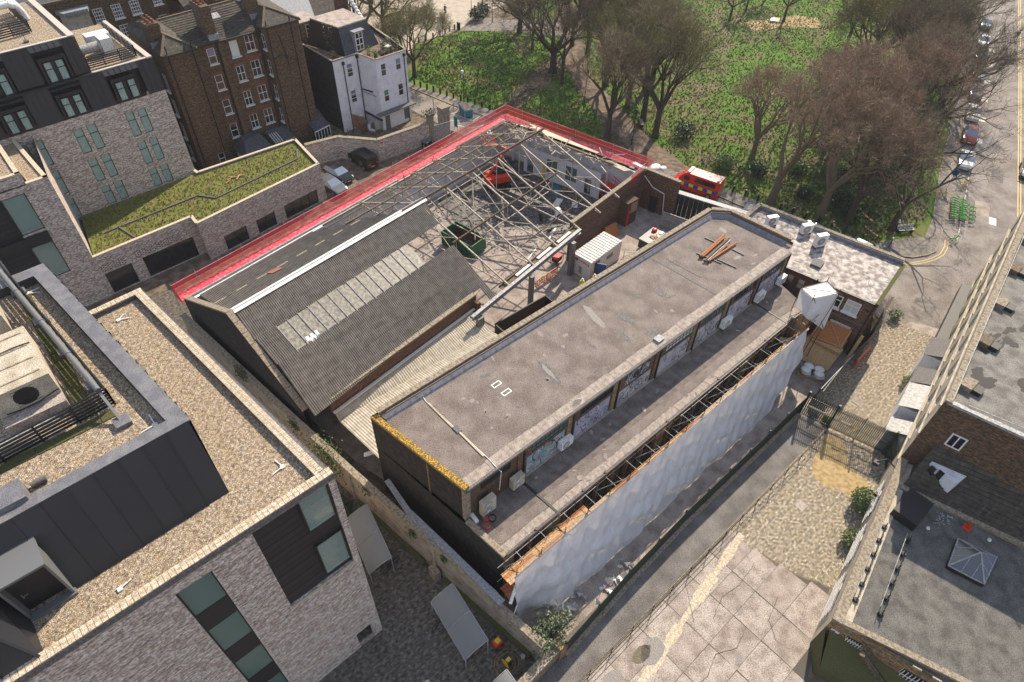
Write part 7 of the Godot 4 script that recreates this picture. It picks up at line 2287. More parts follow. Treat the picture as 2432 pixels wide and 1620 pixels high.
func annex() -> void:
	var root := wthing("brick_annex", "two-storey red brick annex with weathered grey flat roof at the street corner", "building", V(56, 0, -16))
	var fl := V(51.4, 0, -18.2)
	var fr := V(53.0, 0, -9.6)
	var br := V(60.4, 0, -11.0)
	var bl := V(57.7, 0, -25.1)
	var il := V(50.6, 0, -24.4)
	var f := face(fl, fr)
	var w := fl.distance_to(fr)
	var hs := [Rect2(4.7, 4.45, 1.25, 1.35), Rect2(6.28, 4.45, 1.28, 1.38), Rect2(0.72, 4.7, 0.6, 1.15), Rect2(1.75, 4.7, 0.65, 1.1)]
	var b := MB.new()
	b.wall(f, w, 6.45, hs, 0.12)
	for q in [[fr, br], [br, bl], [bl, il], [il, fl]]:
		var xf := face(q[0], q[1])
		b.wall(xf, (q[0] as Vector3).distance_to(q[1]), 6.45, [], 0.1)
	put(root, "brick_wall", b, M.red_brick)
	window(root, f, hs[0], M.white, M.dark_glass, [0.45], [0.62], 0.03, 0.09, M.white)
	window(root, f, hs[1], M.white, M.blind, [0.5], [0.62], 0.03, 0.09, M.white)
	window(root, f, hs[2], M.stock, M.blind, [], [0.5], 0.06, 0.07)
	window(root, f, hs[3], M.stock, M.blind, [], [0.5], 0.06, 0.07)
	b = MB.new(); b.poly(P2([fl.x, fl.z, fr.x, fr.z, br.x, br.z, bl.x, bl.z, il.x, il.z]), 6.46); 
	var rf := put(root, "felt_roof", b, noisy([sc(.16, .135, .12), sc(.32, .285, .265), sc(.50, .46, .44)], [0.25, 0.5, 0.78], 5.0, 0.75, 0.012, 7, 81, 1.6))
	b = MB.new()
	b.bar(bl + V(-0.1, 6.65, 0.2), br + V(-0.15, 6.65, 0.1), 0.34, 0.42); b.bar(bl + V(0, 6.65, 0), il + V(0, 6.65, 0), 0.34, 0.42)
	put(root, "parapet", b, M.felt_blue)
	b = MB.new()
	b.bar(bl + V(0, 6.9, 0), br + V(0, 6.9, 0), 0.40, 0.09); b.bar(bl + V(0, 6.9, 0), il + V(0, 6.9, 0), 0.40, 0.09)
	put(root, "parapet_coping", b, M.stone_cap)
	b = MB.new(); b.bar(br + V(-0.1, 6.5, 0.2), fr + V(-0.1, 6.5, -0.1), 0.36, 0.1); put(root, "mossy_edge", b, M.moss)
	b = MB.new(); b.bar(fl + V(-0.08, 6.38, 0), fr + V(-0.08, 6.38, 0), 0.14, 0.14); put(root, "gutter", b, M.black)
	b = MB.new(); b.tube(f * V(3.3, 0, 0.1), f * V(3.3, 6.6, 0.1), 0.06); b.tube(f * V(8.5, 0, 0.1), f * V(8.5, 6.4, 0.1), 0.06); put(root, "downpipe", b, M.black)
	b = MB.new(); b.box(f * V(7.0, 3.75, 0.05), V(3.2, 0.22, 0.1), f.basis); put(root, "lintel_band", b, M.patch)
	b = MB.new(); b.box(f * V(6.75, 2.6, 0.03), V(1.9, 0.8, 0.05), f.basis); put(root, "white_sign_board", b, M.white)
	b = MB.new(); b.box(f * V(8.15, 5.4, 0.01), V(0.3, 0.2, 0.03), f.basis); put(root, "air_brick", b, M.black)
	for k in 9:
		var s := MB.new()
		var p := V(rng.randf_range(53.5, 59.5), 6.467, rng.randf_range(-22, -12))
		for j in 6:
			var q := p + V(rng.randf_range(0.2, 0.7), 0, rng.randf_range(-.5, .5)).rotated(Vector3.UP, k * 0.8)
			s.bar(p, q, 0.04, 0.006); p = q
		put(rf, "roof_crack", s, M.patch)
	b = MB.new(); b.box(V(53.9, 6.6, -16.2), V(1.15, 0.24, 0.95), Basis(Vector3.UP, 0.17)); put(root, "roof_hatch", b, M.patch)
	OFF = Vector3.ZERO
	for q in [[55.9, -22.6, "white fan unit furthest left on the annex roof"], [57.4, -19.6, "white fan unit by the annex roof parapet, middle of three"], [56.5, -17.6, "largest white fan unit standing clear on the annex roof"]]:
		var a := thing("fan_unit", q[2], "air conditioner", V(q[0], 6.62, q[1]), -0.45, "fan units on the annex roof")
		ac_unit(a, 1.15, 0.95 if q[1] < -18 else 1.3, 0.5)
	var pc := wthing("plywood_stack", "big sheets of new plywood propped as a crate against the annex wall", "plywood", V(51, 0, -11.5))
	b = MB.new(); b.quad(V(48.6, 0.15, -12.8), V(49.2, 0.15, -9.9), V(51.3, 1.6, -10.0), V(50.6, 1.6, -13.2)); put(pc, "sheet", b, M.ply)
	b = MB.new(); b.quad(V(50.4, 1.65, -13.0), V(51.2, 1.65, -10.2), V(52.6, 2.9, -10.4), V(52.0, 2.9, -13.1)); put(pc, "sheet", b, M.rust_orange)
	b = MB.new(); b.box(V(51.5, 0.8, -11.6), V(2.2, 1.5, 2.8), Basis(Vector3.UP, 0.15)); put(pc, "sheet_stack", b, M.ply)
	b = MB.new(); b.bar(V(50.5, 1.7, -12.9), V(51.25, 1.7, -10.3), 0.08); b.bar(V(50.5, 1.7, -12.9), V(52.0, 2.95, -13.0), 0.08); b.bar(V(51.25, 1.7, -10.3), V(52.6, 2.95, -10.45), 0.08); b.bar(V(51.25, 1.72, -10.3), V(52.0, 2.95, -12.2), 0.06); put(pc, "batten", b, M.timber)
	for q in [[47.6, -11.2, "pallet of grey bags wrapped in plastic in the corner yard"], [48.0, -10.2, "smaller heap of blue and white bags beside the wrapped pallet"]]:
		var s := thing("wrapped_bags", q[2], "sack pile", V(q[0], 0, q[1]), 0.3)
		for k in 6:
			b = MB.new(); b.ball(V((k % 2) * 0.6 - 0.3, 0.25 + (k / 2) * 0.25, rng.randf_range(-.2, .2)), V(0.42, 0.18, 0.5), 6, 9); sub(s, "bag", b.mesh(), M.white if k % 3 else M.galv)
		b = MB.new(); b.bx(-0.7, 0, -0.6, 0.7, 0.14, 0.6); sub(s, "pallet", b.mesh(), M.timber)
	var pk := thing("yellow_plank", "yellow plank leaning upright against the screen at the corner yard", "plank", V(51.6, 0, -9.4))
	b = MB.new(); b.bar(V(0, 0.1, 0), V(1.5, 2.6, -0.1), 0.28, 0.06); sub(pk, "plank", b.mesh(), M.timber)
	b = MB.new(); b.bar(V(1.46, 2.55, -0.1), V(1.52, 2.65, -0.1), 0.28, 0.062); sub(pk, "end", b.mesh(), M.yellow)

func fences_lane() -> void:
	var root := wthing("palisade_fence", "long dark green palisade fence between the site strip and the asphalt path", "fence", V(28, 0, -9))
	var pale := MB.new()
	pale.bx(-0.035, 0.08, -0.012, 0.035, 2.15, 0.012)
	pale.tri(V(-0.035, 2.15, 0), V(0.035, 2.15, 0), V(0, 2.28, 0)); pale.tri(V(0.035, 2.15, 0), V(-0.035, 2.15, 0), V(0, 2.28, 0))
	var pmesh := pale.mesh()
	var line := [V(13.3, 0, -8.25), V(20.0, 0, -8.75), V(26.6, 0, -9.0), V(43.0, 0, -9.05)]
	for i in 3:
		var a: Vector3 = line[i]
		var b: Vector3 = line[i + 1]
		var n := int(a.distance_to(b) / 0.115)
		if i == 2: n = int(a.distance_to(b) / 0.125)
		var ang := -atan2(b.z - a.z, b.x - a.x)
		for k in n:
			inst(root, "pale", pmesh, M.dark_green, Transform3D(Basis(Vector3.UP, ang), a.lerp(b, float(k) / n)))
		for y in [0.45, 1.85]:
			var r := MB.new(); r.bar(a + V(0, y, -0.04), b + V(0, y, -0.04), 0.05, 0.06); put(root, "rail", r, M.dark_green)
		var m := int(a.distance_to(b) / 2.7)
		for k in m:
			var p := a.lerp(b, float(k) / m)
			var s := MB.new(); s.bar(V(p.x, 0, p.z - 0.08), V(p.x, 2.2, p.z - 0.08), 0.09, 0.09); put(root, "post", s, M.dark_green)
	var kb := MB.new()
	for i in 3: kb.bar(line[i] + V(0, 0.08, 0.14), line[i + 1] + V(0, 0.08, 0.14), 0.34, 0.2)
	put(root, "stone_kerb", kb, M.stone_cap)
	var dr := MB.new()
	for q in [[17.1, -8.3], [22.8, -8.65], [29.5, -8.8], [38.0, -8.85], [41.8, -8.8]]: dr.ball(V(q[0], 0.2, q[1]), V(0.16, 0.12, 0.12), 5, 7)
	put(root, "loose_stone", dr, M.stone_cap)
	OFF = Vector3.ZERO
	var h := wthing("black_hoarding", "dark grey sheeted hoarding that leans over the cobbles beyond the gate", "hoarding", V(49, 0, -9))
	for k in 10:
		var s := MB.new()
		var p := V(44.6, 0, -8.95).lerp(V(55.5, 0, -9.3), k / 10.0)
		var q := V(44.6, 0, -8.95).lerp(V(55.5, 0, -9.3), (k + 0.98) / 10.0)
		s.quad(p, q, q + V(0, 2.2, 0.22), p + V(0, 2.2, 0.22)); s.quad(p + V(0, 2.2, 0.16), q + V(0, 2.2, 0.16), q - V(0, 0, 0.06), p - V(0, 0, 0.06))
		put(h, "sheet", s, M.grey_paint if k % 2 else M.patch)
	var tb := MB.new(); tb.tube(V(44.6, 2.3, -8.7), V(50.5, 2.35, -8.9), 0.05); tb.tube(V(44.8, 2.0, -8.5), V(49.5, 2.6, -8.9), 0.035); put(h, "top_tube", tb, M.galv)
	var rb := wthing("red_barrier_board", "long red and orange plastic board leaning on the dark hoarding", "barrier", V(53, 0, -8.5))
	tb = MB.new(); tb.bar(V(51.6, 0.6, -8.55), V(54.6, 0.6, -8.7), 0.10, 1.0); put(rb, "board", tb, M.red_lift)
	tb = MB.new(); tb.bar(V(51.6, 1.12, -8.55), V(54.6, 1.12, -8.7), 0.12, 0.07); put(rb, "top_edge", tb, M.orange)
	var bw := wthing("brick_strip_wall", "dark narrow wall closing the annex side at the street end of the lane", "wall", V(57, 0, -9.6))
	tb = MB.new(); tb.bar(V(55.4, 1.5, -9.35), V(60.0, 1.5, -10.15), 0.25, 3.0); put(bw, "wall", tb, M.rust)
	tb = MB.new(); tb.tube(V(60.1, 0, -10.0), V(60.1, 1.2, -10.0), 0.07); put(bw, "white_post", tb, M.white)
	var g := wthing("palisade_gate", "double palisade gate of spaced dark pales across the cobbled lane", "gate", V(44, 0, -4.4))
	var gp := MB.new(); gp.bx(-0.04, 0.12, -0.015, 0.04, 2.75, 0.015); gp.tri(V(-0.04, 2.75, 0), V(0.04, 2.75, 0), V(0, 2.9, 0)); gp.tri(V(0.04, 2.75, 0), V(-0.04, 2.75, 0), V(0, 2.9, 0))
	var gm := gp.mesh()
	for seg in [[V(43.45, 0, -6.45), V(43.95, 0, -4.45), 14], [V(43.98, 0, -4.3), V(44.52, 0, -2.15), 15], [V(42.95, 0, -8.85), V(43.42, 0, -6.65), 14], [V(44.55, 0, -1.95), V(42.2, 0, -0.7), 12]]:
		var a: Vector3 = seg[0]
		var b: Vector3 = seg[1]
		var ang := -atan2(b.z - a.z, b.x - a.x)
		for k in seg[2]: inst(g, "pale", gm, M.dark_green, Transform3D(Basis(Vector3.UP, ang), a.lerp(b, (k + 0.5) / seg[2])))
		for y in [0.35, 1.35, 2.45]:
			var r := MB.new(); r.bar(a + V(-0.05, y, 0), b + V(-0.05, y, 0), 0.06, 0.07); put(g, "rail", r, M.dark_green)
	for q in [[43.44, -6.55, .18], [43.96, -4.38, .1], [44.54, -2.05, .2], [42.9, -8.95, .16]]:
		var s := MB.new(); s.bx(q[0] - q[2] / 2, 0, q[1] - q[2] / 2, q[0] + q[2] / 2, 3.05, q[1] + q[2] / 2); put(g, "gate_post", s, M.dark_green)
	for q in [[43.6, -5.9, 43.78, -5.15], [44.3, -3.05, 44.48, -2.3], [43.0, -8.5, 43.3, -7.2]]:
		var s := MB.new(); s.bar(V(q[0] - 0.1, 1.55, q[1]), V(q[2] - 0.1, 1.55, q[3]), 0.05, 0.12); put(g, "slide_bolt", s, M.galv)
	var lk := MB.new(); lk.bx(43.8, 1.3, -4.9, 43.9, 1.5, -4.65); lk.bx(44.1, 1.2, -4.0, 44.2, 1.4, -3.75); put(g, "lock_box", lk, M.lichen)
	var hr := wthing("path_railing", "thin black metal handrail between the asphalt path and the concrete lane", "railing", V(28, 0, -6.35))
	for k in 16:
		var x := 11.5 + k * 2.08
		var s := MB.new(); s.tube(V(x, 0, -6.3), V(x, 1.05, -6.3), 0.03, 0.03, 6); put(hr, "post", s, M.black)
		if k < 15:
			for y in [0.5, 1.05]:
				s = MB.new(); s.tube(V(x, y, -6.3), V(x + 2.08, y, -6.3), 0.025, 0.025, 6); put(hr, "rail", s, M.black)
	var kk := MB.new(); kk.bar(V(9, 0.03, -6.36), V(43.3, 0.03, -6.5), 0.2, 0.1); put(hr, "kerb_edge", kk, M.stone_cap)
	var lw := wthing("low_brick_wall", "low weathered brick wall with a pier at the corner of the hotel yard", "wall", V(11, 0, -8.5))
	var b2 := MB.new(); b2.bar(V(6, 0.7, -8.25), V(13.0, 0.7, -8.6), 0.5, 1.4); b2.bx(12.75, 0, -8.85, 13.35, 1.75, -8.2); put(lw, "brick_wall", b2, M.stock)
	b2 = MB.new(); b2.bar(V(6, 1.44, -8.3), V(12.8, 1.44, -8.62), 0.62, 0.1); put(lw, "coping", b2, M.stone_cap)
	b2 = MB.new(); b2.bar(V(6, 1.52, -8.1), V(12.8, 1.52, -8.35), 0.06, 0.06); put(lw, "cable", b2, M.galv)
	var cw := wthing("cream_wall", "tall cream rendered boundary wall with a grey gutter between hotel yard and workshop", "wall", V(9.5, 0, -28))
	var cl := [V(11.75, 0, -9.0), V(11.2, 0, -13.0), V(10.45, 0, -18.3), V(9.95, 0, -21.4), V(9.25, 0, -27.0), V(8.3, 0, -35), V(6.6, 0, -50.8)]
	for i in 6:
		var a: Vector3 = cl[i]
		var b: Vector3 = cl[i + 1]
		var s := MB.new()
		var hh := 3.75 if i > 0 else 2.6
		s.bar(a + V(0.15, hh / 2, 0), b + V(0.15, hh / 2, 0), 0.36, hh); put(cw, "rendered_wall", s, M.cream_wall)
		s = MB.new(); s.bar(a + V(0.18, hh + 0.05, 0), b + V(0.18, hh + 0.05, 0), 0.5, 0.1); put(cw, "coping", s, M.stone_cap)
		if i % 2 == 0 and i < 5:
			s = MB.new(); s.bx(a.x - 0.14, 0, a.z - 0.15, a.x + 0.05, hh - 0.3, a.z + 0.15); put(cw, "pilaster", s, M.cream_wall)
	var lg := MB.new()
	lg.bar(V(11.35, 3.9, -12.3), V(10.9, 3.9, -18.0), 0.5, 0.08); lg.bar(V(10.9, 3.9, -18.0), V(10.6, 3.9, -21.3), 0.5, 0.08); lg.bar(V(10.6, 3.9, -21.3), V(10.9, 3.9, -24.5), 0.4, 0.08)
	put(cw, "lead_gutter", lg, M.lead)
	lg = MB.new(); lg.bx(9.85, 0, -18.4, 10.3, 1.2, -17.6); put(cw, "niche_block", lg, M.stone_cap)
	lg = MB.new(); lg.bar(V(9.25, 0.25, -26.5), V(10.0, 0.25, -19.2), 0.25, 0.5); lg.bar(V(10.4, 0.2, -17.4), V(11.5, 0.2, -9.6), 0.25, 0.4); put(cw, "mossy_base", lg, M.moss)
	OFF = Vector3.ZERO

func rz(x: float) -> float: return 1.1 - 0.19 * (x - 31.0)
func right_buildings() -> void:
	var root := wthing("cream_front_building", "low and tall building with cream lane front, brown brick sides and weathered flat roofs", "building", V(40, 0, 2))
	var a := V(26.2, 0, 2.05)
	var mid := V(41.2, 0, rz(41.2))
	var b := V(73.0, 0, -6.3)
	var f := face(mid, a)
	var fl := mid.distance_to(a)
	var hs := []
	for k in 3: hs.append(Rect2(1.6 + k * 4.6, 1.0, 3.2, 1.8))
	var w := MB.new()
	w.wall(f, fl, 4.2, hs, 0.2)
	put(root, "cream_front", w, M.cream)
	for r in hs:
		window(root, f, r, M.white, M.dark_glass, [0.33, 0.66], [0.5], 0.12, 0.06)
		var gr := MB.new()
		for k in 16: gr.box(f * V(r.position.x + 0.1 + k * 0.2, r.get_center().y, 0.12), V(0.03, r.size.y + 0.3, 0.03), f.basis)
		for k in 4: gr.box(f * V(r.get_center().x, r.position.y + 0.1 + k * 0.5, 0.14), V(r.size.x + 0.2, 0.03, 0.03), f.basis)
		put(root, "window_grille", gr, M.white)
	var f2 := face(b, mid)
	var fl2 := b.distance_to(mid)
	var h2 := []
	for k in 9:
		h2.append(Rect2(1.2 + k * 3.45, 1.1, 1.6, 2.2)); h2.append(Rect2(1.2 + k * 3.45, 4.6, 1.6, 2.0)); h2.append(Rect2(1.2 + k * 3.45, 7.7, 1.6, 1.9))
	w = MB.new(); w.wall(f2, fl2, 10.9, h2, 0.25); put(root, "cream_front", w, M.cream)
	for r in h2: window(root, f2, r, M.white, M.dark_glass, [0.5], [0.5], 0.18, 0.07, M.cream)
	for y in [3.8, 7.1, 10.3]:
		w = MB.new(); w.box(f2 * V(fl2 / 2, y, 0.06), V(fl2, 0.16, 0.12), f2.basis); put(root, "string_course", w, M.cream)
	for q in [[14.2, 3.2, 2.6], [18.6, 3.2, 2.0], [21.6, 3.3, 3.0], [24.8, 2.5, 1.6]]:
		w = MB.new()
		w.box(f2 * V(q[0] + 3.0, q[1] / 2, 0.7), V(q[2], q[1], 1.4), f2.basis); put(root, "porch", w, M.render_white)
		w = MB.new()
		w.quad(f2 * V(q[0] + 3.0 - q[2] / 2 - 0.1, q[1], 1.55), f2 * V(q[0] + 3.0 + q[2] / 2 + 0.1, q[1], 1.55), f2 * V(q[0] + 3.0 + q[2] / 2 + 0.1, q[1] + 0.6, 0), f2 * V(q[0] + 3.0 - q[2] / 2 - 0.1, q[1] + 0.6, 0)); put(root, "porch_roof", w, M.patch if q[0] < 20 else M.galv)
	w = MB.new(); w.box(f2 * V(9, 0.6, 0.5), V(13, 1.2, 0.9), f2.basis); put(root, "black_area_wall", w, M.black)
	w = MB.new(); w.poly(P2([26.3, 2.3, 41.2, rz(41.2) + 0.2, 42.0, 8.4, 46, 24, 33, 24, 28.2, 10.2]), 3.95)
	var lr := put(root, "low_roof", w, noisy([sc(.075, .072, .066), sc(.115, .11, .10), sc(.15, .145, .13)], [0.2, 0.5, 0.85], 7.0, 0.9, 0.01, 7, 83, 2.0))
	w = MB.new(); w.bar(a + V(0, 4.2, 0.25), mid + V(0, 4.2, 0.25), 0.62, 0.12); w.bar(V(26.4, 4.1, 2.3), V(29.2, 4.1, 10.5), 0.4, 0.3); put(root, "parapet_coping", w, M.stone_cap)
	w = MB.new(); w.bar(a + V(0.3, 4.0, 0.75), mid + V(0, 4.0, 0.75), 0.5, 0.14); put(root, "pale_upstand", w, M.cream)
	var ef := face(V(26.2, 0, 2.05), V(28.6, 0, 11))
	w = MB.new(); w.wall(ef, 9.3, 4.1, [Rect2(1.2, 1.6, 1.3, 1.6), Rect2(4.6, 1.2, 1.7, 1.9)], 0.15); put(root, "brick_end_wall", w, M.stock)
	w = MB.new(); w.quad(V(26.2, 0, 2.05), V(24.6, 0, 3.2), V(24.6, 1.3, 3.2), V(26.2, 3.0, 2.05)); w.quad(V(24.6, 0, 3.2), V(26.0, 0, 9.0), V(26.0, 1.3, 9.0), V(24.6, 1.3, 3.2)); w.quad(V(24.6, 1.3, 3.2), V(26.0, 1.3, 9), V(28.0, 2.0, 9), V(26.3, 3.0, 2.3)); put(root, "rounded_corner_wall", w, M.moss)
	for r in [Rect2(1.2, 1.6, 1.3, 1.6), Rect2(4.6, 1.2, 1.7, 1.9)]:
		window(root, ef, r, M.white, M.dark_glass, [], [], 0.1, 0.05)
		var gr := MB.new()
		for k in 8: gr.box(ef * V(r.position.x + (k + 0.5) * r.size.x / 8, r.get_center().y, 0.1), V(0.04, r.size.y, 0.04), ef.basis)
		for k in 3: gr.box(ef * V(r.get_center().x, r.position.y + 0.2 + k * 0.6, 0.12), V(r.size.x, 0.04, 0.04), ef.basis)
		put(root, "window_grille", gr, M.white)
	for k in 9:
		w = MB.new(); w.box(ef * V(2.2 + k * 0.28, 3.5 - k * 0.28, 0.5), V(0.3, 0.06, 0.9), ef.basis); put(root, "stair_tread", w, M.old_timber)
	w = MB.new(); w.bar(ef * V(2.0, 4.3, 0.95), ef * V(4.8, 1.6, 0.95), 0.05); w.bar(ef * V(2.0, 4.3, 0.05), ef * V(0.7, 4.3, 0.3), 0.05); put(root, "stair_rail", w, M.black)
	w = MB.new(); w.box(ef * V(0.55, 2.9, 0.03), V(0.5, 0.4, 0.03), ef.basis); put(root, "wall_sign", w, M.white)
	w = MB.new(); w.box(ef * V(0.5, 2.93, 0.05), V(0.16, 0.16, 0.012), ef.basis); w.box(ef * V(0.6, 2.8, 0.05), V(0.2, 0.03, 0.012), ef.basis); put(root, "sign_print", w, M.blue)
	for k in 5:
		w = MB.new(); w.box(ef * V(5.0 + k * 1.1, 4.0, 0.06), V(0.5, 0.12, 0.1), ef.basis); put(root, "white_vent", w, M.cream)
	w = MB.new()
	var sw := face(mid, V(45.5, 0, 22))
	w.wall(sw, 23.3, 10.9, [Rect2(1.6, 7.3, 1.0, 1.3)], 0.12)
	put(root, "brick_side_wall", w, M.brown)
	window(root, sw, Rect2(1.6, 7.3, 1.0, 1.3), M.white, M.dark_glass, [0.5], [], 0.02, 0.1)
	w = MB.new(); w.quad(V(38.9, 4.0, 0.4), V(40.9, 4.0, 8.6), V(44.2, 7.2, 9.6), V(41.4, 7.0, 0.4)); w.quad(V(40.9, 4.0, 8.6), V(44.5, 4.0, 22), V(47.5, 7.2, 22), V(44.2, 7.2, 9.6)); put(root, "tiled_lean_to", w, M.slate)
	for k in 12:
		w = MB.new()
		var t := (k + 0.5) / 12.0
		w.bar(V(38.9, 4.02, 0.4).lerp(V(41.4, 7.02, 0.4), t), V(40.9, 4.02, 8.6).lerp(V(44.2, 7.22, 9.6), t), 0.07, 0.03); w.bar(V(40.9, 4.02, 8.6).lerp(V(44.2, 7.22, 9.6), t), V(44.5, 4.02, 22).lerp(V(47.5, 7.22, 22), t), 0.07, 0.03)
		put(root, "tile_course", w, M.slate)
	w = MB.new(); w.bar(V(38.7, 4.1, 0.4), V(40.8, 4.1, 8.6), 0.4, 0.24); w.bar(V(40.8, 4.1, 8.6), V(44.4, 4.1, 22), 0.4, 0.24); put(root, "eaves_coping", w, M.stone_cap)
	w = MB.new(); w.bar(V(42.0, 5.2, 6.0), V(45.0, 7.6, 6.8), 0.07); put(root, "grey_strut", w, M.galv)
	w = MB.new(); w.poly(P2([41.4, rz(41.4) + 0.1, 73, -6.1, 80, 20, 46, 24]), 10.55); put(root, "flat_roof", w, noisy([sc(.12, .11, .098), sc(.175, .165, .15), sc(.23, .215, .195)], [0.2, 0.5, 0.85], 8.0, 0.9, 0.01, 7, 84, 2.2))
	for q in [[45.6, 0.4, 1.3, .35, .3], [46.3, -0.6, .7, .3, -.2], [50.0, -0.9, 1.5, .22, .15], [51.3, -0.1, .6, .3, .1], [49.0, -1.0, .8, .25, -.2], [52.6, -0.6, .9, .2, .1], [54.2, 0.4, 1.0, .3, 0.0], [47.4, 2.2, 1.6, .4, .4]]:
		for k in 4: blot(root, "roof_stain", Vector2(q[0] + rng.randfn() * 0.3, q[1] + rng.randfn() * 0.25), Vector2(q[2] * rng.randf_range(0.3, 0.8), q[3]), q[4], 10.556 + k * 0.003, flat(sc(.030, .028, .026), 0.8), 13)
	for k in 26:
		w = MB.new()
		var p := mid.lerp(b, k / 26.0)
		var q2 := mid.lerp(b, (k + 0.97) / 26.0)
		w.bar(V(p.x, 10.95, p.z + 0.22), V(q2.x, 10.95, q2.z + 0.22), 0.44, 0.14); put(root, "coping_stone", w, M.stone_cap)
	for k in 6:
		w = MB.new()
		var p := mid.lerp(b, 0.09 + k * 0.17)
		w.bx(p.x - 0.6, 10.5, p.z + 0.5, p.x + 0.6, 11.0, p.z + 1.3); put(root, "chimney_stub", w, M.old_timber if k % 2 else M.stone_cap)
		w = MB.new(); w.bx(p.x - 0.4, 10.56, p.z + 1.3, p.x + 0.4, 10.9, p.z + 1.9); put(root, "dark_vent", w, M.black)
	w = MB.new(); w.bar(V(41.7, 11.0, rz(41.7) + 0.4), V(73, 11.0, -5.7), 0.05); w.bar(V(41.4, 10.8, rz(41.4) + 0.2), V(45.7, 10.8, 22), 0.36, 0.2); w.bar(V(41.9, 11.0, 0.4), V(45.9, 11.0, 16), 0.05); put(root, "parapet_cable", w, M.galv)
	w = MB.new(); w.box(V(41.1, 5.4, 2.0), V(1.6, 1.2, 2.0), Basis(Vector3.UP, -0.2)); put(root, "white_bay_box", w, M.render_white)
	w = MB.new(); w.box(V(40.25, 5.6, 1.2), V(0.06, 0.9, 0.4), Basis(Vector3.UP, -0.2)); w.box(V(40.35, 5.6, 1.75), V(0.06, 0.9, 0.4), Basis(Vector3.UP, -0.2)); put(root, "bay_pane", w, M.dark_glass)
	w = MB.new(); w.bx(36.0, 3.95, 0.9, 38.6, 4.75, 2.6); put(root, "black_plant_box", w, M.black)
	OFF = Vector3.ZERO
	var st := wthing("spiral_stair", "rusty external metal stair and handrail on the far right brick wall", "stair", V(44.5, 7, 4.5))
	w = MB.new()
	for k in 14: w.bar(V(44.4, 6.5 + k * 0.3, 3.6 + k * 0.22), V(43.2, 6.5 + k * 0.3, 3.8 + k * 0.22), 0.22, 0.04)
	put(st, "tread", w, M.rust)
	w = MB.new()
	for k in 9: w.tube(V(43.0, 7.0 + k * 0.45, 4.0 + k * 0.34), V(43.0, 8.0 + k * 0.45, 4.0 + k * 0.34), 0.025)
	w.tube(V(43.0, 8.0, 4.0), V(43.0, 11.6, 6.7), 0.035)
	for k in 10: w.tube(V(42.6 + sin(k * 0.4) * 0.6, 8.6 - k * 0.25, 4.4 + k * 0.22), V(42.6 + sin((k + 1) * 0.4) * 0.6, 8.6 - (k + 1) * 0.25, 4.4 + (k + 1) * 0.22), 0.035)
	put(st, "handrail", w, M.steel)
	var py := wthing("pyramid_rooflight", "glass pyramid rooflight with white glazing bars on the dark low roof", "rooflight", V(36.6, 3.95, 6.1))
	var c := [V(37.6, 4.3, 4.9), V(35.1, 4.3, 5.3), V(35.6, 4.3, 7.4), V(38.2, 4.3, 7.2)]
	var ap := V(36.8, 5.3, 6.2)
	for i in 4:
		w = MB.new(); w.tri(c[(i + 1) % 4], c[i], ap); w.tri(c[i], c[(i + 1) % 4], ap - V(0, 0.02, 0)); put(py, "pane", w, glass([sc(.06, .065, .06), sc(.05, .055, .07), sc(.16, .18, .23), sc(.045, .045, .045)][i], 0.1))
		w = MB.new(); w.bar(c[i] + V(0, 0.03, 0), ap + V(0, 0.03, 0), 0.08, 0.06); w.bar(c[i], c[(i + 1) % 4], 0.08, 0.08)
		w.bar(c[i].lerp(c[(i + 1) % 4], 0.35), ap.lerp(c[i], 0.3), 0.045); w.bar(c[i].lerp(c[(i + 1) % 4], 0.65), ap.lerp(c[(i + 1) % 4], 0.3), 0.045)
		put(py, "glazing_bar", w, M.galv)
		w = MB.new(); w.bar(c[i] - V(0, 0.2, 0), c[(i + 1) % 4] - V(0, 0.2, 0), 0.1, 0.36); put(py, "kerb", w, M.black)
	for row in [[34.7, 1.16, 28.4, 2.4, "black weighted post in the rope row nearest the parapet of the low roof"], [35.0, 2.7, 28.8, 3.9, "black weighted post in the second rope row of the low roof"]]:
		for k in 6:
			var x := lerpf(row[0], row[2], k / 5.0)
			var z := lerpf(row[1], row[3], k / 5.0)
			var s := thing("weighted_post", row[4], "post", V(x, 3.95, z), 0.0, row[4])
			w = MB.new(); w.tube(V(0, 0, 0), V(0, 0.3, 0), 0.2, 0.16, 9); sub(s, "weight", w.mesh(), M.black)
			w = MB.new(); w.tube(V(0, 0.3, 0), V(0, 0.75, 0), 0.03, 0.03, 5); sub(s, "rod", w.mesh(), M.rust)
		var rp := wthing("rope", "sagging rope between the %s row of weighted posts" % ("first" if row[1] < 2 else "second"), "rope", V(row[0], 3.95, row[1]))
		w = MB.new()
		for k in 5:
			for m in 4:
				var t0 := (k + m / 4.0) / 5.0
				var t1 := (k + (m + 1) / 4.0) / 5.0
				w.tube(V(lerpf(row[0], row[2], t0), 4.65 - 0.35 * sin(m / 4.0 * PI), lerpf(row[1], row[3], t0)), V(lerpf(row[0], row[2], t1), 4.65 - 0.35 * sin((m + 1) / 4.0 * PI), lerpf(row[1], row[3], t1)), 0.03, 0.03, 5)
		put(rp, "rope", w, M.black)
		w = MB.new(); w.bar(V(row[0], 4.7, row[1] - 0.3), V(row[2], 4.7, row[3] - 0.3), 0.035); put(rp, "wire", w, M.galv)
	var co := thing("traffic_cone", "orange traffic cone standing in the dark corner of the low roof", "cone", V(39.2, 3.95, 5.0))
	w = MB.new(); w.tube(V(0, 0.05, 0), V(0, 0.75, 0), 0.2, 0.04, 12); sub(co, "cone", w.mesh(), M.red_lift)
	w = MB.new(); w.bx(-0.25, 0, -0.25, 0.25, 0.06, 0.25); sub(co, "base", w.mesh(), M.red_lift)
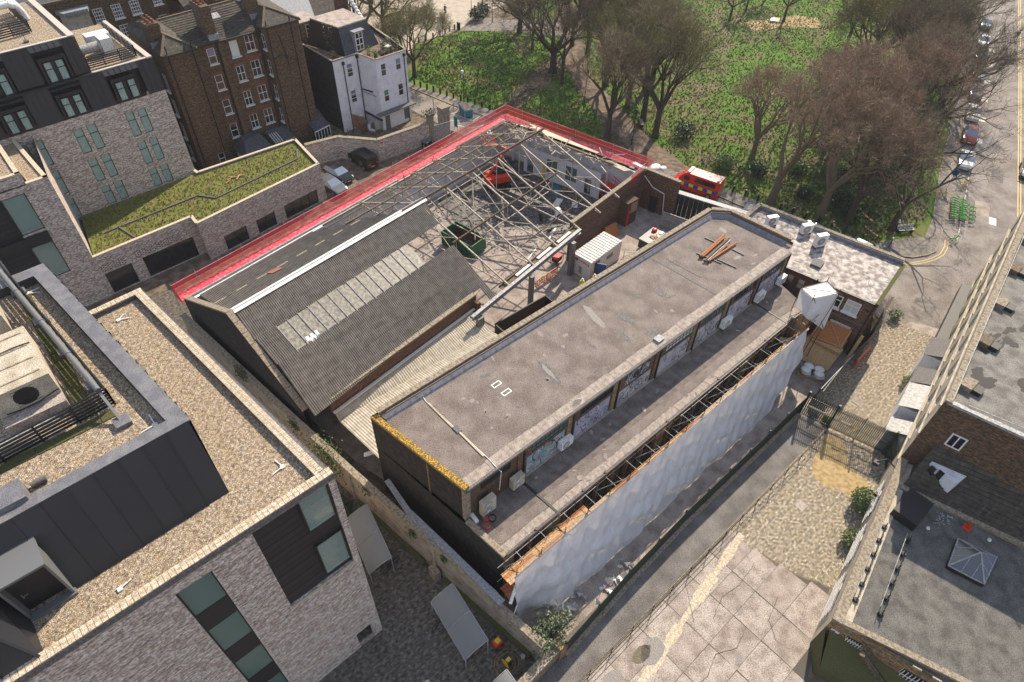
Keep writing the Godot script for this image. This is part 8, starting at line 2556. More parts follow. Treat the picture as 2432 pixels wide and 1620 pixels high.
	var rb := thing("roof_litter", "scatter of pale litter in the dark corner of the low roof", "litter", V(38.6, 3.96, 3.6))
	w = MB.new()
	for k in 50: leaf(w, V(rng.randfn() * 0.5, 0.04, rng.randfn() * 0.25), 0.2)
	tag(sub(rb, "scraps", w.mesh(), M.galv), "", "", "", "stuff")
	for q in [[39.35, 6.4, "white lump of litter beside the rooflight on the dark roof"], [37.0, 3.2, "small white scrap near the black plant box on the dark roof"]]:
		var s := thing("white_scrap", q[2], "litter", V(q[0], 3.96, q[1]))
		w = MB.new(); w.ball(V(0, 0.1, 0), V(0.18, 0.1, 0.14), 5, 7); sub(s, "lump", w.mesh(), M.white)
	var bn := thing("slatted_bench", "red orange slatted timber bench against the cream front beyond the gate", "bench", V(49.5, 0, -2.75), 0.19)
	for k in 6:
		w = MB.new(); w.bx(-1.3, 0.42, -0.42 + k * 0.15, 1.3, 0.46, -0.31 + k * 0.15); sub(bn, "seat_slat", w.mesh(), M.red_lift)
	for q in [[-1.1, -0.35], [1.1, -0.35], [-1.1, 0.35], [1.1, 0.35]]:
		w = MB.new(); w.bx(q[0] - 0.05, 0, q[1] - 0.05, q[0] + 0.05, 0.42, q[1] + 0.05); sub(bn, "leg", w.mesh(), M.black)
	var br := wthing("wall_bracket", "black floodlight on a curved bracket over the lane front", "lamp", V(31, 3, 0.5))
	w = MB.new(); w.path([V(40.2, 3.9, -0.7), V(39.8, 4.6, -1.4), V(39.2, 4.4, -1.8)], 0.05, 6); put(br, "bracket", w, M.black)
	w = MB.new(); w.bx(39.0, 4.1, -2.0, 39.4, 4.4, -1.6); put(br, "head", w, M.black)
	w = MB.new(); w.bx(38.2, 2.2, -0.65, 38.5, 2.5, -0.35); put(br, "camera_box", w, M.black)
	OFF = Vector3.ZERO
	for q in [[38.4, -0.9, 1.25, "round dense green shrub against the cream wall just short of the gate shadow", M.leaf, 900], [34.9, 0.05, 0.9, "low yellow-green weeds along the foot of the cream wall", M.leaf_light, 420], [45.6, -2.2, 0.5, "small tuft of weeds at the right gate post", M.leaf_light, 150], [44.0, -7.0, 0.45, "weeds growing at the left gate post", M.leaf_light, 140], [53.4, -4.3, 0.8, "thin yellow weeds along the kerb strip beyond the gate", M.leaf_light, 200], [61.0, -9.2, 0.8, "green weeds at the corner of the cobbles by the annex", M.leaf, 240], [27.6, 2.3, 0.4, "tuft of weeds at the rounded corner of the low building", M.leaf, 90]]:
		var s := thing("shrub", q[3], "shrub", V(q[0], 0, q[1]))
		w = MB.new()
		for k in q[5]:
			var d := V(rng.randfn(), rng.randfn(), rng.randfn()).normalized() * pow(rng.randf(), 0.4)
			leaf(w, V(d.x * q[2] * 0.9, q[2] * 0.75 + d.y * q[2] * 0.7, d.z * q[2] * 0.8), 0.2)
		sub(s, "foliage", w.mesh(), q[4])
		w = MB.new(); w.tube(Vector3.ZERO, V(0, q[2] * 0.8, 0), 0.04, 0.02, 5); sub(s, "stem", w.mesh(), M.bark)

func shelters() -> void:
	var k0 := 0
	for q in [[V(7.75, 0, -22.6), 1.27, "curved grey cycle shelter nearer the hotel corner window"], [V(9.0, 0, -13.9), 1.35, "curved grey cycle shelter nearer the low brick wall"], [V(8.4, 0, -8.9), 1.4, "corner of a third grey canopy at the bottom edge of the picture"]]:
		var s := thing("cycle_shelter", q[2], "shelter", q[0], -PI / 2 - (q[1] as float) + PI, "cycle shelters in the hotel yard")
		s.rotation.y = [1.36, 1.44, 1.5][k0]
		var l: float = [4.7, 4.4, 1.4][k0]
		for j in 2:
			var b := MB.new()
			for i in 8:
				var a0 := -0.15 + 1.35 * i / 8.0
				var a1 := -0.15 + 1.35 * (i + 1) / 8.0
				var y0 := 1.35 + 0.95 * sin(a0 + 0.35)
				var y1 := 1.35 + 0.95 * sin(a1 + 0.35)
				var z0 := -0.85 + 1.75 * i / 8.0
				var z1 := -0.85 + 1.75 * (i + 1) / 8.0
				var x0 := -l / 2 + j * l / 2 + 0.02
				var x1 := -l / 2 + (j + 1) * l / 2 - 0.02
				b.quad(V(x0, y1, z1), V(x0, y0, z0), V(x1, y0, z0), V(x1, y1, z1))
			sub(s, "roof_sheet", b.mesh(), M.polycarb)
		var fr := MB.new()
		for x in [-l / 2, 0.0, l / 2]:
			for i in 8:
				var a0 := -0.15 + 1.35 * i / 8.0
				var a1 := -0.15 + 1.35 * (i + 1) / 8.0
				fr.tube(V(x, 1.36 + 0.95 * sin(a0 + 0.35), -0.85 + 1.75 * i / 8.0), V(x, 1.36 + 0.95 * sin(a1 + 0.35), -0.85 + 1.75 * (i + 1) / 8.0), 0.03)
		fr.tube(V(-l / 2, 1.53, -0.85), V(l / 2, 1.53, -0.85), 0.025); fr.tube(V(-l / 2, 2.3, 0.9), V(l / 2, 2.3, 0.9), 0.025)
		sub(s, "hoop_frame", fr.mesh(), M.galv)
		for x in [-l / 2, l / 2]:
			for z in [-0.8, 0.85]:
				var b := MB.new(); b.tube(V(x, 0, z), V(x, 1.5 if z < 0 else 2.3, z), 0.04); sub(s, "post", b.mesh(), M.galv)
		k0 += 1
	var proto: Node3D = null
	for q in [[7.3, -24.2, 0.3], [7.6, -23.2, 0.25], [7.75, -22.2, 0.4], [8.0, -21.3, 0.3], [8.2, -20.6, 0.2], [8.4, -15.2, 0.2], [9.2, -12.3, 0.3]]:
		var lab := "dark bicycle parked under the shelter nearer the hotel corner" if q[1] < -18 else ("dark bicycle under the far end of the second cycle shelter" if q[1] < -14 else "dark bicycle under the near end of the second cycle shelter")
		if proto == null:
			proto = bicycle(V(q[0], 0, q[1]), q[2], lab, M.black, "bicycles in the hotel yard")
		else: copy(proto, V(q[0], 0, q[1]), q[2], lab, "bicycles in the hotel yard")
	var cr := thing("cable_reel", "yellow cable reel with trailing yellow hose on the dark yard paving", "hose reel", V(10.1, 0, -10.3))
	var b := MB.new(); b.tube(V(-0.15, 0.35, 0), V(0.15, 0.35, 0), 0.3, 0.3, 14); sub(cr, "drum", b.mesh(), M.black)
	b = MB.new(); b.tube(V(-0.2, 0.35, 0), V(-0.16, 0.35, 0), 0.34, 0.34, 14); b.bx(-0.1, 0.5, -0.1, 0.2, 0.75, 0.15); sub(cr, "yellow_side", b.mesh(), M.yellow)
	b = MB.new()
	for k in 26: b.tube(V(cos(k * 0.5) * (0.5 + k * 0.02), 0.03, sin(k * 0.5) * (0.5 + k * 0.015)), V(cos((k + 1) * 0.5) * (0.5 + (k + 1) * 0.02), 0.03, sin((k + 1) * 0.5) * (0.5 + (k + 1) * 0.015)), 0.018, 0.018, 4)
	sub(cr, "hose", b.mesh(), flat(sc(.30, .22, .03), 0.7))
	var pu := thing("red_pump", "red and orange site pump beside the second cycle shelter", "pump", V(10.35, 0, -11.6))
	b = MB.new(); b.bx(-0.3, 0.15, -0.25, 0.3, 0.6, 0.25); sub(pu, "body", b.mesh(), M.red)
	b = MB.new(); b.bx(-0.15, 0.6, -0.15, 0.2, 0.8, 0.15); sub(pu, "orange_top", b.mesh(), M.yellow)
	b = MB.new(); b.tube(V(-0.3, 0.15, 0.27), V(-0.2, 0.15, 0.27), 0.15, 0.15, 10); b.tube(V(0.2, 0.15, 0.27), V(0.3, 0.15, 0.27), 0.15, 0.15, 10); sub(pu, "wheel", b.mesh(), M.rubber)
	var bk := thing("white_bucket", "small white bucket by the end of the cream wall", "bucket", V(11.1, 0, -9.9))
	b = MB.new(); b.tube(Vector3.ZERO, V(0, 0.3, 0), 0.12, 0.15, 10); sub(bk, "tub", b.mesh(), M.white)
	b = MB.new(); b.tube(V(0, 0.29, 0), V(0, 0.31, 0), 0.16, 0.16, 10); sub(bk, "rim", b.mesh(), M.galv)
	var bs := thing("grey_green_bush", "loose grey-green bush growing over the corner of the cream wall and the fence", "shrub", V(13.0, 0, -9.4))
	b = MB.new()
	var f1 := MB.new()
	var f2 := MB.new()
	for k in 46:
		var a := rng.randf() * TAU
		var up := rng.randf_range(1.2, 3.4)
		var e := V(cos(a) * rng.randf_range(0.4, 2.0), up, sin(a) * rng.randf_range(0.3, 1.5))
		b.tube(V(0, 0.3, 0), e * 0.6, 0.03, 0.018, 4); b.tube(e * 0.6, e, 0.018, 0.008, 4)
		for j in 46:
			var p := e.lerp(e * 0.5, rng.randf()) + V(rng.randfn(), rng.randfn(), rng.randfn()) * 0.26
			leaf(f1 if j % 3 else f2, p, rng.randf_range(0.10, 0.2))
	sub(bs, "stem", b.mesh(), M.bark)
	sub(bs, "foliage", f1.mesh(), flat(sc(.075, .10, .052), 0.7))
	sub(bs, "young_foliage", f2.mesh(), flat(sc(.17, .20, .11), 0.7))
	k0 = 0
	for q in [[8.9, 3.2, -29.6, 1.3, 3.0], [8.35, 3.6, -33.5, .45, 1.2], [7.6, 3.7, -41.0, .5, 1.6], [10.0, 3.3, -20.2, .35, .5], [10.45, 3.5, -17.2, .3, .4], [9.5, 3.4, -25.0, .4, .8], [8.0, 0.4, -26.5, 1.0, 2.2]]:
		var s := thing("ivy", ["large yellow-green ivy mass hanging over the cream wall by the hotel corner", "small ivy patch high on the cream wall above the gap", "ivy strip on the cream wall beside the dark gable", "little ivy tuft on the gutter of the cream wall", "lowest ivy tuft on the gutter of the cream wall", "ivy spray on the cream wall top left of the black end wall", "dark shrubs at the foot of the cream wall behind the hotel corner"][k0], "ivy", V(q[0], q[1], q[2]))
		var f := MB.new()
		for k in int(260 * q[3] * q[4]) + 60: leaf(f, V(rng.randfn() * q[3] * 0.32, rng.randfn() * q[3] * 0.5, rng.randfn() * q[4] * 0.36), 0.17)
		sub(s, "foliage", f.mesh(), M.ivy if k0 < 6 else M.leaf_dark)
		f = MB.new(); f.tube(V(0, -0.6, 0), V(0, 0.3, 0), 0.03); sub(s, "stem", f.mesh(), M.bark)
		k0 += 1

func bicycle(at: Vector3, turn: float, label: String, m: Material, group := "", guard: Material = null) -> Node3D:
	var s := thing("bicycle", label, "bicycle", at, turn, group)
	for x in [-0.5, 0.5]:
		var b := MB.new()
		for k in 14: b.tube(V(x + cos(TAU * k / 14) * 0.33, 0.34 + sin(TAU * k / 14) * 0.33, 0), V(x + cos(TAU * (k + 1) / 14) * 0.33, 0.34 + sin(TAU * (k + 1) / 14) * 0.33, 0), 0.025, 0.025, 4)
		sub(s, "wheel", b.mesh(), M.rubber)
		b = MB.new()
		for k in 5: b.bar(V(x, 0.34, 0), V(x + cos(TAU * k / 5) * 0.32, 0.34 + sin(TAU * k / 5) * 0.32, 0), 0.008)
		sub(s, "spokes", b.mesh(), M.steel)
		if guard:
			b = MB.new(); b.box(V(x, 0.60, 0), V(0.5, 0.16, 0.05)); sub(s, "mudguard", b.mesh(), guard)
	var f := MB.new()
	f.tube(V(-0.5, 0.34, 0), V(-0.05, 0.3, 0), 0.022); f.tube(V(-0.05, 0.3, 0), V(-0.2, 0.85, 0), 0.025); f.tube(V(-0.05, 0.3, 0), V(0.36, 0.8, 0), 0.03); f.tube(V(-0.17, 0.75, 0), V(0.36, 0.82, 0), 0.022); f.tube(V(0.34, 0.95, 0), V(0.5, 0.34, 0), 0.025); f.tube(V(-0.5, 0.34, 0), V(-0.18, 0.75, 0), 0.016)
	sub(s, "frame", f.mesh(), m)
	f = MB.new(); f.box(V(-0.22, 0.9, 0), V(0.26, 0.06, 0.14)); sub(s, "saddle", f.mesh(), M.black)
	f = MB.new(); f.tube(V(0.34, 1.0, -0.28), V(0.34, 1.0, 0.28), 0.018); f.tube(V(0.34, 0.95, 0), V(0.34, 1.0, 0), 0.02); sub(s, "handlebar", f.mesh(), M.black)
	return s

func street_things() -> void:
	var bo := thing("bollard", "dark timber bollard in the row along the park edge behind the white house", "bollard", V(54.3, 0.08, -82.1), 0.0, "bollards along the park edge")
	var b := MB.new(); b.bx(-0.1, 0, -0.1, 0.1, 0.92, 0.1); sub(bo, "post", b.mesh(), M.black)
	b = MB.new(); b.bx(-0.11, 0.80, -0.11, 0.11, 0.86, 0.11); sub(bo, "band", b.mesh(), M.rust)
	for q in [[54.57, -80.9], [54.88, -79.65], [55.23, -78.5], [55.57, -77.3], [55.9, -76.1], [56.24, -74.95], [56.58, -73.6], [57.09, -72.6], [57.44, -71.4], [57.7, -70.1], [58.0, -68.7], [58.4, -67.4], [58.8, -66.0]]:
		copy(bo, V(q[0], 0.08, q[1]), 0.05)
	for q in [[66.9, -36.6], [67.2, -34.9], [67.6, -33.3], [68.0, -31.8], [68.3, -30.2], [68.9, -27.4], [69.2, -25.9], [69.5, -24.4], [69.9, -22.9], [70.3, -21.4], [70.7, -19.9]]:
		copy(bo, V(q[0], 0.08, q[1]), 0.0, "dark timber bollard in the row beside the red van and parked cars", "bollards beside the parked cars")
	for q in [[72.63, -95.6], [71.5, -95.6], [70.3, -95.3], [68.9, -94.9], [67.4, -94.9], [65.9, -94.9], [64.4, -94.9], [78.6, -98.5], [79.9, -99.6], [81.3, -100.6], [82.8, -101.4], [84.4, -102]]:
		copy(bo, V(q[0], 0.0, q[1]), 0.3, "dark timber bollard between the plaza paving and the far corner of the lawn", "bollards by the plaza")
	var k0 := 0
	for q in [[56.6, -72.9, 6.3], [69.1, -60.5, 5.4], [66.6, -49.1, 4.6], [80.0, -94.0, 5.5], [78.9, -98.6, 6.0]]:
		var s := thing("lamp_post", ["dark lamp post with a small white box on the near lawn behind the netting", "slim dark lamp post beside the worn path crossing", "dark lamp post with a white notice in the middle of the main path", "dark lamp post at the back edge of the bright lawn", "tall dark lamp post by the hedge on the plaza"][k0], "street lamp", V(q[0], 0, q[1]), 0.4)
		b = MB.new(); b.tube(Vector3.ZERO, V(0, 1.0, 0), 0.09, 0.08, 8); b.tube(V(0, 1.0, 0), V(0, q[2], 0), 0.055, 0.045, 8); sub(s, "column", b.mesh(), M.black)
		b = MB.new(); b.bx(-0.12, q[2] - 0.05, -0.12, 0.5, q[2] + 0.12, 0.12); sub(s, "lantern", b.mesh(), M.black)
		if k0 == 0:
			b = MB.new(); b.bx(-0.4, q[2] * 0.72, -0.15, -0.02, q[2] * 0.78, 0.15); sub(s, "white_camera_box", b.mesh(), M.white)
		if k0 == 2:
			b = MB.new(); b.bx(-0.2, 1.4, -0.05, 0.2, 1.9, -0.02); sub(s, "notice", b.mesh(), M.white)
		k0 += 1
	k0 = 0
	for q in [[56.2, -74.0, 2.3], [50.9, -72.6, 2.6], [65.2, -57.6, 1.2]]:
		var s := thing("road_sign", ["round white road sign on a dark post at the park bollards", "round road sign seen from the side above the gate pillar", "small white notice plate on a stake in the lawn behind the netting"][k0], "road sign", V(q[0], 0.1, q[1]), -0.6)
		b = MB.new(); b.tube(Vector3.ZERO, V(0, q[2], 0), 0.04); sub(s, "post", b.mesh(), M.black)
		b = MB.new()
		if k0 < 2: b.tube(V(-0.04, q[2] - 0.3, 0), V(-0.07, q[2] - 0.3, 0), 0.32, 0.32, 16)
		else: b.bx(-0.04, q[2] - 0.35, -0.25, -0.02, q[2], 0.25)
		sub(s, "plate", b.mesh(), M.white)
		b = MB.new()
		if k0 < 2:
			b.tube(V(-0.02, q[2] - 0.3, 0), V(-0.045, q[2] - 0.3, 0), 0.36, 0.36, 16); b.bar(V(-0.075, q[2] - 0.42, -0.02), V(-0.075, q[2] - 0.16, 0.05), 0.06, 0.012, Vector3.RIGHT)
		else: b.bx(-0.05, q[2] - 0.2, -0.15, -0.041, q[2] - 0.1, 0.15)
		sub(s, "sign_rim", b.mesh(), M.black)
		k0 += 1
	var pn := thing("street_planter", "rectangular teal street planter with soil standing in the road", "planter", V(54.7, 0, -70.1), 1.25)
	b = MB.new(); b.bx(-1.3, 0.15, -0.6, 1.3, 1.15, 0.6); sub(pn, "box", b.mesh(), M.teal)
	b = MB.new(); b.bx(-1.2, 1.15, -0.5, 1.2, 1.19, 0.5); sub(pn, "soil", b.mesh(), M.dirt)
	b = MB.new()
	for q in [[-1.3, -0.62], [1.2, -0.62], [-1.3, 0.52], [1.2, 0.52]]: b.bx(q[0], 0, q[1], q[0] + 0.1, 0.9, q[1] + 0.1)
	sub(pn, "leg", b.mesh(), M.white)
	var bi := thing("litter_bin", "black park litter bin with a pale top beside the main path", "bin", V(75.2, 0, -59.8))
	b = MB.new(); b.tube(Vector3.ZERO, V(0, 1.15, 0), 0.32, 0.32, 12); sub(bi, "body", b.mesh(), M.black)
	b = MB.new(); b.ball(V(0, 1.2, 0), V(0.34, 0.18, 0.34)); sub(bi, "lid", b.mesh(), M.galv)
	copy(bi, V(73.3, 0, -95.3), 0.0, "black litter bin at the far corner of the bright lawn")
	k0 = 0
	for q in [[72.0, -52.0, 0.82], [76.3, -15.4, -0.6]]:
		var s := thing("park_bench", ["pale park bench beside the main path under the tall bare trees", "grey park bench on the paved corner by the junction"][k0], "bench", V(q[0], 0.02, q[1]), q[2])
		for k in 4:
			b = MB.new(); b.bx(-1.0, 0.44, -0.25 + k * 0.13, 1.0, 0.48, -0.14 + k * 0.13); sub(s, "seat_slat", b.mesh(), M.galv if k0 else M.concrete2)
		for k in 3:
			b = MB.new(); b.bx(-1.0, 0.58 + k * 0.13, -0.32, 1.0, 0.68 + k * 0.13, -0.28); sub(s, "back_slat", b.mesh(), M.galv if k0 else M.concrete2)
		for x in [-0.8, 0.8]:
			b = MB.new(); b.bx(x - 0.05, 0, -0.3, x + 0.05, 0.44, 0.25); sub(s, "leg", b.mesh(), M.black)
		k0 += 1
	var wbp := thing("white_topped_bollard", "slim black bollard with a white cap at the paved street corner", "bollard", V(71.9, 0.1, -15.2))
	b = MB.new(); b.tube(Vector3.ZERO, V(0, 1.25, 0), 0.05, 0.05, 8); sub(wbp, "post", b.mesh(), M.black)
	b = MB.new(); b.ball(V(0, 1.3, 0), V(0.13, 0.1, 0.13)); sub(wbp, "cap", b.mesh(), M.white)
	var bs := thing("parking_sign", "blue parking sign on a pole above the rack of hire bicycles", "road sign", V(89.4, 0.1, -16.2), -0.4)
	b = MB.new(); b.tube(Vector3.ZERO, V(0, 2.6, 0), 0.04); sub(bs, "post", b.mesh(), M.galv)
	b = MB.new(); b.bx(-0.05, 2.0, -0.4, -0.02, 2.8, 0.4); sub(bs, "plate", b.mesh(), M.blue)
	var lime := flat(sc(.06, .42, .03), 0.5)
	var first: Node3D = null
	for k in 9:
		var p := V(87.4 - k * 0.52, 0.02, -14.0 + k * 0.2)
		if first == null: first = bicycle(p, -1.2, "bright green hire bicycle in the packed row at the kerb", lime, "hire bicycles in a row", lime)
		else: copy(first, p, -1.2 + 0.04 * (k % 3), "bright green hire bicycle in the packed row at the kerb", "hire bicycles in a row")
	copy(first, V(79.0, 0.02, -10.9), -0.35, "single green and white hire bicycle standing alone near the junction")
	for k in 4: copy(first, V(86.7 - k * 0.9, 0.02, -12.5 + k * 0.33), -1.15, "dark hire bicycle on the road side of the packed green row", "dark hire bicycles")
	bicycle(V(91.6, 0.02, -15.0), -0.4, "bicycle with a yellow basket beyond the blue parking sign", M.yellow, "", M.yellow)
	bicycle(V(87.0, 0.1, -16.0), -0.9, "yellow bicycle lying on the grass verge behind the green row", M.yellow, "", M.yellow)
	var bn := bicycle(V(54.3, 0.02, -72.4), 0.9, "bicycle locked in front of the teal planter", M.blue)
	tag(bn)
	for q in [[73.2, -18.0, "plank lying in the grass behind the annex"], [75.6, -19.8, "short pale log in the undergrowth beside the dark shrub"]]:
		var s := thing("plank", q[2], "plank", V(q[0], 0.1, q[1]), 1.2)
		b = MB.new(); b.bx(-1.1, 0, -0.12, 1.1, 0.12, 0.12); sub(s, "board", b.mesh(), M.timber)
		b = MB.new(); b.bx(-1.11, 0.02, -0.1, -1.09, 0.1, 0.1); sub(s, "cut_end", b.mesh(), M.cream)
	var mt := thing("pink_mattress", "pink and white mattress lying under a tree on the bare earth", "mattress", V(122.3, 0.02, -62.2), 0.4)
	b = MB.new(); b.bx(-1.0, 0, -0.6, 1.0, 0.25, 0.6); sub(mt, "mattress", b.mesh(), flat(sc(.55, .42, .38), 0.9))
	b = MB.new(); b.bx(-1.3, 0.2, -0.9, 0.2, 0.35, -0.2); sub(mt, "cover", b.mesh(), M.white)
	var hk := thing("black_bag", "black sack lying on the grass near the leaning tree", "sack", V(134.5, 0, -55.5))
	b = MB.new(); b.ball(V(0, 0.4, 0), V(0.8, 0.45, 0.6), 6, 9); sub(hk, "body", b.mesh(), M.black)
	b = MB.new(); b.tube(V(0, 0.7, 0), V(0.1, 1.0, 0), 0.1, 0.05); sub(hk, "neck", b.mesh(), M.black)
	copy(hk, V(76.8, 0, -16.4), 0.4, "black sacks heaped behind the grey park bench")

func car(root: Node3D, secs: Array, paint: Material, glassm: Material, wheel_x: Array, wr := 0.32) -> void:   # secs: x, y_bottom, half_width, y_belt, y_roof, half_roof; front is +x
	var body := MB.new()
	var pane := MB.new()
	for i in secs.size() - 1:
		var a: Array = secs[i]
		var b: Array = secs[i + 1]
		for s in [1.0, -1.0]:
			var p0 := V(a[0], a[1], a[2] * s * 0.94)
			var p1 := V(a[0], a[3], a[2] * s)
			var q0 := V(b[0], b[1], b[2] * s * 0.94)
			var q1 := V(b[0], b[3], b[2] * s)
			var r0 := V(a[0], a[4], a[5] * s)
			var r1 := V(b[0], b[4], b[5] * s)
			var up: MB = pane if maxf(a[4] - a[3], b[4] - b[3]) > 0.2 else body
			if s > 0:
				body.quad(p0, q0, q1, p1); up.quad(p1, q1, r1, r0)
			else:
				body.quad(q0, p0, p1, q1); up.quad(q1, p1, r0, r1)
		var t: MB = pane if absf(a[4] - b[4]) > 0.18 and maxf(a[4] - a[3], b[4] - b[3]) > 0.2 else body
		t.quad(V(a[0], a[4], a[5]), V(b[0], b[4], b[5]), V(b[0], b[4], -b[5]), V(a[0], a[4], -a[5]))
	var f: Array = secs[0]
	var e: Array = secs[secs.size() - 1]
	body.quad(V(f[0], f[1], -f[2] * 0.94), V(f[0], f[1], f[2] * 0.94), V(f[0], f[3], f[2]), V(f[0], f[3], -f[2]))
	body.quad(V(f[0], f[3], -f[2]), V(f[0], f[3], f[2]), V(f[0], f[4], f[5]), V(f[0], f[4], -f[5]))
	body.quad(V(e[0], e[1], e[2] * 0.94), V(e[0], e[1], -e[2] * 0.94), V(e[0], e[3], -e[2]), V(e[0], e[3], e[2]))
	body.quad(V(e[0], e[3], e[2]), V(e[0], e[3], -e[2]), V(e[0], e[4], -e[5]), V(e[0], e[4], e[5]))
	sub(root, "body", body.mesh(), paint)
	sub(root, "glazing", pane.mesh(), glassm)
	var hw: float = secs[secs.size() / 2][2]
	for x in wheel_x:
		for s in [1.0, -1.0]:
			var w := MB.new(); w.tube(V(x, wr, s * (hw - 0.16)), V(x, wr, s * (hw + 0.015)), wr, wr, 16)
			var wm := sub(root, "wheel", w.mesh(), M.rubber)
			w = MB.new(); w.tube(V(x, wr, s * (hw + 0.01)), V(x, wr, s * (hw + 0.025)), wr * 0.62, wr * 0.62, 12); sub(wm, "rim", w.mesh(), M.galv)
	for s in [1.0, -1.0]:
		var l := MB.new(); l.box(V(e[0] - 0.06, e[3] - 0.12, s * e[2] * 0.72), V(0.16, 0.14, 0.34)); sub(root, "headlight", l.mesh(), M.galv)
		l = MB.new(); l.box(V(f[0] + 0.03, f[3] - 0.08, s * f[2] * 0.8), V(0.1, 0.22, 0.2)); sub(root, "tail_light", l.mesh(), M.red)
		l = MB.new(); l.box(V(secs[secs.size() - 3][0] - 0.05, secs[secs.size() - 3][3] + 0.05, s * (hw + 0.08)), V(0.16, 0.12, 0.18)); sub(root, "wing_mirror", l.mesh(), paint)
	var np := MB.new(); np.box(V(e[0] + 0.01, 0.45, 0), V(0.02, 0.11, 0.5)); sub(root, "number_plate", np.mesh(), M.white)
	np = MB.new(); np.box(V(f[0] - 0.01, 0.62, 0), V(0.02, 0.11, 0.5)); sub(root, "number_plate", np.mesh(), M.yellow)

var HATCH := [[-2.1, 0.34, 0.80, 0.78, 0.80, 0.74], [-2.0, 0.22, 0.86, 0.92, 1.02, 0.72], [-1.55, 0.2, 0.88, 0.94, 1.42, 0.60], [-0.9, 0.2, 0.9, 0.93, 1.48, 0.62], [0.1, 0.2, 0.9, 0.92, 1.46, 0.61], [0.95, 0.2, 0.89, 0.95, 0.98, 0.72], [1.7, 0.22, 0.86, 0.82, 0.86, 0.66], [2.05, 0.3, 0.76, 0.66, 0.68, 0.6]]
var SALOON := [[-2.3, 0.36, 0.78, 0.84, 0.86, 0.72], [-2.15, 0.24, 0.85, 0.94, 0.98, 0.72], [-1.6, 0.2, 0.89, 0.97, 1.02, 0.72], [-0.95, 0.2, 0.9, 0.95, 1.40, 0.60], [0.15, 0.2, 0.9, 0.93, 1.42, 0.61], [1.0, 0.2, 0.89, 0.95, 0.98, 0.72], [1.85, 0.22, 0.86, 0.82, 0.86, 0.66], [2.25, 0.3, 0.76, 0.66, 0.68, 0.6]]
var VAN := [[-2.25, 0.36, 0.86, 1.05, 1.85, 0.78], [-2.2, 0.24, 0.90, 1.08, 1.88, 0.80], [0.35, 0.22, 0.92, 1.06, 1.9, 0.80], [0.75, 0.22, 0.92, 1.05, 1.82, 0.76], [1.45, 0.22, 0.91, 1.06, 1.12, 0.78], [2.0, 0.24, 0.88, 0.9, 0.96, 0.7], [2.2, 0.3, 0.8, 0.68, 0.7, 0.62]]

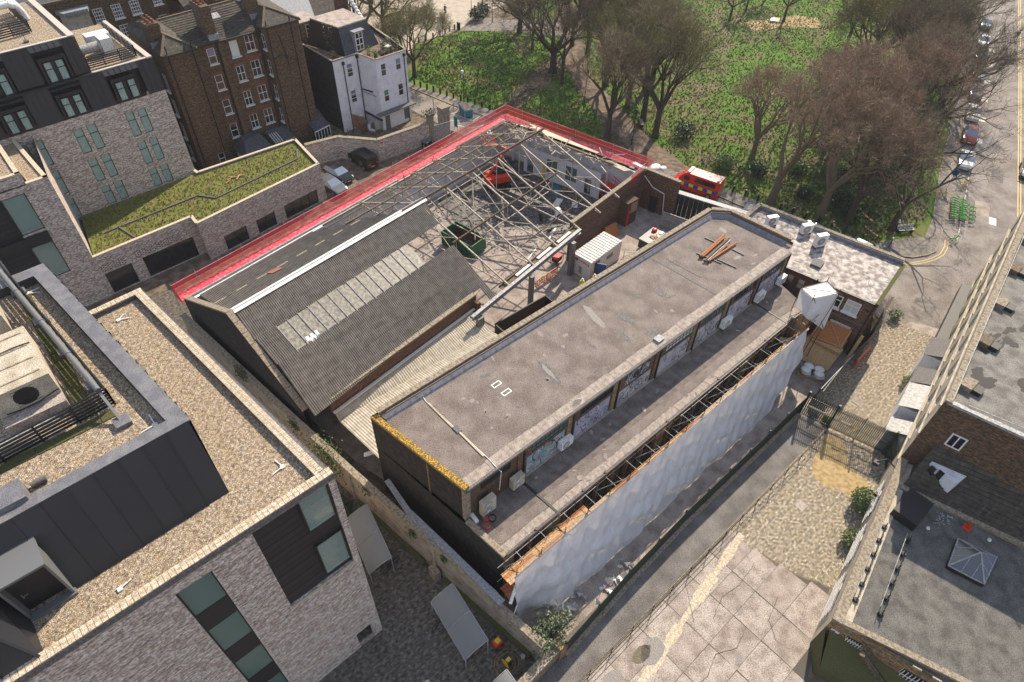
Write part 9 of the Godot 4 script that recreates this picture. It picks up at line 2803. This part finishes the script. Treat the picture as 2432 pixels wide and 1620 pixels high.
func vehicles() -> void:
	var silver := flat(sc(.36, .37, .38), 0.25, 0.4)
	var dsilver := flat(sc(.13, .14, .15), 0.25, 0.4)
	var s := thing("black_van", "black people carrier van with gold emblem parked nose to the pale car park wall", "van", V(36.1, 0, -68.0), 1.62)
	car(s, VAN, M.black_gloss, M.dark_glass, [-1.45, 1.4], 0.34)
	var b := MB.new()
	for k in 10:    # gold emblem on the side: an open ring
		var a0 := 0.8 + k * 0.5
		b.bar(V(-0.9 + cos(a0) * 0.2, 0.82 + sin(a0) * 0.2, -0.935), V(-0.9 + cos(a0 + 0.5) * 0.2, 0.82 + sin(a0 + 0.5) * 0.2, -0.935), 0.05, 0.05)
	for k in 7:
		var a0 := 0.8 + k * 0.6
		b.bar(V(-2.28, 1.02 + sin(a0) * 0.14, -0.35 + cos(a0) * 0.14), V(-2.28, 1.02 + sin(a0 + 0.6) * 0.14, -0.35 + cos(a0 + 0.6) * 0.14), 0.04, 0.04)
	sub(s, "gold_emblem", b.mesh(), flat(sc(.42, .27, .08), 0.4))
	s = thing("black_car", "glossy black estate car in the middle of the three in the car park", "car", V(32.0, 0, -67.0), -1.45)
	car(s, HATCH, M.black_gloss, M.sky_glass, [-1.35, 1.3])
	s = thing("grey_car", "dark silver hatchback next to the grass-roofed hotel podium", "car", V(30.05, 0, -65.3), -1.45)
	car(s, HATCH, dsilver, M.sky_glass, [-1.35, 1.3])
	s = thing("fire_service_van", "red fire service van with blue and yellow squares parked by the park edge", "van", V(64.35, 0, -36.6), 1.84)
	var red := flat(sc(.60, .022, .018), 0.28)
	car(s, [[-3.0, 0.4, 0.95, 1.45, 2.35, 0.82], [-2.95, 0.3, 0.99, 1.45, 2.5, 0.84], [1.2, 0.3, 0.99, 1.42, 2.52, 0.84], [1.6, 0.3, 0.99, 1.40, 2.3, 0.78], [2.25, 0.3, 0.97, 1.38, 1.45, 0.82], [2.85, 0.32, 0.92, 1.05, 1.12, 0.72], [3.0, 0.36, 0.82, 0.8, 0.84, 0.66]], red, red, [-1.9, 1.9], 0.36)
	for side in [1.0, -1.0]:
		for k in 9:
			b = MB.new(); b.box(V(-2.6 + k * 0.6, 1.08, side * 0.995), V(0.58, 0.42, 0.012)); sub(s, "yellow_square" if k % 2 else "blue_square", b.mesh(), flat(sc(.68, .66, .02), 0.4) if k % 2 else flat(sc(.01, .07, .42), 0.4))
		b = MB.new(); b.box(V(-1.2, 1.95, side * 0.925), V(2.6, 0.55, 0.03), Basis(Vector3.RIGHT, side * -0.14)); sub(s, "side_window", b.mesh(), M.dark_glass)
		b = MB.new(); b.box(V(1.15, 1.9, side * 0.93), V(0.75, 0.5, 0.03), Basis(Vector3.RIGHT, side * -0.14)); sub(s, "door_window", b.mesh(), M.dark_glass)
	b = MB.new(); b.quad(V(1.63, 2.24, -0.74), V(2.22, 1.5, -0.78), V(2.22, 1.5, 0.78), V(1.63, 2.24, 0.74)); sub(s, "windscreen", b.mesh(), M.dark_glass)
	for k in 5:
		b = MB.new(); b.box(V(-3.01, 1.0, -0.76 + k * 0.38), V(0.02, 1.0, 0.2), Basis(Vector3.RIGHT, 0.5 * (1 if k > 2 else -1))); sub(s, "rear_chevron", b.mesh(), M.yellow if k % 2 else M.orange)
	b = MB.new(); b.bx(0.9, 2.52, -0.7, 1.25, 2.68, 0.7); b.bx(-2.8, 2.51, -0.65, -2.5, 2.66, 0.65); sub(s, "light_bar", b.mesh(), M.white)
	b = MB.new(); b.bx(-1.6, 2.52, -0.1, -1.3, 2.58, 0.3); sub(s, "roof_marking", b.mesh(), M.white)
	var base: Node3D = thing("parked_car", "dark grey car parked nearest the red van behind the annex", "car", V(65.75, 0, -27.9), 1.82, "cars parked along the park edge")
	car(base, SALOON, dsilver, M.sky_glass, [-1.4, 1.4])
	s = thing("parked_car", "silver car parked behind the grey one, roof just over the annex parapet", "car", V(66.9, 0, -23.0), 1.82, "cars parked along the park edge")
	car(s, HATCH, silver, M.sky_glass, [-1.35, 1.3])
	copy(s, V(68.2, 0, -17.6), 1.7, "silver car nearest the junction behind the annex parapet", "cars parked along the park edge")
	var cl := ["silver car parked first in the row beyond the hire bicycles", "red car parked second beyond the hire bicycles under the bare branches", "white car parked third in the row along the road", "grey car parked fourth along the road, white roof", "silver car parked fifth along the road", "dark car parked sixth along the road", "white van-like car parked far along the road under the trees", "dark car farthest along the road near the top edge"]
	var cm := [silver, flat(sc(.34, .05, .035), 0.3), flat(sc(.62, .62, .61), 0.3), dsilver, silver, M.black_gloss, flat(sc(.6, .6, .6), 0.3), dsilver]
	for k in 8:
		var x := 97.6 + k * 7.4 + (1.5 if k == 7 else 0.0)
		var z := -17.3 - (x - 97.6) * 0.345
		s = thing("roadside_car", cl[k], "car", V(x, 0, z), PI + 0.33, "cars parked along the road")
		car(s, [SALOON, HATCH][k % 2], cm[k], M.sky_glass, [-1.38, 1.35])
	s = thing("white_van", "white delivery van with black trim cut by the right edge of the picture", "van", V(101.6, 0, -10.9), PI + 0.33)
	car(s, VAN, flat(sc(.70, .70, .70), 0.3), M.dark_glass, [-1.45, 1.4], 0.34)
	b = MB.new(); b.bx(1.9, 0.25, -0.86, 2.22, 0.62, 0.86); sub(s, "bumper", b.mesh(), M.black)

func field_mesh(bones: Array, cell: float, grow := 0.0) -> ArrayMesh:     # bones: a, b, ra, rb ; smooth union meshed as surface nets
	var lo := V(1e9, 1e9, 1e9)
	var hi := -lo
	for q in bones:
		for p in [q[0], q[1]]:
			var r: float = maxf(q[2], q[3]) + grow + cell * 2.0
			lo = lo.min(p - V(r, r, r)); hi = hi.max(p + V(r, r, r))
	var nx := int((hi.x - lo.x) / cell) + 2
	var ny := int((hi.y - lo.y) / cell) + 2
	var nz := int((hi.z - lo.z) / cell) + 2
	var f := PackedFloat32Array()
	f.resize(nx * ny * nz)
	f.fill(1.0)
	for q in bones:
		var a: Vector3 = q[0]
		var ab: Vector3 = q[1] - a
		var l2 := maxf(ab.length_squared(), 1e-8)
		var m: float = maxf(q[2], q[3]) + grow + cell * 2.0
		var c0 := (a.min(q[1]) - V(m, m, m) - lo) / cell
		var c1 := (a.max(q[1]) + V(m, m, m) - lo) / cell
		for z in range(maxi(0, int(c0.z)), mini(nz - 1, int(c1.z) + 1) + 1):
			for y in range(maxi(0, int(c0.y)), mini(ny - 1, int(c1.y) + 1) + 1):
				for x in range(maxi(0, int(c0.x)), mini(nx - 1, int(c1.x) + 1) + 1):
					var p := lo + V(x, y, z) * cell
					var t := clampf((p - a).dot(ab) / l2, 0.0, 1.0)
					var d := p.distance_to(a + ab * t) - lerpf(q[2], q[3], t) - grow
					var i := x + nx * (y + ny * z)
					var h := clampf(0.5 + 0.5 * (f[i] - d) / 0.03, 0.0, 1.0)
					f[i] = lerpf(f[i], d, h) - 0.03 * h * (1.0 - h)
	var vert := {}
	var vs := PackedVector3Array()
	for z in nz - 1:
		for y in ny - 1:
			for x in nx - 1:
				var s := V(0, 0, 0)
				var n := 0
				for e in [[0,0,0,1,0,0],[0,1,0,1,1,0],[0,0,1,1,0,1],[0,1,1,1,1,1],[0,0,0,0,1,0],[1,0,0,1,1,0],[0,0,1,0,1,1],[1,0,1,1,1,1],[0,0,0,0,0,1],[1,0,0,1,0,1],[0,1,0,0,1,1],[1,1,0,1,1,1]]:
					var fa := f[x + e[0] + nx * (y + e[1] + ny * (z + e[2]))]
					var fb := f[x + e[3] + nx * (y + e[4] + ny * (z + e[5]))]
					if (fa < 0) != (fb < 0):
						s += V(x + e[0], y + e[1], z + e[2]).lerp(V(x + e[3], y + e[4], z + e[5]), fa / (fa - fb)); n += 1
				if n:
					vert[x + nx * (y + ny * z)] = vs.size()
					vs.push_back(lo + s / n * cell)
	var st := SurfaceTool.new()
	st.begin(Mesh.PRIMITIVE_TRIANGLES)
	st.set_smooth_group(0)
	for p in vs: st.add_vertex(p)
	var step := [1, nx, nx * ny]
	for z in range(1, nz - 1):
		for y in range(1, ny - 1):
			for x in range(1, nx - 1):
				var i := x + nx * (y + ny * z)
				for ax in 3:
					var j: int = i + step[ax]
					if (f[i] < 0) == (f[j] < 0): continue
					var u: int = step[(ax + 1) % 3]
					var w: int = step[(ax + 2) % 3]
					var q := [i - u - w, i - w, i, i - u]
					if not (vert.has(q[0]) and vert.has(q[1]) and vert.has(q[2]) and vert.has(q[3])): continue
					var o := [0, 2, 1, 0, 3, 2] if f[i] < 0 else [0, 1, 2, 0, 2, 3]
					for k in o: st.add_index(vert[q[k]])
	st.generate_normals()
	return st.commit()

func person(at: Vector3, turn: float, label: String, pose: Dictionary, top_m: Material, leg_m: Material, hat: Material = null, vest: Material = null) -> void:   # faces +z
	var s := thing("person", label, "person", at, turn)
	var hip := V(0, pose.get("hip", 0.92), 0)
	var chest: Vector3 = hip + pose.get("spine", V(0, 0.42, 0.03))
	var neck: Vector3 = chest + pose.get("spine", V(0, 0.42, 0.03)).normalized() * 0.14
	var head := neck + V(0, 0.15, 0.03)
	var bones := [[hip, chest, 0.135, 0.15], [chest - V(0.1, 0, 0), chest + V(0.1, 0, 0), 0.11, 0.11], [chest, neck, 0.10, 0.055], [neck, head, 0.055, 0.06], [head + V(0, 0.02, 0), head + V(0, 0.06, 0.0), 0.092, 0.096], [head + V(0, -0.04, 0.03), head + V(0, -0.02, 0.05), 0.06, 0.06], [head + V(0, 0.0, 0.09), head + V(0, -0.01, 0.115), 0.016, 0.014]]
	var legs := []
	var arms := []
	for i in 2:
		var sx := -1.0 if i == 0 else 1.0
		var hj := hip + V(0.09 * sx, -0.04, 0)
		var kn: Vector3 = pose.get("knee", [V(0.02, -0.43, 0.04), V(0.02, -0.43, 0.02)])[i]
		kn = hj + V(kn.x * sx, kn.y, kn.z)
		var an: Vector3 = pose.get("ankle", [V(0.0, -0.43, -0.03), V(0.0, -0.43, -0.05)])[i]
		an = kn + V(an.x * sx, an.y, an.z)
		legs.append([hj, kn, 0.085, 0.058]); legs.append([kn, an, 0.056, 0.038]); legs.append([an, an + V(0, -0.05, 0.13), 0.04, 0.032])
		var sh := chest + V(0.19 * sx, 0.03, 0)
		var el: Vector3 = pose.get("elbow", [V(0.06, -0.27, -0.02), V(0.06, -0.27, -0.02)])[i]
		el = sh + V(el.x * sx, el.y, el.z)
		var wr: Vector3 = pose.get("wrist", [V(0.0, -0.22, 0.1), V(0.0, -0.22, 0.1)])[i]
		wr = el + V(wr.x * sx, wr.y, wr.z)
		arms.append([sh, el, 0.058, 0.043]); arms.append([el, wr, 0.042, 0.03])
		var d: Vector3 = (wr - el).normalized()
		bones.append([wr, wr + d * 0.08, 0.032, 0.036])
		for k in 4: bones.append([wr + d * 0.08 + V(0.018 * (k - 1.5), 0, 0), wr + d * (0.16 - 0.012 * absf(k - 1.4)) + V(0.02 * (k - 1.5), -0.02, 0.015), 0.011, 0.009])
		bones.append([wr + d * 0.03, wr + d * 0.09 + V(-0.04 * sx, 0, 0.03), 0.012, 0.009])
	sub(s, "body", field_mesh(bones + legs + arms, 0.034), M.skin)
	sub(s, "trousers", field_mesh([[hip + V(0, 0.06, 0), hip, 0.13, 0.13], legs[0], legs[1], legs[3], legs[4]], 0.036, 0.018), leg_m)
	sub(s, "jacket", field_mesh([bones[0], bones[1], [chest, neck - V(0, 0.04, 0), 0.10, 0.07]] + arms, 0.036, 0.02), top_m)
	sub(s, "shoes", field_mesh([legs[2], legs[5]], 0.03, 0.014), M.black)
	if vest: sub(s, "vest", field_mesh([bones[0], bones[1]], 0.036, 0.034), vest)
	var hb := MB.new()
	if hat:
		hb.ball(head + V(0, 0.07, 0), V(0.125, 0.115, 0.135), 6, 10); hb.tube(head + V(0, 0.06, 0.02), head + V(0, 0.075, 0.02), 0.15, 0.145, 12)
		sub(s, "helmet", hb.mesh(), hat)
	else:
		hb.ball(head + V(0, 0.075, -0.02), V(0.103, 0.09, 0.108), 6, 10)
		sub(s, "hair", hb.mesh(), M.dark_cloth)

func people() -> void:
	person(V(39.95, 0, -32.75), -0.6, "person in a lime vest, orange trousers and white helmet standing in the yard", {"spine": V(0, 0.40, 0.12), "elbow": [V(0.06, -0.22, 0.14), V(0.06, -0.22, 0.14)], "wrist": [V(0, -0.05, 0.22), V(0, -0.05, 0.22)]}, M.hivis, M.hivis_orange, M.white, M.hivis)
	person(V(41.2, 0, -32.3), 0.9, "person in a white helmet and yellow vest half hidden by the long roof edge", {"spine": V(0, 0.42, 0.05)}, M.hivis, M.dark_cloth, M.white, M.yellow)
	person(V(47.0, 4.2, -55.7), 2.4, "person in white overalls and helmet working from the red lift basket", {"spine": V(0, 0.40, 0.12), "elbow": [V(0.08, -0.12, 0.22), V(0.08, -0.1, 0.22)], "wrist": [V(0, 0.08, 0.2), V(0, 0.05, 0.22)]}, M.white_cloth, M.white_cloth, M.white)
	person(V(149.2, 0, -29.6), 1.4, "person in dark clothes walking along the far road by the yellow lines", {"knee": [V(0.02, -0.41, 0.16), V(0.02, -0.42, -0.06)], "ankle": [V(0, -0.42, -0.02), V(0, -0.40, -0.2)]}, M.dark_cloth, M.dark_cloth)
	person(V(152.5, 0, -37.5), -1.3, "person in a yellow jacket at the kerb below the far trees", {}, M.hivis, M.dark_cloth)
	var bk := bicycle(V(75.6, 0, -102.2), 0.5, "bicycle ridden across the pale plaza at the top", M.black)
	tag(bk)
	person(V(75.45, 0.08, -102.1), 0.5 + PI / 2, "person in dark clothes riding a bicycle across the pale plaza", {"hip": 0.95, "spine": V(0, 0.38, 0.2), "knee": [V(0.02, -0.2, 0.36), V(0.02, -0.34, 0.2)], "ankle": [V(0, -0.38, -0.14), V(0, -0.4, -0.16)], "elbow": [V(0.03, -0.2, 0.18), V(0.03, -0.2, 0.18)], "wrist": [V(-0.02, -0.1, 0.2), V(-0.02, -0.1, 0.2)]}, M.dark_cloth, M.dark_cloth)

func grow(limb: MB, twig: MB, p: Vector3, d: Vector3, l: float, r: float, depth: int, o: Dictionary) -> void:
	var segs := 3
	var q := p
	for i in segs:
		var bend: float = o.get("bend", 0.12)
		d = (d + V(rng.randfn(), rng.randfn() * 0.5 + o.get("lift", 0.25), rng.randfn()) * bend).normalized()
		var e := q + d * (l / segs)
		limb.tube(q, e, r * (1.0 - 0.28 * i / segs), r * (1.0 - 0.28 * (i + 1) / segs), 7 if depth < 1 else (5 if depth < 3 else 3), false)
		q = e
		if depth >= 2:
			for k in o.get("along", 7): twigs(twig, q, d, o)
	r *= 0.72
	if depth >= o.get("depth", 4) or r < 0.012:
		for k in o.get("tips", 9): twigs(twig, q, d, o)
		return
	var n: int = o.get("split", [4, 3, 3, 3, 2])[depth]
	for k in n:
		var a: float = TAU * (k + rng.randf() * 0.7) / n
		var side := d.cross(V(0.31, 0.2, 0.93)).normalized().rotated(d, a)
		var spread: float = o.get("spread", [0.5, 0.6, 0.65, 0.7, 0.7])[depth] * rng.randf_range(0.7, 1.25)
		var nd := (d * cos(spread) + side * sin(spread)).normalized()
		grow(limb, twig, q, nd, l * rng.randf_range(0.62, 0.88) * o.get("shrink", [1.15, 0.9, 0.9, 0.85, 0.8])[depth], r * rng.randf_range(0.55, 0.8), depth + 1, o)

func twigs(b: MB, p: Vector3, d: Vector3, o: Dictionary) -> void:
	var e := (d * 0.6 + V(rng.randfn(), rng.randfn() + 0.25, rng.randfn()) * 0.55).normalized()
	var l: float = o.get("twig", 1.0) * rng.randf_range(0.4, 1.3)
	var w: Vector3 = e.cross(V(rng.randfn(), rng.randfn(), rng.randfn())).normalized() * o.get("tw", 0.016)
	var s := p + V(rng.randfn(), rng.randfn(), rng.randfn()) * 0.22
	b.tri(s - w, s + w, s + e * l)
	if rng.randf() < 0.6:
		var m := s + e * l * 0.5
		var e2 := (e + V(rng.randfn(), rng.randfn(), rng.randfn()) * 0.6).normalized()
		b.tri(m - w * 0.7, m + w * 0.7, m + e2 * l * 0.6)

func tree_proto(called: String, o: Dictionary, bark: Material, tw: Material, bud: Material = null) -> Node3D:
	var t := Node3D.new()
	t.name = called
	var trunk := MB.new()
	var limb := MB.new()
	var twig := MB.new()
	var h: float = o.get("trunk", 4.0)
	var r: float = o.get("r", 0.32)
	trunk.tube(V(0, -0.1, 0), V(0, 0.5, 0), r * 1.45, r * 1.1, 9, false)
	trunk.tube(V(0, 0.5, 0), V(0.05, h, 0.04), r * 1.1, r * 0.85, 9, false)
	var n: int = o.get("limbs", 4)
	for k in n:
		var a: float = TAU * (k + rng.randf() * 0.5) / n
		var tilt: float = o.get("tilt", 0.5) * rng.randf_range(0.5, 1.2)
		if k == 0: tilt *= 0.3
		grow(limb, twig, V(0.05, h * rng.randf_range(0.86, 1.0), 0.04), V(cos(a) * sin(tilt), cos(tilt), sin(a) * sin(tilt)), o.get("len", 3.4), r * 0.6, 0, o)
	sub(t, "trunk", trunk.mesh(), bark)
	sub(t, "limbs", limb.mesh(), bark)
	sub(t, "crown", twig.mesh(), tw)
	if bud:
		var bm := MB.new()
		var vs := twig.v
		for i in range(0, vs.size(), 9):
			if rng.randf() < 0.45: leaf(bm, vs[i] + V(rng.randfn(), rng.randfn(), rng.randfn()) * 0.12, 0.13)
		sub(t, "buds", bm.mesh(), bud)
	return t

func trees() -> void:
	rng.seed = 77
	var P := {}
	var up := {"trunk": 3.2, "r": 0.34, "limbs": 5, "tilt": 0.55, "len": 3.1, "depth": 3, "lift": 0.5, "along": 5, "tips": 10, "twig": 1.15, "spread": [0.42, 0.5, 0.55, 0.6]}
	P.upright = tree_proto("bare_tree", up, M.bark, M.twig)
	P.upright2 = tree_proto("bare_tree", up, M.bark, M.twig_dark)
	P.green = tree_proto("bare_tree", up, M.bark, M.twig_green)
	var wide := {"trunk": 2.6, "r": 0.42, "limbs": 7, "tilt": 0.95, "len": 3.3, "depth": 3, "lift": 0.3, "along": 5, "tips": 10, "twig": 1.2, "bend": 0.16}
	P.wide = tree_proto("broad_bare_tree", wide, M.bark, M.twig_dark)
	var fork := {"trunk": 3.0, "r": 0.40, "limbs": 3, "tilt": 0.42, "len": 4.4, "depth": 3, "lift": 0.45, "along": 5, "tips": 13, "twig": 0.9, "spread": [0.4, 0.5, 0.6, 0.7], "split": [3, 3, 3, 3]}
	P.fork = tree_proto("forked_tree", fork, M.bark_pale, M.twig_pink)
	P.pink = tree_proto("bare_tree", {"trunk": 3.0, "r": 0.36, "limbs": 5, "tilt": 0.7, "len": 3.2, "depth": 3, "lift": 0.35, "along": 6, "tips": 12, "twig": 0.85}, M.bark_pale, M.twig_pink)
	P.slim = tree_proto("slim_tree", {"trunk": 3.4, "r": 0.20, "limbs": 4, "tilt": 0.4, "len": 2.4, "depth": 2, "lift": 0.5, "along": 10, "tips": 14, "twig": 0.9}, M.bark, M.twig)
	P.bud = tree_proto("budding_tree", {"trunk": 2.4, "r": 0.27, "limbs": 6, "tilt": 0.8, "len": 2.4, "depth": 3, "lift": 0.35, "along": 8, "tips": 13, "twig": 0.8}, M.bark, M.twig_green, M.bud)
	P.open = tree_proto("open_tree", {"trunk": 2.8, "r": 0.26, "limbs": 5, "tilt": 0.85, "len": 3.0, "depth": 3, "lift": 0.25, "along": 2, "tips": 5, "twig": 0.8, "split": [3, 2, 2, 2]}, M.bark, M.twig_dark)
	P.sapling = tree_proto("sapling", {"trunk": 1.8, "r": 0.05, "limbs": 5, "tilt": 0.4, "len": 0.8, "depth": 1, "along": 4, "tips": 12, "twig": 0.5, "tw": 0.009}, M.bark, M.twig_pink)
	var list := [
		["wide", 74.1, -72.2, 1.25, "broad dark tree with a thick trunk beside the crossing of the worn path"], ["slim", 72.4, -68.4, 1.15, "slim pale-trunked tree just in front of the broad dark tree at the path crossing"],
		["slim", 77.8, -81.0, 1.1, "slim tree at the left end of the worn path near the far lawn edge"], ["upright2", 84.1, -77.8, 1.05, "leaning tree on the far side of the main path near the top"], ["wide", 80.9, -87.6, 1.0, "dark tree at the back edge of the bright lawn"], ["upright2", 83.5, -73.5, 1.1, "shaded tree in the gap right of the main path at the top"],
		["upright", 65.4, -52.4, 1.12, "tall bare tree standing between the netting and the main path"], ["green", 74.6, -56.8, 1.2, "tall bare tree right of the main path behind the litter bin"], ["upright", 73.1, -52.6, 1.22, "leaning bare tree behind the pale park bench"], ["green", 70.9, -48.5, 1.25, "tall bare tree nearest the main path right of the bench"], ["upright2", 77.3, -63.7, 1.15, "bare tree behind the group beside the path"], ["upright", 80.5, -58.5, 1.2, "bare tree at the back of the path-side group"],
		["sapling", 62.7, -63.1, 1.5, "thin young tree on the small lawn right behind the netting"], ["sapling", 60.5, -74.5, 1.3, "reddish sapling in the middle of the bright lawn"], ["sapling", 68.1, -92.9, 1.3, "thin sapling at the far left edge of the bright lawn"], ["sapling", 64.5, -86.5, 1.0, "smallest sapling on the bright lawn near the budding tree"],
		["bud", 56.1, -84.6, 1.15, "yellow-green budding tree next to the white house roof terrace"], ["bud", 55.0, -98, 1.5, "budding tree behind the white house on the plaza edge"], ["bud", 61.0, -100, 1.5, "budding tree farther right on the plaza edge behind the white house"], ["bud", 48.0, -106, 1.6, "large budding tree behind the hipped slate roofs"], ["green", 55.5, -110, 1.2, "greenish tree at the top edge behind the budding trees"], ["bud", 66.0, -112, 1.4, "budding tree at the top edge left of the cyclist"],
		["open", 115.3, -67.6, 0.85, "far lawn tree left of the pink mattress"], ["slim", 122.0, -68.6, 0.9, "thin far tree at the top edge of the lawn"], ["open", 123.2, -61.1, 0.95, "far lawn tree standing by the pink mattress"], ["open", 126.1, -49.4, 0.95, "leaning open tree alone on the bright far grass"], ["slim", 131, -70, 1.0, "small trunk at the top edge beyond the mattress"],
		["fork", 69.5, -29.0, 1.12, "large forked pale-barked tree behind the red van"], ["slim", 87.2, -31.8, 1.3, "single dark trunk in the middle of the right-hand lawn"], ["pink", 71.3, -23.5, 1.22, "thick brown-trunked tree behind the annex roof, middle of the row"], ["upright", 72.9, -20.7, 1.15, "grey-trunked tree right of the thick brown trunk behind the annex"], ["open", 75.6, -16.7, 1.25, "leaning tree nearest the junction with branches over the road"],
		["pink", 84.0, -29.5, 1.2, "pinkish twiggy tree in the middle of the right-hand group"], ["open", 80.0, -25.0, 1.15, "bare tree between the pinkish tree and the junction"], ["pink", 92.5, -26.5, 1.15, "dark twiggy tree behind the first parked cars"], ["open", 88.5, -20.6, 1.2, "wide bare tree by the kerb throwing branches over the road"], ["upright", 99.0, -27.0, 1.2, "brown twiggy tree behind the second parked cars"], ["open", 101.0, -23.0, 1.15, "tree at the kerb beside the red parked car"], ["upright2", 108.0, -31.0, 1.2, "tall brown tree in the far right-hand mass"], ["wide", 114.0, -27.5, 1.05, "kerbside tree beside the middle of the parked row"], ["upright", 118.0, -35.5, 1.2, "tall twiggy tree at the top of the right-hand mass"], ["bud", 112.0, -40.0, 1.35, "yellow-budding tree at the left of the far right-hand mass"], ["upright", 127.0, -34.0, 1.2, "brown tree near the top edge by the road"], ["bud", 122.0, -43.0, 1.2, "yellow-tinged tree below the leaning far tree"], ["upright2", 135.0, -36.5, 1.2, "far kerbside tree at the top right"], ["upright", 142.0, -41.5, 1.2, "farthest tree along the road at the top right"], ["pink", 76.5, -36.5, 0.95, "pale twiggy tree left of the forked tree on the green slope"], ["slim", 96.0, -36.0, 1.0, "slender tree on the lawn behind the right-hand group"]]
	var used := {}
	for q in list:
		var pr: Node3D = P[q[0]]
		var t: Node3D = pr.duplicate()
		t.name = str(pr.name)
		add_child(t, true)
		t.position = V(q[1], 0, q[2])
		t.rotation.y = rng.randf() * TAU
		t.scale = Vector3.ONE * q[3]
		tag(t, q[4], "tree", "park trees")
		if q[0] == "wide" and q[1] > 75 and q[2] > -30: t.rotation.z = -0.06
		used[q[0]] = true
	for k in P: P[k].free()
	var ns := 0
	for q in [[73.4, -33.6, 1.5], [75.6, -23.4, 2.2], [80.0, -25.6, 2.0], [73.8, -45.8, 2.0], [78.8, -96.6, 1.8], [81.5, -98.2, 1.6], [73.6, -27.0, 1.1], [74.2, -21.2, 1.5], [86.0, -22.5, 1.4], [78.0, -30.5, 1.2], [71.5, -37.5, 1.6]]:
		var s := thing("evergreen_shrub", ["dark green shrub left of the forked tree", "large dark green shrub behind the annex, right of the thick trunk", "bushy dark green shrub higher up the slope right of the thick trunk", "dark green shrub by the main path at the foot of the tall tree", "clipped dark hedge shrub on the plaza edge, left half", "clipped dark hedge shrub on the plaza edge, right half", "small dark shrub between the forked tree and the thick trunk", "dark shrub at the foot of the grey-trunked tree", "dark shrub near the kerb below the wide tree", "small green shrub behind the thick trunk up the slope", "greenish thicket between the bench tree and the forked tree"][ns], "shrub", V(q[0], 0, q[1]))
		var f := MB.new()
		for k in 900:
			var d := V(rng.randfn(), rng.randfn(), rng.randfn()).normalized() * pow(rng.randf(), 0.35) * (0.8 + 0.25 * sin(k * 0.7))
			leaf(f, V(d.x * q[2], q[2] * 0.6 + d.y * q[2] * 0.62, d.z * q[2]), 0.26)
		sub(s, "foliage", f.mesh(), M.leaf_dark if ns < 9 else M.leaf)
		f = MB.new(); f.tube(Vector3.ZERO, V(0, q[2] * 0.7, 0), 0.07, 0.03, 5); sub(s, "stem", f.mesh(), M.bark)
		ns += 1
	for pass_no in 2:
		var ug := MB.new()
		for k in 9000:
			var x := rng.randf_range(69, 112)
			var z := -15.5 - (x - 69) * 0.26 - absf(rng.randfn()) * 9.0
			if z < -46: continue
			var hgt := rng.randf_range(0.15, 0.9)
			if pass_no == 0: leaf(ug, V(x, hgt * 0.5, z), rng.randf_range(0.2, 0.42))
			else:
				var d := V(rng.randfn() * 0.4, 1, rng.randfn() * 0.4).normalized() * rng.randf_range(0.4, 1.5)
				ug.tri(V(x - 0.012, 0, z), V(x + 0.012, 0, z), V(x, 0, z) + d)
		OFF = Vector3.ZERO
		var u := put(self, "undergrowth", ug, [flat(sc(.062, .095, .022), 0.9), M.twig][pass_no])
		tag(u, ["low green undergrowth under the right-hand park trees", "thin brown stems standing in the undergrowth of the right-hand park"][pass_no], "undergrowth", "", "stuff")
